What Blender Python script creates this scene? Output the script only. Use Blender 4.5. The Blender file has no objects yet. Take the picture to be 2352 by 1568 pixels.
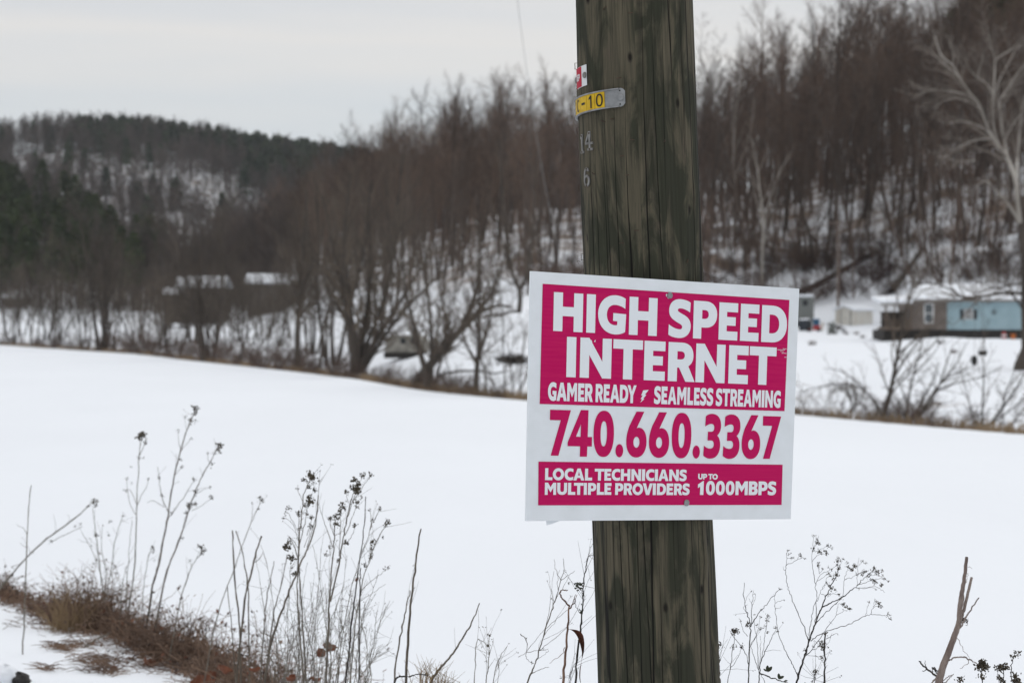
import bpy, math, random
import numpy as np
from math import radians as R_, sin, cos, pi

# ---------------------------------------------------------------- camera, light, exposure
sc = bpy.context.scene
C = sc.collection
FPX = 5273.0            # focal length in photograph units (frame 2352 x 1568)
UC, VH = 1176.0, 740.0  # column of the optical axis, row of the eye level
cam = bpy.data.cameras.new('camera')
cam.sensor_width = 22.3
cam.lens = 22.3 * FPX / 2352
cam.shift_y = -(784 - VH) / 2352
cam.clip_start = 0.1
cam.clip_end = 6000
cam.dof.use_dof = True
cam.dof.focus_distance = 4.38
cam.dof.aperture_fstop = 5.6
camo = bpy.data.objects.new('camera', cam)
C.objects.link(camo)
camo.rotation_euler = (pi / 2, 0, 0)
sc.camera = camo

SUN_EL, SUN_AZ = R_(38), R_(25)     # high behind the pole, a little to the right
wd = bpy.data.worlds.new('World')
sc.world = wd
wd.use_nodes = True
nt = wd.node_tree
nt.nodes.clear()
def N(t, tree=None, **kw):
    n = (tree or nt).nodes.new(t)
    for k, v in kw.items():
        setattr(n, k, v)
    return n
out = N('ShaderNodeOutputWorld'); bg = N('ShaderNodeBackground')
sky = N('ShaderNodeTexSky', sky_type='NISHITA', sun_disc=False, sun_elevation=SUN_EL, sun_rotation=SUN_AZ)
tc = N('ShaderNodeTexCoord'); sep = N('ShaderNodeSeparateXYZ')
nt.links.new(tc.outputs['Generated'], sep.inputs[0])
mp = N('ShaderNodeMapping'); mp.inputs['Scale'].default_value = (1.6, 1.6, 16)
nt.links.new(tc.outputs['Generated'], mp.inputs[0])
nz = N('ShaderNodeTexNoise'); nz.inputs['Scale'].default_value = 2.2; nz.inputs['Detail'].default_value = 4; nz.inputs['Roughness'].default_value = .5
nt.links.new(mp.outputs[0], nz.inputs['Vector'])
ma = N('ShaderNodeMath', operation='MULTIPLY_ADD'); ma.inputs[1].default_value = .07; ma.inputs[2].default_value = -.035
nt.links.new(nz.outputs['Fac'], ma.inputs[0])
ad = N('ShaderNodeMath', operation='ADD'); nt.links.new(sep.outputs['Z'], ad.inputs[0]); nt.links.new(ma.outputs[0], ad.inputs[1])
rp = N('ShaderNodeValToRGB')
el = rp.color_ramp.elements
stops = [(0.0, (.53, .57, .61)), (.075, (.53, .575, .615)), (.098, (.60, .615, .63)), (.118, (.665, .65, .635)), (.136, (.60, .61, .625)), (.165, (.60, .61, .625)), (.3, (.66, .67, .69)), (1.0, (1.0, 1.0, 1.0))]
el[0].position, el[0].color = stops[0][0], stops[0][1] + (1,)
el[1].position, el[1].color = stops[-1][0], stops[-1][1] + (1,)
for p, c in stops[1:-1]:
    e = el.new(p); e.color = c + (1,)
nt.links.new(ad.outputs[0], rp.inputs[0])
sc9 = N('ShaderNodeVectorMath', operation='SCALE'); sc9.inputs['Scale'].default_value = 11.0
nt.links.new(rp.outputs[0], sc9.inputs[0])
mx = N('ShaderNodeMix', data_type='RGBA'); mx.inputs['Factor'].default_value = .94
nt.links.new(sky.outputs[0], mx.inputs['A']); nt.links.new(sc9.outputs[0], mx.inputs['B'])
nt.links.new(mx.outputs['Result'], bg.inputs[0])
bg.inputs[1].default_value = .1
nt.links.new(bg.outputs[0], out.inputs[0])

sl = bpy.data.lights.new('sun', 'SUN'); sl.energy = .55; sl.angle = R_(25); sl.color = (1, .97, .93)
so = bpy.data.objects.new('sun', sl); C.objects.link(so)
so.rotation_euler = (pi / 2 - SUN_EL, 0, pi - SUN_AZ)   # light comes from +Y turned towards +X

sc.view_settings.view_transform = 'Standard'
sc.view_settings.look = 'None'
sc.view_settings.exposure = 0.12
sc.view_settings.gamma = 1
sc.render.engine = 'CYCLES'
sc.cycles.max_bounces = 6
sc.cycles.diffuse_bounces = 3
sc.cycles.use_denoising = True

# ---------------------------------------------------------------- helpers
rnd = random.Random(7)
rng = np.random.default_rng(11)

def at(u, v, d):
    """point d metres ahead that the photograph shows in column u, row v"""
    return np.array([(u - UC) / FPX * d, d, (VH - v) / FPX * d])

def tag(o, label=None, cat=None, group=None, kind=None):
    if label: o['label'] = label
    if cat: o['category'] = cat
    if group: o['group'] = group
    if kind: o['kind'] = kind
    return o

def empty(name, loc=(0, 0, 0), rz=0.0):
    o = bpy.data.objects.new(name, None)
    o.empty_display_size = .1
    o.location = loc; o.rotation_euler = (0, 0, rz)
    C.objects.link(o)
    return o

def mesh_obj(name, V, Fq, mats, parent=None, origin=(0, 0, 0), smooth=False, midx=None, attr=None, uv=None):
    """V (n,3) array, Fq list of faces or an (m,k) array"""
    V = np.asarray(V, dtype=np.float64).reshape(-1, 3) - np.asarray(origin)
    me = bpy.data.meshes.new(name)
    if isinstance(Fq, np.ndarray):
        m, k = Fq.shape
        me.vertices.add(len(V)); me.vertices.foreach_set('co', V.astype(np.float32).ravel())
        me.loops.add(m * k); me.loops.foreach_set('vertex_index', Fq.astype(np.int32).ravel())
        me.polygons.add(m)
        me.polygons.foreach_set('loop_start', np.arange(0, m * k, k, dtype=np.int32))
        try:
            me.polygons.foreach_set('loop_total', np.full(m, k, dtype=np.int32))
        except Exception:
            pass
    else:
        me.from_pydata(V.tolist(), [], [list(f) for f in Fq])
    if not isinstance(mats, (list, tuple)): mats = [mats]
    for m_ in mats: me.materials.append(m_)
    if midx is not None: me.polygons.foreach_set('material_index', np.asarray(midx, dtype=np.int32))
    if smooth: me.polygons.foreach_set('use_smooth', np.ones(len(me.polygons), dtype=bool))
    if attr is not None:
        a = me.attributes.new('tone', 'FLOAT', 'POINT'); a.data.foreach_set('value', np.asarray(attr, dtype=np.float32))
    if uv is not None:
        l = me.uv_layers.new(name='UVMap'); l.data.foreach_set('uv', np.asarray(uv, dtype=np.float32).ravel())
    me.update(calc_edges=True); me.validate()
    o = bpy.data.objects.new(name, me)
    C.objects.link(o)
    if parent is not None: o.parent = parent
    return o

class Tubes:
    """collects tapering tubes and leaf quads; arrays() gives one mesh"""
    def __init__(s): s.g = {}; s.q = []
    def add(s, pts, rad, k=4):
        pts = np.asarray(pts, float); n = len(pts)
        s.g.setdefault((n, k), []).append((pts, np.asarray(rad, float)))
    def quad(s, a, b, c, d): s.q.append((a, b, c, d))
    def arrays(s):
        VV, FF, off = [], [], 0
        for (n, k), L in s.g.items():
            P = np.array([p for p, _ in L]); Rr = np.array([r for _, r in L]); m = len(L)
            t = np.empty_like(P); t[:, 1:-1] = P[:, 2:] - P[:, :-2]; t[:, 0] = P[:, 1] - P[:, 0]; t[:, -1] = P[:, -1] - P[:, -2]
            t /= np.linalg.norm(t, axis=2, keepdims=True) + 1e-12
            mean = P[:, -1] - P[:, 0]; mean /= np.linalg.norm(mean, axis=1, keepdims=True) + 1e-12
            ref = np.where(np.abs(mean[:, 2:3]) > .8, np.array([[1., .15, 0]]), np.array([[0., .1, 1.]]))
            a = np.cross(t, ref[:, None, :]); a /= np.linalg.norm(a, axis=2, keepdims=True) + 1e-12
            b = np.cross(t, a)
            ph = np.arange(k) * 2 * pi / k
            ring = P[:, :, None, :] + Rr[:, :, None, None] * (np.cos(ph)[None, None, :, None] * a[:, :, None, :] + np.sin(ph)[None, None, :, None] * b[:, :, None, :])
            VV.append(ring.reshape(-1, 3))
            base = (np.arange(m) * n * k)[:, None, None] + (np.arange(n - 1) * k)[None, :, None]
            i = np.arange(k); j = (i + 1) % k
            f = np.stack([base + i, base + j, base + k + j, base + k + i], axis=-1).reshape(-1, 4) + off
            FF.append(f); off += m * n * k
        if s.q:
            Q = np.array(s.q, float).reshape(-1, 3); VV.append(Q)
            FF.append(np.arange(len(Q)).reshape(-1, 4) + off); off += len(Q)
        return (np.concatenate(VV), np.concatenate(FF)) if VV else (np.zeros((0, 3)), np.zeros((0, 4), int))
    def build(s, name, mat, parent=None, origin=(0, 0, 0), smooth=True):
        V, Fq = s.arrays()
        return mesh_obj(name, V, Fq, mat, parent, origin, smooth)

def box_arrays(boxes):
    V, Fq = [], []
    for (x0, x1, y0, y1, z0, z1) in boxes:
        o = len(V)
        V += [(x0, y0, z0), (x1, y0, z0), (x1, y1, z0), (x0, y1, z0), (x0, y0, z1), (x1, y0, z1), (x1, y1, z1), (x0, y1, z1)]
        Fq += [[o + i for i in f] for f in ((0, 3, 2, 1), (4, 5, 6, 7), (0, 1, 5, 4), (1, 2, 6, 5), (2, 3, 7, 6), (3, 0, 4, 7))]
    return V, Fq

def boxes(name, bs, mat, parent=None, bevel=0.0):
    V, Fq = box_arrays(bs)
    o = mesh_obj(name, V, Fq, mat, parent)
    if bevel:
        b = o.modifiers.new('b', 'BEVEL'); b.width = bevel; b.segments = 2; b.limit_method = 'ANGLE'
    return o

def prism(name, outline, y0, y1, mat, parent=None):
    """outline in the local xz plane pushed from y0 to y1"""
    n = len(outline)
    V = [(x, y0, z) for x, z in outline] + [(x, y1, z) for x, z in outline]
    Fq = [list(range(n)), list(range(2 * n - 1, n - 1, -1))] + [[i, i + n, (i + 1) % n + n, (i + 1) % n] for i in range(n)]
    return mesh_obj(name, V, Fq, mat, parent)

# ---------------------------------------------------------------- materials
def mat(name, col, rough=.8, col2=None, scale=6.0, stretch=(1, 1, 1), bump=0.0, coord='Object', ramp=(.35, .65), rand=0.0, attr=False, metal=0.0, spec=.3, bscale=None, sheen=False):
    m = bpy.data.materials.new(name); m.use_nodes = True
    t = m.node_tree; b = t.nodes['Principled BSDF']
    b.inputs['Roughness'].default_value = rough; b.inputs['Metallic'].default_value = metal
    b.inputs['Specular IOR Level'].default_value = spec
    b.inputs['Base Color'].default_value = tuple(col) + (1,)
    L = t.links.new
    c = N('ShaderNodeTexCoord', t); mpn = N('ShaderNodeMapping', t); mpn.inputs['Scale'].default_value = stretch
    L(c.outputs[coord], mpn.inputs[0])
    src = None
    if col2 is not None:
        nz = N('ShaderNodeTexNoise', t); nz.inputs['Scale'].default_value = scale; nz.inputs['Detail'].default_value = 5
        L(mpn.outputs[0], nz.inputs['Vector'])
        mr = N('ShaderNodeMapRange', t); mr.inputs[1].default_value, mr.inputs[2].default_value = ramp
        L(nz.outputs['Fac'], mr.inputs[0])
        mxn = N('ShaderNodeMix', t, data_type='RGBA'); mxn.inputs['A'].default_value = tuple(col) + (1,); mxn.inputs['B'].default_value = tuple(col2) + (1,)
        L(mr.outputs[0], mxn.inputs['Factor']); src = mxn.outputs['Result']
    if rand or attr:
        hs = N('ShaderNodeHueSaturation', t)
        if src: L(src, hs.inputs['Color'])
        else: hs.inputs['Color'].default_value = tuple(col) + (1,)
        if attr:
            an = N('ShaderNodeAttribute', t, attribute_name='tone'); val = an.outputs['Fac']
        else:
            oi = N('ShaderNodeObjectInfo', t); val = oi.outputs['Random']
        m1 = N('ShaderNodeMapRange', t); m1.inputs[3].default_value, m1.inputs[4].default_value = 1 - rand, 1 + rand
        L(val, m1.inputs[0]); L(m1.outputs[0], hs.inputs['Value'])
        src = hs.outputs[0]
    if src: L(src, b.inputs['Base Color'])
    if bump:
        n2 = N('ShaderNodeTexNoise', t); n2.inputs['Scale'].default_value = bscale or scale * 2; n2.inputs['Detail'].default_value = 6
        L(mpn.outputs[0], n2.inputs['Vector'])
        bn = N('ShaderNodeBump', t); bn.inputs['Strength'].default_value = bump; bn.inputs['Distance'].default_value = .05
        L(n2.outputs['Fac'], bn.inputs['Height']); L(bn.outputs[0], b.inputs['Normal'])
    return m

M = {}
M['bark'] = mat('forest bark', (.105, .082, .068), .95, (.055, .044, .038), .9, (1, 1, .3), rand=.35)
M['twig'] = mat('forest twigs', (.140, .092, .066), .95, (.080, .054, .042), .25, rand=.55)
M['bark_lod'] = mat('far bark', (.130, .088, .066), .95, (.076, .054, .044), .12, rand=.6, attr=True)
M['ridge_lod'] = mat('ridge bark', (.092, .072, .063), .95, (.062, .050, .046), .12, rand=.4, attr=True)
M['creek_bark'] = mat('creek bark', (.085, .070, .058), .95, (.050, .042, .036), 1.4, (1, 1, .3), rand=.2)
M['creek_twig'] = mat('creek twigs', (.125, .100, .078), .95, (.080, .064, .050), .4, rand=.25)
M['pale_bark'] = mat('pale bark', (.42, .39, .35), .9, (.22, .20, .175), .55, (1, 1, .5), ramp=(.4, .62))
M['pale_twig'] = mat('pale twigs', (.22, .19, .165), .9, (.13, .11, .095), .5)
M['needle'] = mat('pine needles', (.028, .044, .018), .9, (.048, .058, .022), .35, rand=.3)
M['needle_lod'] = mat('far pine needles', (.030, .046, .026), .9, (.048, .058, .030), .1, rand=.35, attr=True)
M['brush'] = mat('brush twigs', (.115, .078, .062), .95, (.07, .05, .042), .5, rand=.3)
M['red_brush'] = mat('reddish brush', (.085, .050, .043), .95, (.05, .032, .030), .5, rand=.2)
M['rust_leaf'] = mat('rusty beech leaves', (.16, .075, .04), .9, (.09, .05, .032), 1.5)
M['dry_grass'] = mat('dry grass', (.33, .24, .14), .9, (.18, .125, .075), 3.0, ramp=(.3, .7))
M['bank_grass'] = mat('creek bank grass', (.27, .195, .12), .95, (.14, .10, .068), .3, ramp=(.35, .65))
M['weed'] = mat('dry weed stem', (.145, .122, .094), .9, (.08, .066, .053), 30)
M['weed_pale'] = mat('pale dry stem', (.20, .185, .155), .9, (.12, .108, .09), 30)
M['weed_dark'] = mat('dark dry stem', (.05, .042, .036), .9, (.028, .024, .022), 30)
M['weed_brown'] = mat('brown dry blade', (.27, .165, .115), .8, (.11, .06, .042), 22)
M['red_blade'] = mat('reddish dry leaf', (.17, .06, .035), .8, (.06, .022, .016), 26)
M['stalk'] = mat('thick tan stalk', (.27, .22, .19), .85, (.12, .086, .075), 40, (1, 1, .15))
M['seed'] = mat('seed head', (.095, .078, .052), .95, (.042, .034, .024), 60)
M['thicket'] = mat('low brush tangle', (.25, .165, .115), .95, (.115, .078, .060), 5)
M['dead_leaf'] = mat('dead leaf', (.20, .075, .042), .85, (.10, .04, .025), 18)
M['green_leaf'] = mat('dark green leaf', (.042, .05, .028), .7)
M['rock'] = mat('dark rock', (.022, .021, .021), .95, (.04, .038, .037), 30)
M['steel'] = mat('galvanised steel', (.30, .305, .31), .5, (.22, .225, .23), 60, metal=.85)
M['dull_steel'] = mat('weathered steel', (.25, .245, .235), .6, (.16, .155, .145), 80, metal=.5)
M['rust'] = mat('rusty steel', (.085, .052, .036), .8, (.04, .026, .02), 120)
M['white_print'] = mat('white coroplast', (.72, .75, .78), .45, spec=.4)
M['tag_white'] = mat('white enamel', (.62, .63, .64), .5)
M['tag_red'] = mat('red enamel', (.40, .012, .035), .5, spec=.15)
M['tag_yellow'] = mat('yellow plastic', (.62, .40, .008), .5, (.50, .31, .008), 60)
M['tag_black'] = mat('black print', (.012, .012, .012), .5)

def sign_mat(name, col, mag):
    """printed corrugated plastic: faint horizontal flutes, scuffs that let the white show"""
    m = mat(name, col, .5, spec=.12 if mag else .3)
    t = m.node_tree; b = t.nodes['Principled BSDF']; L = t.links.new
    uvn = N('ShaderNodeUVMap', t)
    w = N('ShaderNodeTexWave', t, bands_direction='Y', wave_profile='SIN'); w.inputs['Scale'].default_value = 36
    L(uvn.outputs[0], w.inputs['Vector'])
    bn = N('ShaderNodeBump', t); bn.inputs['Strength'].default_value = .05; bn.inputs['Distance'].default_value = .002
    L(w.outputs['Fac'], bn.inputs['Height']); L(bn.outputs[0], b.inputs['Normal'])
    mpn = N('ShaderNodeMapping', t); mpn.inputs['Scale'].default_value = (1.2, 9, 1) if mag else (3, 3, 1)
    L(uvn.outputs[0], mpn.inputs[0])
    n1 = N('ShaderNodeTexNoise', t); n1.inputs['Scale'].default_value = 5; n1.inputs['Detail'].default_value = 6
    L(mpn.outputs[0], n1.inputs['Vector'])
    mr = N('ShaderNodeMapRange', t); mr.inputs[1].default_value, mr.inputs[2].default_value = .35, .75
    mr.inputs[3].default_value, mr.inputs[4].default_value = 0, 1
    L(n1.outputs['Fac'], mr.inputs[0])
    mxn = N('ShaderNodeMix', t, data_type='RGBA')
    mxn.inputs['A'].default_value = tuple(col) + (1,)
    mxn.inputs['B'].default_value = ((min(1, col[0] * 1.12), col[1] + .008, col[2] * 1.12, 1) if mag else (col[0] * .93, col[1] * .93, col[2] * .92, 1))
    L(mr.outputs[0], mxn.inputs['Factor'])
    L(mxn.outputs['Result'], b.inputs['Base Color'])
    return m
M['magenta'] = sign_mat('magenta print', (.45, .0004, .088), True)
M['board'] = sign_mat('white corrugated plastic', (.72, .75, .78), False)

# snow: almost white, faint drifts, leaf litter showing through where the woods stand
def snow_mat(name, litter):
    m = bpy.data.materials.new(name); m.use_nodes = True
    t = m.node_tree; b = t.nodes['Principled BSDF']; L = t.links.new
    b.inputs['Roughness'].default_value = .75; b.inputs['Specular IOR Level'].default_value = .2
    g = N('ShaderNodeNewGeometry', t)
    n1 = N('ShaderNodeTexNoise', t); n1.inputs['Scale'].default_value = .9; n1.inputs['Detail'].default_value = 6
    n1.inputs['Roughness'].default_value = .55
    mp1 = N('ShaderNodeMapping', t); mp1.inputs['Scale'].default_value = (1, .35, 1)
    L(g.outputs['Position'], mp1.inputs[0]); L(mp1.outputs[0], n1.inputs['Vector'])
    n2 = N('ShaderNodeTexNoise', t); n2.inputs['Scale'].default_value = 14; n2.inputs['Detail'].default_value = 5
    L(g.outputs['Position'], n2.inputs['Vector'])
    b1 = N('ShaderNodeBump', t); b1.inputs['Strength'].default_value = .35; b1.inputs['Distance'].default_value = .12
    L(n1.outputs['Fac'], b1.inputs['Height'])
    b2 = N('ShaderNodeBump', t); b2.inputs['Strength'].default_value = .25; b2.inputs['Distance'].default_value = .012
    L(n2.outputs['Fac'], b2.inputs['Height']); L(b1.outputs[0], b2.inputs['Normal']); L(b2.outputs[0], b.inputs['Normal'])
    mxn = N('ShaderNodeMix', t, data_type='RGBA')
    mxn.inputs['A'].default_value = (.775, .805, .85, 1); mxn.inputs['B'].default_value = (.17, .12, .085, 1)
    if litter:
        a = N('ShaderNodeAttribute', t, attribute_name='tone')
        n3 = N('ShaderNodeTexNoise', t); n3.inputs['Scale'].default_value = .22; n3.inputs['Detail'].default_value = 8; n3.inputs['Roughness'].default_value = .7
        L(g.outputs['Position'], n3.inputs['Vector'])
        mu = N('ShaderNodeMath', t, operation='MULTIPLY_ADD'); mu.inputs[1].default_value = 1.0; 
        L(a.outputs['Fac'], mu.inputs[0]); 
        s2 = N('ShaderNodeMath', t, operation='SUBTRACT'); L(n3.outputs['Fac'], s2.inputs[0]); s2.inputs[1].default_value = 1.0
        L(s2.outputs[0], mu.inputs[2])
        mr = N('ShaderNodeMapRange', t); mr.inputs[1].default_value, mr.inputs[2].default_value = -.06, .10
        L(mu.outputs[0], mr.inputs[0]); L(mr.outputs[0], mxn.inputs['Factor'])
    else:
        mxn.inputs['Factor'].default_value = 0
    n4 = N('ShaderNodeTexNoise', t); n4.inputs['Scale'].default_value = .16; n4.inputs['Detail'].default_value = 7
    mp4 = N('ShaderNodeMapping', t); mp4.inputs['Scale'].default_value = (1, .45, 1); mp4.inputs['Rotation'].default_value = (0, 0, .5)
    L(g.outputs['Position'], mp4.inputs[0]); L(mp4.outputs[0], n4.inputs['Vector'])
    m4 = N('ShaderNodeMapRange', t); m4.inputs[1].default_value, m4.inputs[2].default_value, m4.inputs[3].default_value, m4.inputs[4].default_value = .35, .65, .985, 1.01
    L(n4.outputs['Fac'], m4.inputs[0])
    v4 = N('ShaderNodeVectorMath', t, operation='SCALE'); L(mxn.outputs['Result'], v4.inputs[0]); L(m4.outputs[0], v4.inputs['Scale'])
    L(v4.outputs[0], b.inputs['Base Color'])
    return m
M['ground'] = snow_mat('snow ground', True)
M['snow'] = snow_mat('roof snow', False)

# ---------------------------------------------------------------- terrain
UX = lambda pts: (np.array([p[0] for p in pts], float), np.array([p[1] for p in pts], float))
def cur(pts):
    X, Y = UX(pts)
    return lambda u: np.interp(u, X, Y)
creek_v = cur([(-1600, 768), (-800, 772), (0, 790), (300, 808), (600, 840), (830, 865), (1000, 893), (1200, 912), (1840, 945), (2030, 962), (2352, 988), (3200, 1040), (6000, 1200)])
f_dc = lambda u: 3 * FPX / (creek_v(u) - VH)
f_df = cur([(-1600, 700), (-800, 560), (0, 420), (300, 400), (600, 310), (830, 220), (1000, 190), (1200, 172), (1500, 175), (1780, 205), (2050, 205), (2150, 186), (2352, 184), (3200, 175), (6000, 160)])
f_vf = cur([(-1600, 715), (0, 714), (600, 716), (830, 716), (1000, 712), (1200, 700), (1500, 715), (1750, 742), (1840, 746), (2050, 748), (2352, 756), (6000, 760)])
f_dk = cur([(-1600, 820), (-800, 700), (0, 565), (300, 560), (420, 520), (600, 380), (800, 335), (1150, 330), (1700, 305), (2352, 300), (3200, 290), (6000, 280)])
f_vk = cur([(-1600, 470), (-400, 470), (0, 490), (150, 540), (300, 660), (420, 705), (560, 690), (640, 655), (700, 625), (800, 565), (1000, 530), (1150, 480), (1300, 470), (1620, 475), (1720, 425), (1850, 410), (2000, 335), (2352, 270), (3200, 200), (6000, 200)])
f_vr = cur([(-1600, 380), (-400, 365), (0, 350), (100, 335), (300, 335), (450, 352), (600, 380), (750, 398), (950, 430), (1300, 470), (2352, 470), (6000, 470)])
f_edge = cur([(-6000, 12), (-600, 11.5), (0, 10.6), (180, 9.6), (330, 8.7), (520, 8.0), (900, 6.8), (1500, 5.6), (2400, 5.0), (6000, 4.5)])
f_plat = cur([(-3000, -1.22), (0, -1.25), (520, -1.28), (900, -1.40), (1500, -1.58), (2400, -1.62), (6000, -1.65)])

def ssm(t): t = np.clip(t, 0, 1); return t * t * (3 - 2 * t)
def bumps(x, y):
    return (np.sin(x * .31 + y * .11) + np.sin(y * .23 - x * .07 + 1.3) + .7 * np.sin(x * .71 + 2.1) * np.sin(y * .53 + .4) + .5 * np.sin(x * 1.3 + y * .9)) / 3.2

def column(u, D):
    """heights along one line of sight"""
    dc = float(f_dc(u)); df = max(float(f_df(u)), dc + 45); dk = max(float(f_dk(u)), df + 70)
    zf = (VH - float(f_vf(u))) / FPX * df; zk = max((VH - float(f_vk(u))) / FPX * dk, zf + .5)
    dr = max(960., dk + 200); zr = (VH - float(f_vr(u))) / FPX * dr
    dm = df + (dk - df) * .45
    steep = .62 if u > 1600 else .5
    pts = [(0, -3), (dc, -3), (dc + 3, -3.7), (dc + 7, -3.5), (dc + 13, -2.9), (df - 8, zf - .25), (df, zf), (dm, zf + (zk - zf) * steep), (dk, zk), (dk + 60, zk - 2), (dk + 120, max(zk - 8, zf)), (dr - 260, max(zr * .28, zf + 1)), (dr, zr), (dr + 120, zr - 4), (dr + 700, zr - 60)]
    pts.sort()
    z = np.interp(D, [p[0] for p in pts], [p[1] for p in pts])
    e = float(f_edge(u)); p = float(f_plat(u))
    return np.where(D < e + 9, p + (-3 - p) * ssm((D - e) / 8.0), z)

Us = np.concatenate([np.linspace(-6500, -900, 40, endpoint=False), np.linspace(-900, 3250, 260), np.linspace(3290, 8800, 40)])
Ds = 1.6 * (2400 / 1.6) ** np.linspace(0, 1, 380)
ZT = np.array([column(u, Ds) for u in Us])          # (u, d)
for _ in range(3):
    ZT[:, 1:-1] = ZT[:, 1:-1] * .5 + (ZT[:, 2:] + ZT[:, :-2]) * .25
    ZT[1:-1] = ZT[1:-1] * .5 + (ZT[2:] + ZT[:-2]) * .25
XX = (Us[:, None] - UC) / FPX * Ds[None, :]
YY = np.repeat(Ds[None, :], len(Us), 0)
DCu = f_dc(Us)[:, None]
hill = ssm((YY - f_df(Us)[:, None] + 10) / 40)
near = ssm((14 - YY) / 4)
ZT += hill * .55 * bumps(XX, YY) + (1 - hill) * np.clip((YY - DCu) / 10, 0, 1) * .16 * bumps(XX * 1.5, YY * 1.5)
ZT += near * (.018 * bumps(XX * 9, YY * 6) + .012 * bumps(XX * 23, YY * 17)) + (1 - near) * (1 - np.clip((YY - DCu) / 10, 0, 1)) * .03 * bumps(XX * .7, YY * .35)
lnD = np.log(Ds)
def ground(x, y):
    """terrain height under (x, y)"""
    u = UC + FPX * x / y
    i = int(np.clip(np.searchsorted(Us, u) - 1, 0, len(Us) - 2)); fu = np.clip((u - Us[i]) / (Us[i + 1] - Us[i]), 0, 1)
    j = int(np.clip(np.searchsorted(Ds, y) - 1, 0, len(Ds) - 2)); fd = np.clip((y - Ds[j]) / (Ds[j + 1] - Ds[j]), 0, 1)
    return float((ZT[i, j] * (1 - fd) + ZT[i, j + 1] * fd) * (1 - fu) + (ZT[i + 1, j] * (1 - fd) + ZT[i + 1, j + 1] * fd) * fu)
def on_ground(u, d):
    x = (u - UC) / FPX * d
    return np.array([x, d, ground(x, d)])

nu, nd = XX.shape
# litter mask: strong in the far woods, light near the foot of the hills
lit = hill * .495 + .02
patch = np.exp(-(((Us[:, None] - (60 + (YY - 700) * 0)) / 900) ** 2)) * 0
lit = np.where(YY > 640, .50, lit)
lit = np.where(YY < DCu + 1, 0.0, lit)
lit = np.where((YY > DCu - 1) & (YY < DCu + 14), .42, lit)
idx = np.arange(nu * nd).reshape(nu, nd)
Fq = np.stack([idx[:-1, :-1], idx[1:, :-1], idx[1:, 1:], idx[:-1, 1:]], -1).reshape(-1, 4)
gr = mesh_obj('ground', np.stack([XX, YY, ZT], -1).reshape(-1, 3), Fq, M['ground'], smooth=True, attr=lit.ravel())
tag(gr, 'snow covered ground running from the roadside over the flat field up the wooded hills', 'ground', kind='structure')
# the roadside behind the photographer
V, Fb = [], []
for y in (-400, -60, -8, -2, 1.62):
    for x in (-420, -60, -10, 0, 10, 60, 420):
        V.append((x, y, -1.64 if y > 0 else -1.6))
for a in range(4):
    for b in range(6):
        k = a * 7 + b; Fb.append([k, k + 1, k + 8, k + 7])
tag(mesh_obj('roadside', V, Fb, M['snow']), 'snowy road shoulder the picture was taken from', 'roadside', kind='structure')

# ---------------------------------------------------------------- the sign on the pole
QW = np.array([(.03455713, 4.21390429, .09386386), (.57077978, 4.56124707, .06684437), (.55289448, 4.55314451, -.38980633), (.02571157, 4.19224244, -.36260949)])  # TL TR BR BL
def sp(s, t, off=0.0):
    """point on the slightly twisted board; s right, t down, off metres towards the viewer"""
    p = QW[0] * (1 - s) * (1 - t) + QW[1] * s * (1 - t) + QW[2] * s * t + QW[3] * (1 - s) * t
    return p + SN * off
_n = np.cross(QW[2] - QW[0], QW[1] - QW[3]); _n /= np.linalg.norm(_n)
SN = _n if _n[1] < 0 else -_n

def homog(src, dst):
    A = []
    for (x, y), (u, v) in zip(src, dst):
        A.append([x, y, 1, 0, 0, 0, -u * x, -u * y, -u]); A.append([0, 0, 0, x, y, 1, -v * x, -v * y, -v])
    return np.linalg.svd(np.array(A, float))[2][-1].reshape(3, 3)
HS = homog([(1990.6, 1016.4), (2997.3, 1082.0), (2965.4, 1945.2), (1972.8, 1952.8)], [(0, 0), (1, 0), (1, 1), (0, 1)])
def uvs(x, y):
    q = HS @ np.array([x, y, 1.0]); return q[0] / q[2], q[1] / q[2]

def bez(p0, p1, p2, p3, n=9):
    t = np.linspace(0, 1, n + 1)[1:, None]
    return ((1 - t) ** 3 * p0 + 3 * (1 - t) ** 2 * t * p1 + 3 * (1 - t) * t * t * p2 + t ** 3 * p3).tolist()
def path(s):
    """'M x y L x y C x y x y x y' in the unit box -> polygon"""
    tk = s.split(); P = []; i = 0; cmd = 'M'
    while i < len(tk):
        if tk[i] in 'MLC': cmd = tk[i]; i += 1
        if cmd in 'ML':
            P.append([float(tk[i]), float(tk[i + 1])]); i += 2
        else:
            c = np.array([float(k) for k in tk[i:i + 6]]).reshape(3, 2); i += 6
            P += bez(np.array(P[-1]), c[0], c[1], c[2])
    return P
def ell(cx, cy, rx, ry, n=40, e=1.0):
    out = []
    for k in range(n):
        a = 2 * pi * k / n; c, s = cos(a), sin(a)
        out.append([cx + rx * math.copysign(abs(c) ** e, c), cy + ry * math.copysign(abs(s) ** e, s)])
    return out
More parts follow.
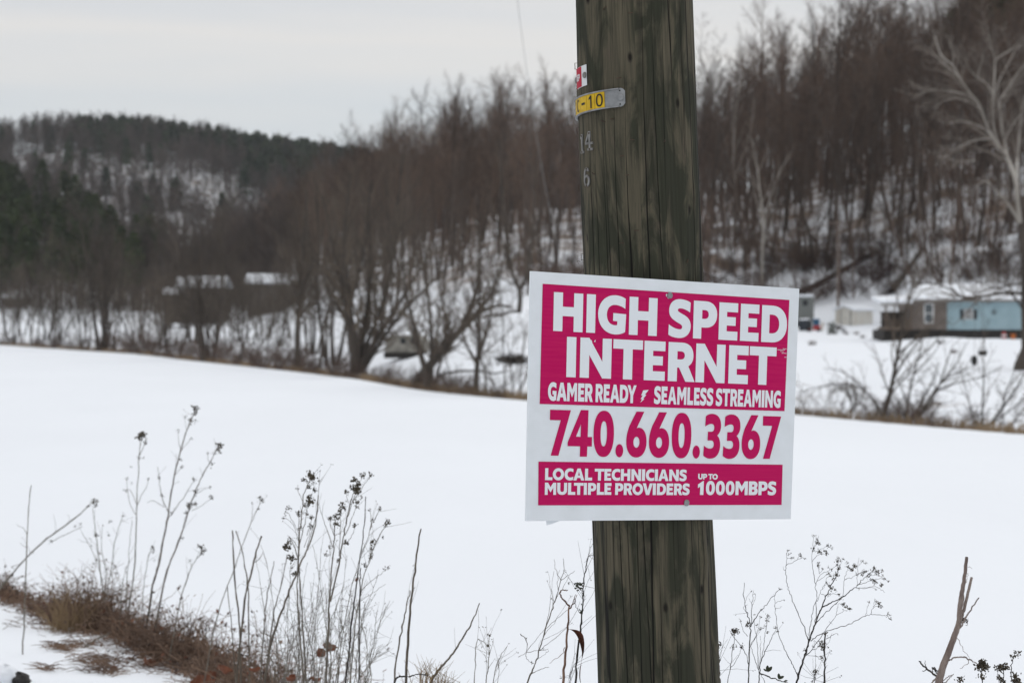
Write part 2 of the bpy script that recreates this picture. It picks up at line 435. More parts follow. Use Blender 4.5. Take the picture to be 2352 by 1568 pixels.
GL = {
 'H': ['M 0 0 L .31 0 .31 .365 .69 .365 .69 0 1 0 1 1 .69 1 .69 .605 .31 .605 .31 1 0 1'],
 'I': ['M 0 0 L 1 0 1 1 0 1'],
 'G': ['M .97 .075 C .87 .03 .74 0 .60 0 C .25 0 0 .21 0 .49 C 0 .79 .26 1 .62 1 C .75 1 .88 .975 .975 .925 L 1 .47 .54 .455 .535 .655 .69 .66 .685 .755 C .66 .762 .64 .765 .61 .765 C .42 .765 .31 .66 .31 .495 C .31 .34 .43 .245 .60 .245 C .73 .245 .86 .28 .965 .335'],
 'S': ['M .97 .075 C .84 .02 .65 0 .49 0 C .19 0 .01 .125 .01 .30 C .01 .465 .16 .525 .39 .60 C .53 .64 .615 .665 .615 .71 C .615 .755 .57 .775 .49 .775 C .36 .775 .17 .735 .01 .66 L 0 .925 C .12 .975 .30 1 .49 1 C .80 1 1 .865 1 .69 C 1 .53 .87 .455 .67 .395 C .50 .345 .40 .325 .40 .285 C .40 .245 .46 .235 .53 .235 C .66 .235 .82 .275 .955 .325'],
 'P': ['M 0 0 L .50 0 C .82 0 1 .14 1 .35 C 1 .57 .82 .70 .52 .70 L .345 .70 .345 1 0 1', 'M .365 .235 L .47 .235 C .58 .235 .64 .275 .64 .35 C .64 .425 .58 .47 .47 .47 L .365 .47'],
 'E': ['M 0 0 L 1 0 1 .245 .42 .245 .42 .38 .89 .38 .89 .61 .42 .61 .42 .765 1 .765 1 1 0 1'],
 'D': ['M 0 0 L .42 0 C .78 0 1 .2 1 .5 C 1 .8 .78 1 .42 1 L 0 1', 'M .305 .245 L .40 .245 C .58 .245 .69 .33 .69 .5 C .69 .67 .58 .755 .40 .755 L .305 .755'],
 'N': ['M 0 0 L .285 0 .71 .58 .71 0 1 0 1 1 .715 1 .29 .425 .29 1 0 1'],
 'T': ['M 0 0 L 1 0 1 .235 .655 .235 .655 1 .345 1 .345 .235 0 .235'],
 'R': ['M 0 0 L .50 0 C .78 0 .93 .13 .93 .33 C .93 .46 .87 .54 .75 .60 L 1 1 .655 1 .405 .645 .335 .645 .335 1 0 1', 'M .335 .225 L .45 .225 C .55 .225 .61 .26 .61 .33 C .61 .40 .55 .435 .45 .435 L .335 .435'],
 'A': ['M .36 0 L .645 0 1 1 .715 1 .635 .795 .355 .795 .28 1 0 1', 'M .505 .255 L .59 .585 .42 .585'],
 'M': ['M 0 0 L .27 0 .5 .37 .73 0 1 0 1 1 .75 1 .75 .42 .5 .79 .25 .42 .25 1 0 1'],
 'Y': ['M 0 0 L .30 0 .49 .355 .70 0 1 0 .635 .575 .635 1 .345 1 .345 .575'],
 'L': ['M 0 0 L .42 0 .42 .755 1 .755 1 1 0 1'],
 'U': ['M 0 0 L .31 0 .31 .58 C .31 .70 .38 .755 .5 .755 C .62 .755 .69 .70 .69 .58 L .69 0 1 0 1 .60 C 1 .86 .80 1 .5 1 C .2 1 0 .86 0 .60'],
 'C': ['M 1 .06 C .88 .02 .75 0 .63 0 C .25 0 0 .21 0 .5 C 0 .79 .25 1 .63 1 C .75 1 .88 .98 1 .94 L 1 .685 C .9 .73 .79 .755 .68 .755 C .47 .755 .34 .65 .34 .5 C .34 .35 .47 .245 .68 .245 C .79 .245 .9 .27 1 .315'],
 'V': ['M 0 0 L .31 0 .50 .62 .70 0 1 0 .66 1 .345 1'],
 'B': ['M 0 0 L .52 0 C .80 0 .96 .10 .96 .26 C .96 .37 .90 .44 .82 .475 C .93 .51 1 .60 1 .715 C 1 .90 .83 1 .55 1 L 0 1', 'M .365 .235 L .47 .235 C .56 .235 .60 .265 .60 .315 C .60 .365 .56 .40 .47 .40 L .365 .40', 'M .365 .595 L .50 .595 C .58 .595 .63 .63 .63 .68 C .63 .735 .58 .77 .49 .77 L .365 .77'],
 '7': ['M 0 0 L 1 0 .44 1 .07 1 .52 .225 0 .225'],
 '4': ['M .52 0 L .83 0 .82 .575 1 .575 1 .78 .815 .78 .805 1 .51 1 .515 .78 0 .78 0 .70', 'M .53 .305 L .525 .575 .335 .575'],
 '6': ['M .47 0 L .85 0 .495 .365 C .53 .355 .57 .35 .62 .35 C .84 .35 1 .47 1 .665 C 1 .86 .80 1 .5 1 C .2 1 0 .86 0 .65 C 0 .52 .06 .42 .15 .30'],
 '3': ['M .08 .065 C .18 .02 .33 0 .46 0 C .80 0 1 .10 1 .265 C 1 .36 .93 .43 .79 .48 C .92 .53 .98 .60 .98 .70 C .98 .89 .75 1 .40 1 C .25 1 .10 .97 0 .935 L .02 .71 C .13 .755 .27 .775 .38 .775 C .53 .775 .60 .74 .60 .685 C .60 .625 .54 .595 .44 .595 L .225 .595 .235 .40 .42 .40 C .55 .40 .60 .365 .60 .31 C .60 .255 .54 .225 .44 .225 C .32 .225 .19 .25 .065 .285'],
 '1': ['M .86 0 L 1 0 .97 1 .38 1 .40 .40 0 .51 0 .25'],
 '!': ['M .323 .056 L 1 0 .53 .39 .72 .39 .335 .70 .50 .70 0 1 .21 .735 .03 .72 .27 .455 .09 .44'],
}
def glyph(ch):
    if ch == 'O': return [ell(.5, .5, .5, .5), ell(.5, .5, .235, .255)]
    if ch == '0': return [ell(.5, .5, .5, .5, 44, .88), ell(.5, .5, .155, .272, 32, .86)]
    if ch == '.': return [ell(.5, .5, .5, .5)]
    g = [path(s) for s in GL[ch]]
    if ch == '6': g.append(ell(.5, .668, .15, .12, 28))
    return g
ROUND = set('GSOC0634')

def fill2d(loops):
    """triangulate loops with holes through a 2D curve; returns verts, faces"""
    cu = bpy.data.curves.new('fill', 'CURVE'); cu.dimensions = '2D'; cu.fill_mode = 'BOTH'
    for lp in loops:
        s = cu.splines.new('POLY'); s.points.add(len(lp) - 1); s.use_cyclic_u = True
        for p, q in zip(s.points, lp): p.co = (q[0] * 100, -q[1] * 100, 0, 1)
    o = bpy.data.objects.new('fill', cu); C.objects.link(o)
    dg = bpy.context.evaluated_depsgraph_get(); dg.update()
    me = o.evaluated_get(dg).to_mesh()
    V = [(v.co.x / 100, -v.co.y / 100) for v in me.vertices]; Fc = [list(p.vertices) for p in me.polygons]
    o.evaluated_get(dg).to_mesh_clear(); bpy.data.objects.remove(o); bpy.data.curves.remove(cu)
    return V, Fc
_fc = {}
def filled(ch):
    if ch not in _fc: _fc[ch] = fill2d(glyph(ch))
    return _fc[ch]

def text_arrays(lines, off, V=None, Fq=None):
    V = [] if V is None else V; Fq = [] if Fq is None else Fq
    for (reg, zoom, top, bot, letters) in lines:
        rx, ry = reg
        def ly(ln, x): (x0, y0), (x1, y1) = ln; return y0 + (y1 - y0) * (x - x0) / (x1 - x0)
        tt = np.mean([uvs(rx + x / zoom, ry + y / zoom)[1] for x, y in top]); tb = np.mean([uvs(rx + x / zoom, ry + y / zoom)[1] for x, y in bot])
        # keep each line's own slight slope against the board
        def tline(ln, s):
            a = [uvs(rx + x / zoom, ry + y / zoom) for x, y in ln]
            return a[0][1] + (a[1][1] - a[0][1]) * (s - a[0][0]) / (a[1][0] - a[0][0] + 1e-9)
        for ent in letters:
            ch, xl, xr = ent[0], ent[1], ent[2]
            ym = lambda x: (ly(top, x) + ly(bot, x)) / 2
            s0 = uvs(rx + xl / zoom, ry + ym(xl) / zoom)[0]; s1 = uvs(rx + xr / zoom, ry + ym(xr) / zoom)[0]
            if len(ent) == 5:
                t0 = uvs(rx + xl / zoom, ry + ent[3] / zoom)[1]; t1 = uvs(rx + xl / zoom, ry + ent[4] / zoom)[1]
                t00 = t01 = t0; t10 = t11 = t1
            else:
                t00, t01 = tline(top, s0), tline(top, s1); t10, t11 = tline(bot, s0), tline(bot, s1)
            gv, gf = filled(ch); o = len(V)
            for (x, y) in gv:
                if ch in ROUND: y = -.012 + y * 1.024
                s = s0 + (s1 - s0) * x
                ta = t00 + (t01 - t00) * x; tb_ = t10 + (t11 - t10) * x
                V.append(sp(s, ta + (tb_ - ta) * y, off))
            Fq += [[i + o for i in f] for f in gf]
    return V, Fq

Z5, Z54, Z52, Z75, Z73, Z47 = 2352 / 460, 2352 / 430, 2352 / 450, 2352 / 310, 2352 / 320, 2352 / 500
WHITE_TOP = [
 ((2060, 1080), Z5, [(85, 83), (2072, 203)], [(65, 838), (2054, 936)], [('H', 75, 638), ('I', 708, 879), ('G', 930, 1468), ('H', 1527, 2063)]),
 ((2500, 1100), Z5, [(520, 143), (1828, 228)], [(495, 875), (1802, 942)], [('S', 35, 460), ('P', 508, 960), ('E', 997, 1357), ('E', 1409, 1763), ('D', 1815, 2300)]),
 ((2100, 1250), Z54, [(138, 88), (2155, 187)], [(120, 918), (2143, 995)], [('I', 129, 322), ('N', 405, 1048), ('T', 1082, 1688), ('E', 1719, 2149)]),
 ((2500, 1260), Z54, [(36, 137), (2248, 250)], [(12, 943), (2034, 1020)], [('R', 24, 577), ('N', 592, 1191), ('E', 1266, 1666), ('T', 1689, 2237)]),
 ((2040, 1420), Z5, [(440, 101), (1770, 148)], [(440, 452), (1700, 489)], [('G', 70, 233), ('A', 237, 432), ('M', 438, 626), ('E', 646, 766), ('R', 778, 931), ('R', 983, 1130), ('E', 1138, 1252), ('A', 1261, 1441), ('D', 1448, 1608), ('Y', 1592, 1765), ('!', 1843, 1998, 228, 478)]),
 ((2440, 1430), Z47, [(190, 106), (2150, 178)], [(185, 418), (2140, 478)], [('S', 55, 172), ('E', 184, 288), ('A', 295, 450), ('M', 463, 623), ('L', 641, 743), ('E', 758, 858), ('S', 866, 978), ('S', 984, 1097), ('S', 1144, 1255), ('T', 1260, 1392), ('R', 1401, 1525), ('E', 1530, 1626), ('A', 1633, 1779), ('M', 1789, 1938), ('I', 1953, 1999), ('N', 2013, 2148), ('G', 2160, 2288)]),
]
PHONE = [
 ((2050, 1530), Z52, [(60, 54), (1897, 103)], [(85, 947), (1750, 972)], [('7', 55, 462), ('4', 411, 887), ('0', 914, 1314), ('.', 1352, 1503, 722, 978), ('6', 1559, 1957), ('6', 2003, 2400)]),
 ((2490, 1530), Z52, [(340, 122), (1930, 172)], [(330, 987), (1940, 1005)], [('0', 148, 531), ('.', 565, 707, 748, 1000), ('3', 776, 1108), ('3', 1157, 1487), ('6', 1522, 1886), ('7', 1925, 2278)]),
]
WHITE_LOW = [
 ((2030, 1740), Z75, [(97, 133), (2250, 155)], [(97, 468), (2250, 485)], [('L', 97, 306), ('O', 315, 635), ('C', 648, 898), ('A', 903, 1212), ('L', 1230, 1435), ('T', 1507, 1778), ('E', 1783, 1975), ('C', 1988, 2230)]),
 ((2320, 1740), Z75, [(50, 155), (1700, 170)], [(50, 487), (1690, 493)], [('H', 50, 318), ('N', 348, 625), ('I', 650, 738), ('C', 760, 1000), ('I', 1018, 1103), ('A', 1113, 1408), ('N', 1425, 1698), ('S', 1715, 1922)]),
 ((2030, 1740), Z75, [(90, 540), (2090, 550)], [(90, 880), (2090, 880)], [('M', 90, 410), ('U', 440, 720), ('L', 748, 955), ('T', 915, 1187), ('I', 1197, 1283), ('P', 1315, 1550), ('L', 1568, 1770), ('E', 1783, 1980), ('P', 2088, 2320)]),
 ((2320, 1740), Z75, [(133, 553), (1562, 560)], [(133, 882), (1562, 885)], [('R', 133, 380), ('O', 378, 680), ('V', 668, 955), ('I', 958, 1045), ('D', 1075, 1335), ('E', 1350, 1538), ('R', 1562, 1800), ('S', 1800, 2005)]),
 ((2600, 1740), Z73, [(120, 277), (520, 282)], [(120, 430), (480, 434)], [('U', 120, 247), ('P', 257, 367), ('T', 400, 520), ('O', 512, 662)]),
 ((2600, 1740), Z73, [(240, 475), (1800, 485)], [(170, 853), (1880, 857)], [('1', 113, 273), ('0', 335, 582), ('0', 607, 855), ('0', 880, 1122), ('M', 1150, 1490), ('B', 1517, 1765), ('P', 1783, 2035), ('S', 2043, 2272)]),
]
SO = tuple(sp(.5, 1.0))
sign = empty('advertising_sign', SO)
tag(sign, 'magenta and white high speed internet sign nailed to the wooden pole', 'sign')
# board: a grid so that the twist is smooth, 4 mm thick
n = 12
V, Fq, UVL = [], [], []
for lay in (0, -.004):
    for j in range(n + 1):
        for i in range(n + 1): V.append(sp(i / n, j / n, lay))
K = (n + 1) ** 2; ix = lambda i, j: j * (n + 1) + i
for j in range(n):
    for i in range(n):
        Fq.append([ix(i, j), ix(i, j + 1), ix(i + 1, j + 1), ix(i + 1, j)]); UVL += [(i / n, j / n), (i / n, (j + 1) / n), ((i + 1) / n, (j + 1) / n), ((i + 1) / n, j / n)]
for j in range(n):
    for i in range(n):
        Fq.append([K + ix(i, j), K + ix(i + 1, j), K + ix(i + 1, j + 1), K + ix(i, j + 1)]); UVL += [(0, 0)] * 4
for i in range(n):
    for a, b in ((ix(i, 0), ix(i + 1, 0)), (ix(i + 1, n), ix(i, n)), (ix(0, i + 1), ix(0, i)), (ix(n, i), ix(n, i + 1))):
        Fq.append([a, b, K + b, K + a]); UVL += [(0, 0)] * 4
mesh_obj('board', V, Fq, M['board'], sign, SO, uv=UVL)
def panel(name, zc, off=.0006):
    q = [uvs(1960 + x / 1.5676, 980 + y / 1.5676) for x, y in zc]
    V, Fq, UVL = [], [], []
    n = 10
    for j in range(n + 1):
        for i in range(n + 1):
            a, b = i / n, j / n
            s = (q[0][0] * (1 - a) + q[1][0] * a) * (1 - b) + (q[3][0] * (1 - a) + q[2][0] * a) * b
            t = (q[0][1] * (1 - a) + q[1][1] * a) * (1 - b) + (q[3][1] * (1 - a) + q[2][1] * a) * b
            V.append(sp(s, t, off))
    for j in range(n):
        for i in range(n):
            f = [ix2(i, j, n), ix2(i, j + 1, n), ix2(i + 1, j + 1, n), ix2(i + 1, j, n)]
            Fq.append(f); UVL += [(k % (n + 1) / n, k // (n + 1) / n) for k in f]
    return mesh_obj(name, V, Fq, M['magenta'], sign, SO, uv=UVL)
ix2 = lambda i, j, n: j * (n + 1) + i
panel('upper_panel', [(117, 133), (1567, 228), (1538, 885), (99, 845)])
panel('lower_panel', [(92, 1181), (1527, 1198), (1521, 1431), (90, 1434)])
V, Fq = text_arrays(WHITE_TOP, .0011)
# chips where the print has come off, in photograph pixels
def chip(poly, off=.00105):
    o = len(V)
    for x, y in poly: V.append(sp(*uvs(x, y), off))
    Fq.append(list(range(o, o + len(poly))))
for cx, cy in ((2499.5, 1106), (2501, 1111), (2505, 1117), (2499, 1109)):
    chip([(cx - 2.5, cy - 4), (cx + 2, cy - 2), (cx + 3, cy + 4), (cx - 2, cy + 3)])
chip([(2226, 1285), (2232, 1276), (2231, 1286)]); chip([(2214, 1283), (2217, 1277), (2220, 1288)])
for x0, x1, yy in ((2914, 2942, 1313), (2930, 2950, 1326), (2934, 2949, 1309), (2940, 2950, 1341), (2925, 2938, 1319)):
    chip([(x0, yy), (x1, yy + 1.2), (x1, yy + 2.6), (x0, yy + 1.6)])
mesh_obj('upper_lettering', V, Fq, M['white_print'], sign, SO)
V, Fq = text_arrays(PHONE, .0006)
mesh_obj('phone_number', V, Fq, M['magenta'], sign, SO, uv=[(.5 + .3 * sin(k), .5 + .3 * cos(k * .7)) for f in Fq for k in f])
V, Fq = text_arrays(WHITE_LOW[:4], .0011)
mesh_obj('lower_lettering', V, Fq, M['white_print'], sign, SO)
V, Fq = text_arrays(WHITE_LOW[4:], .0011)
mesh_obj('speed_lettering', V, Fq, M['white_print'], sign, SO)
# nail heads with a washer rim
def disc_on(c, nrm, r, h, name, m, parent, origin, k=20):
    nrm = np.asarray(nrm, float); nrm = nrm / np.linalg.norm(nrm)
    a = np.cross(nrm, (0, 0, 1)); a /= np.linalg.norm(a); b = np.cross(nrm, a)
    V, Fq = [], []
    prof = [(r, 0), (r, h * .5), (r * .86, h * .85), (r * .4, h)]
    for rr, hh in prof:
        for i in range(k): V.append(c + nrm * hh + rr * (cos(2 * pi * i / k) * a + sin(2 * pi * i / k) * b))
    for s in range(len(prof) - 1):
        for i in range(k): Fq.append([s * k + i, s * k + (i + 1) % k, (s + 1) * k + (i + 1) % k, (s + 1) * k + i])
    Fq.append([(len(prof) - 1) * k + i for i in range(k)])
    return mesh_obj(name, V, Fq, m, parent, origin)
for (x, y) in ((2510.5, 1108.5), (2572, 1885)):
    disc_on(sp(*uvs(x, y), .001), SN, .0062, .0035, 'nail_head', M['steel'], sign, SO)
# torn corner of backing film below the lower left edge
V = [sp(.075, .995, -.0045), sp(.135, .995, -.0045), sp(.098, 1.012, -.0045), sp(.078, 1.018, -.0045)]
V += [p - SN * .001 for p in V]
mesh_obj('torn_film', V, [[0, 3, 2, 1], [4, 5, 6, 7], [0, 1, 5, 4], [1, 2, 6, 5], [2, 3, 7, 6], [3, 0, 4, 7]], M['white_print'], sign, SO)

# ---------------------------------------------------------------- the pole
def pole_fit(v, uc, hw):
    # depth so that the pole's surface touches the back of the board
    n2 = -SN; p0 = QW.mean(0)
    d = 4.5
    for _ in range(20):
        r = hw / FPX * d
        c = at(uc, v, d)
        d += ((r + .0105) - np.dot(c - p0, n2)) / n2[1]
    return at(uc, v, d), hw / FPX * d
PA, ra = pole_fit(0, 1454.3, 133.0); PB, rb = pole_fit(1568, 1511.4, 138.8)
def pole_c(z):
    t = (z - PB[2]) / (PA[2] - PB[2]); return PB + (PA - PB) * t
def pole_r(z):
    t = (z - PB[2]) / (PA[2] - PB[2]); return rb + (ra - rb) * t
def pole_p(phi, z, dr=0.0):
    """phi 0 faces the viewer, positive to the right"""
    c = pole_c(z); f = -c[:2] / np.linalg.norm(c[:2]); rt = np.array([-f[1], f[0]])
    q = f * cos(phi) + rt * sin(phi)
    return np.array([c[0] + q[0] * (pole_r(z) + dr), c[1] + q[1] * (pole_r(z) + dr), z])
def phi_of(u, v):
    """angle on the pole of a photograph point on its face, and its height"""
    z = (VH - v) / FPX * 4.42
    for _ in range(6):
        c = pole_c(z); r = pole_r(z)
        uc = UC + FPX * c[0] / c[1]; hw = FPX * r / c[1]
        ph = math.asin(max(-.999, min(.999, (u - uc) / hw)))
        z = (VH - v) / FPX * (c[1] - r * cos(ph))
    return ph, z

def pole_mat():
    m = bpy.data.materials.new('weathered pole'); m.use_nodes = True
    t = m.node_tree; b = t.nodes['Principled BSDF']; L = t.links.new
    b.inputs['Roughness'].default_value = .9; b.inputs['Specular IOR Level'].default_value = .2
    uvn = N('ShaderNodeUVMap', t)
    def mapped(sx, sy, off=0):
        q = N('ShaderNodeMapping', t); q.inputs['Scale'].default_value = (sx, sy, 1); q.inputs['Location'].default_value = (off, off * .7, 0)
        L(uvn.outputs[0], q.inputs[0]); return q.outputs[0]
    def noise(vec, det=5, rough=.55, dist=0.0):
        q = N('ShaderNodeTexNoise', t); q.inputs['Scale'].default_value = 1; q.inputs['Detail'].default_value = det; q.inputs['Roughness'].default_value = rough; q.inputs['Distortion'].default_value = dist
        L(vec, q.inputs['Vector']); return q.outputs['Fac']
    def rng_(x, a, b_, c=0., d=1.):
        q = N('ShaderNodeMapRange', t); q.inputs[1].default_value, q.inputs[2].default_value, q.inputs[3].default_value, q.inputs[4].default_value = a, b_, c, d
        L(x, q.inputs[0]); return q.outputs[0]
    def mixc(fac, A, B):
        q = N('ShaderNodeMix', t, data_type='RGBA')
        for s, x in (('A', A), ('B', B)):
            if isinstance(x, tuple): q.inputs[s].default_value = x + (1,)
            else: L(x, q.inputs[s])
        if isinstance(fac, float): q.inputs['Factor'].default_value = fac
        else: L(fac, q.inputs['Factor'])
        return q.outputs['Result']
    flame = noise(mapped(21, 4.2), 6, .6, .8)          # cathedral patches of sapwood
    fine = noise(mapped(150, 4.5, 3), 6, .65)
    mid = noise(mapped(46, 2.2, 9), 5, .6, .4)
    mott = noise(mapped(22, 9, 5), 6, .6)
    green = noise(mapped(6, 1.6, 21), 3, .5)
    col = mixc(rng_(flame, .455, .565), (.036, .038, .025), (.110, .096, .066))
    col = mixc(rng_(mid, .52, .74, 0, .5), col, (.030, .029, .022))
    col = mixc(rng_(mott, .60, .70, 0, .5), col, (.125, .098, .075))
    col = mixc(rng_(green, .55, .72, 0, .45), col, (.052, .060, .038))
    col = mixc(rng_(fine, .34, .62, .62, 0), col, (.022, .021, .016))
    # drying cracks: long lines down the grain
    wob = noise(mapped(3, 1.3, 4), 3)
    cx = N('ShaderNodeCombineXYZ', t); sx = N('ShaderNodeSeparateXYZ', t); L(uvn.outputs[0], sx.inputs[0])
    m1 = N('ShaderNodeMath', t, operation='MULTIPLY_ADD'); L(wob, m1.inputs[0]); m1.inputs[1].default_value = .022; L(sx.outputs[0], m1.inputs[2])
    L(m1.outputs[0], cx.inputs[0]); L(sx.outputs[1], cx.inputs[1])
    q = N('ShaderNodeMapping', t); q.inputs['Scale'].default_value = (44, .30, 1); L(cx.outputs[0], q.inputs[0])
    vo = N('ShaderNodeTexVoronoi', t, feature='DISTANCE_TO_EDGE', voronoi_dimensions='2D'); vo.inputs['Scale'].default_value = 1
    L(q.outputs[0], vo.inputs['Vector'])
    thick = rng_(noise(mapped(9, 1.1, 31), 2), .40, .68, .006, .072)
    lt = N('ShaderNodeMath', t, operation='DIVIDE'); L(vo.outputs['Distance'], lt.inputs[0]); L(thick, lt.inputs[1])
    crack = rng_(lt.outputs[0], .55, 1.1, 1, 0)
    col = mixc(crack, col, (.009, .008, .007))
    # knots
    kv = N('ShaderNodeTexVoronoi', t, voronoi_dimensions='2D'); kv.inputs['Scale'].default_value = 1; L(mapped(9, 4.4, 2), kv.inputs['Vector'])
    knot = rng_(kv.outputs['Distance'], .02, .055, 1, 0)
    col = mixc(knot, col, (.013, .011, .009))
    L(col, b.inputs['Base Color'])
    h1 = N('ShaderNodeMath', t, operation='MULTIPLY_ADD'); L(crack, h1.inputs[0]); h1.inputs[1].default_value = -1.6; L(fine, h1.inputs[2])
    bn = N('ShaderNodeBump', t); bn.inputs['Strength'].default_value = .75; bn.inputs['Distance'].default_value = .0022
    L(h1.outputs[0], bn.inputs['Height']); L(bn.outputs[0], b.inputs['Normal'])
    return m
M['pole'] = pole_mat()
pole = empty('utility_pole', pole_c(-1.75))
tag(pole, 'thick weathered wooden utility pole standing behind the magenta sign', 'utility pole')
PO = tuple(pole_c(-1.75))
zs = np.concatenate([np.arange(-1.75, .9, .012), np.linspace(.9, 7.5, 60)]); nph = 120
V, Fq, UVL = [], [], []
for z in zs:
    for i in range(nph):
        a = 2 * pi * i / nph
        dr = .0017 * sin(a * 5 + z * 2.3 + sin(z * 7)) + .0006 * sin(a * 61 + 3 * sin(z * 1.1 + a)) + .0008 * sin(a * 11 - z * 5) + .0007 * sin(a * 23 + 4 * sin(z * 1.7)) + .0006 * sin(a * 41 + 2 * sin(z * 2.9 + a))
        for (ka, kz, kw, kh, amp) in ((1.02, -.46, .10, .030, .0045), (1.25, -.60, .10, .05, -.006), (-1.2, -.50, .12, .03, .003), (1.15, .25, .1, .03, .003), (-1.3, .45, .12, .04, .0035)):
            dr += amp * math.exp(-((a if a < pi else a - 2 * pi) - ka) ** 2 / kw ** 2 - (z - kz) ** 2 / kh ** 2)
        V.append(pole_p(a, z, dr))
for j in range(len(zs) - 1):
    for i in range(nph):
        i2 = (i + 1) % nph
        Fq.append([j * nph + i, j * nph + i2, (j + 1) * nph + i2, (j + 1) * nph + i])
        for (ii, jj) in ((i, j), (i + 1, j), (i + 1, j + 1), (i, j + 1)):
            UVL.append((2 * pi * ii / nph * .115, zs[jj]))
Fq.append([(len(zs) - 1) * nph + i for i in range(nph)]); UVL += [(0, 0)] * nph
mesh_obj('shaft', V, Fq, M['pole'], pole, PO, smooth=True, uv=UVL)
# bare staples left from old notices
def conv(reg, w, x, y):
    """pixel of an enlarged view of the photograph (source box reg shown w wide) -> photograph units"""
    z = w / (reg[2] - reg[0]); return ((reg[0] + x / z) / 3840 * 2352, (reg[1] + y / z) / 3840 * 2352)
RP = (2100, 0, 2700, 1000)
for (x, y, w_, tilt) in ((268, 48, 20, 40), (415, 78, 24, 5), (258, 712, 26, -12), (425, 822, 24, -4), (368, 918, 22, 6), (205, 1020, 18, -25), (450, 1355, 26, 0), (365, 1430, 24, 4), (740, 1535, 18, 70), (812, 1505, 14, 80), (350, 460, 26, 8), (610, 830, 10, 70), (400, 1030, 16, 0), (312, 700, 20, 3)):
    u, v = conv(RP, 941, x, y); ph, z = phi_of(u, v); hw = w_ / 941 * 600 / 3840 * 2352 / FPX * 4.4 / 2
    ca, sa = cos(R_(tilt)), sin(R_(tilt)); r = pole_r(z)
    a = pole_p(ph - hw * ca / r, z - hw * sa, -.002); b = pole_p(ph + hw * ca / r, z + hw * sa, -.002)
    a2 = pole_p(ph - hw * ca / r, z - hw * sa, .003); b2 = pole_p(ph + hw * ca / r, z + hw * sa, .003)
    T = Tubes(); T.add([a, a2, (a2 + b2) / 2, b2, b], [.0008] * 5, 5); T.build('staple', M['rust'], pole, PO)
for (u_, v_) in ((1322.5, 152), (1327, 300), (1337.5, 430), (1339, 590)):
    ph, z = phi_of(u_ + 2, v_); ph = -1.5
    T = Tubes(); T.add([pole_p(ph, z + .006, -.002), pole_p(ph, z + .006, .005), pole_p(ph, z - .006, .005), pole_p(ph, z - .006, -.002)], [.0008] * 4, 5); T.build('staple', M['rust'], pole, PO)

# ---- number strip, red tag and metal numerals nailed to the pole
def wrap(name, loops, phi0, z0, wx, hz, dr, m, parent, origin, tilt=0.0, thick=0.0, sub=1):
    """unit-box outline (x right, y down) laid on the pole's face with its centre at phi0, z0"""
    V2, F2 = fill2d(loops) if not isinstance(loops, tuple) else loops
    V = []
    for th in ((0,) if not thick else (0, thick)):
        for x, y in V2:
            dx = (x - .5) * wx; dz = (.5 - y) * hz + dx * tilt
            V.append(pole_p(phi0 + dx / pole_r(z0), z0 + dz, dr + th))
    n = len(V2); Fq = [list(f) for f in F2]
    if thick: Fq += [[i + n for i in f][::-1] for f in F2]
    return mesh_obj(name, V, Fq, m, parent, origin)
def strip_grid(name, f, nx, ny, m, parent, origin, thick=.0015):
    V, Fq = [], []
    for th in (0, -thick):
        for j in range(ny + 1):
            for i in range(nx + 1): V.append(f(i / nx, j / ny, th))
    K = (nx + 1) * (ny + 1); q = lambda i, j: j * (nx + 1) + i
    for j in range(ny):
        for i in range(nx):
            Fq.append([q(i, j), q(i, j + 1), q(i + 1, j + 1), q(i + 1, j)]); Fq.append([K + q(i, j), K + q(i + 1, j), K + q(i + 1, j + 1), K + q(i, j + 1)])
    for i in range(nx):
        for a, b in ((q(i, 0), q(i + 1, 0)), (q(i + 1, ny), q(i, ny))): Fq.append([a, b, K + b, K + a])
    for j in range(ny):
        for a, b in ((q(0, j + 1), q(0, j)), (q(nx, j), q(nx, j + 1))): Fq.append([a, b, K + b, K + a])
    return mesh_obj(name, V, Fq, m, parent, origin, smooth=False)
ZN = (VH - 224) / FPX * 4.40          # height of the strip's right end
PH1 = -.19
TILT = .085
def nb(phi, q, dr):                   # point on the strip: q -1 bottom .. 1 top
    z = ZN + (phi - PH1) * .1135 * TILT + q * .018
    return pole_p(phi, z, .004 + dr)
strip = empty('pole_number_strip', tuple(nb(-.8, 0, 0)))
tag(strip, 'curved aluminium strip with yellow letter tiles reading C-10, nailed round the pole', 'number strip')
NO = tuple(nb(-.8, 0, 0))
def fstrip(a, b, th):
    phi = -2.3 + (PH1 + 2.3) * a
    q = 1 - 2 * b
    end = max(0, (a - .965) / .035); q *= 1 - .35 * end ** 2     # rounded right end
    return nb(phi, q, .001 + th)
strip_grid('backing', fstrip, 60, 8, M['steel'], strip, NO)
for q0 in (.93, -.93):                # rolled rims
    T = Tubes(); T.add([nb(p, q0, .0025) for p in np.linspace(-2.3, PH1 - .10, 40)], [.0017] * 40, 8); T.build('rim', M['steel'], strip, NO)
disc_on(nb(PH1 - .075, 0, .001), nb(PH1 - .075, 0, .02) - nb(PH1 - .075, 0, 0), .0068, .003, 'nail_head', M['steel'], strip, NO)
for q0 in (.72, -.72):
    disc_on(nb(PH1 - .085, q0, .0012), nb(PH1 - .085, 0, .02) - nb(PH1 - .085, 0, 0), .0016, .0004, 'nail_hole', M['tag_black'], strip, NO, 10)
tiles = ['0', '1', '-', 'C', 'C', 'C']
THIN = {'0': [ell(.5, .5, .5, .5, 40, .85), ell(.5, .5, .30, .38, 32, .85)],
        '1': ['M .52 0 L .80 0 .80 1 .52 1 .52 .24 .16 .34 .16 .17'], '-': ['M 0 .40 L 1 .40 1 .58 0 .58']}
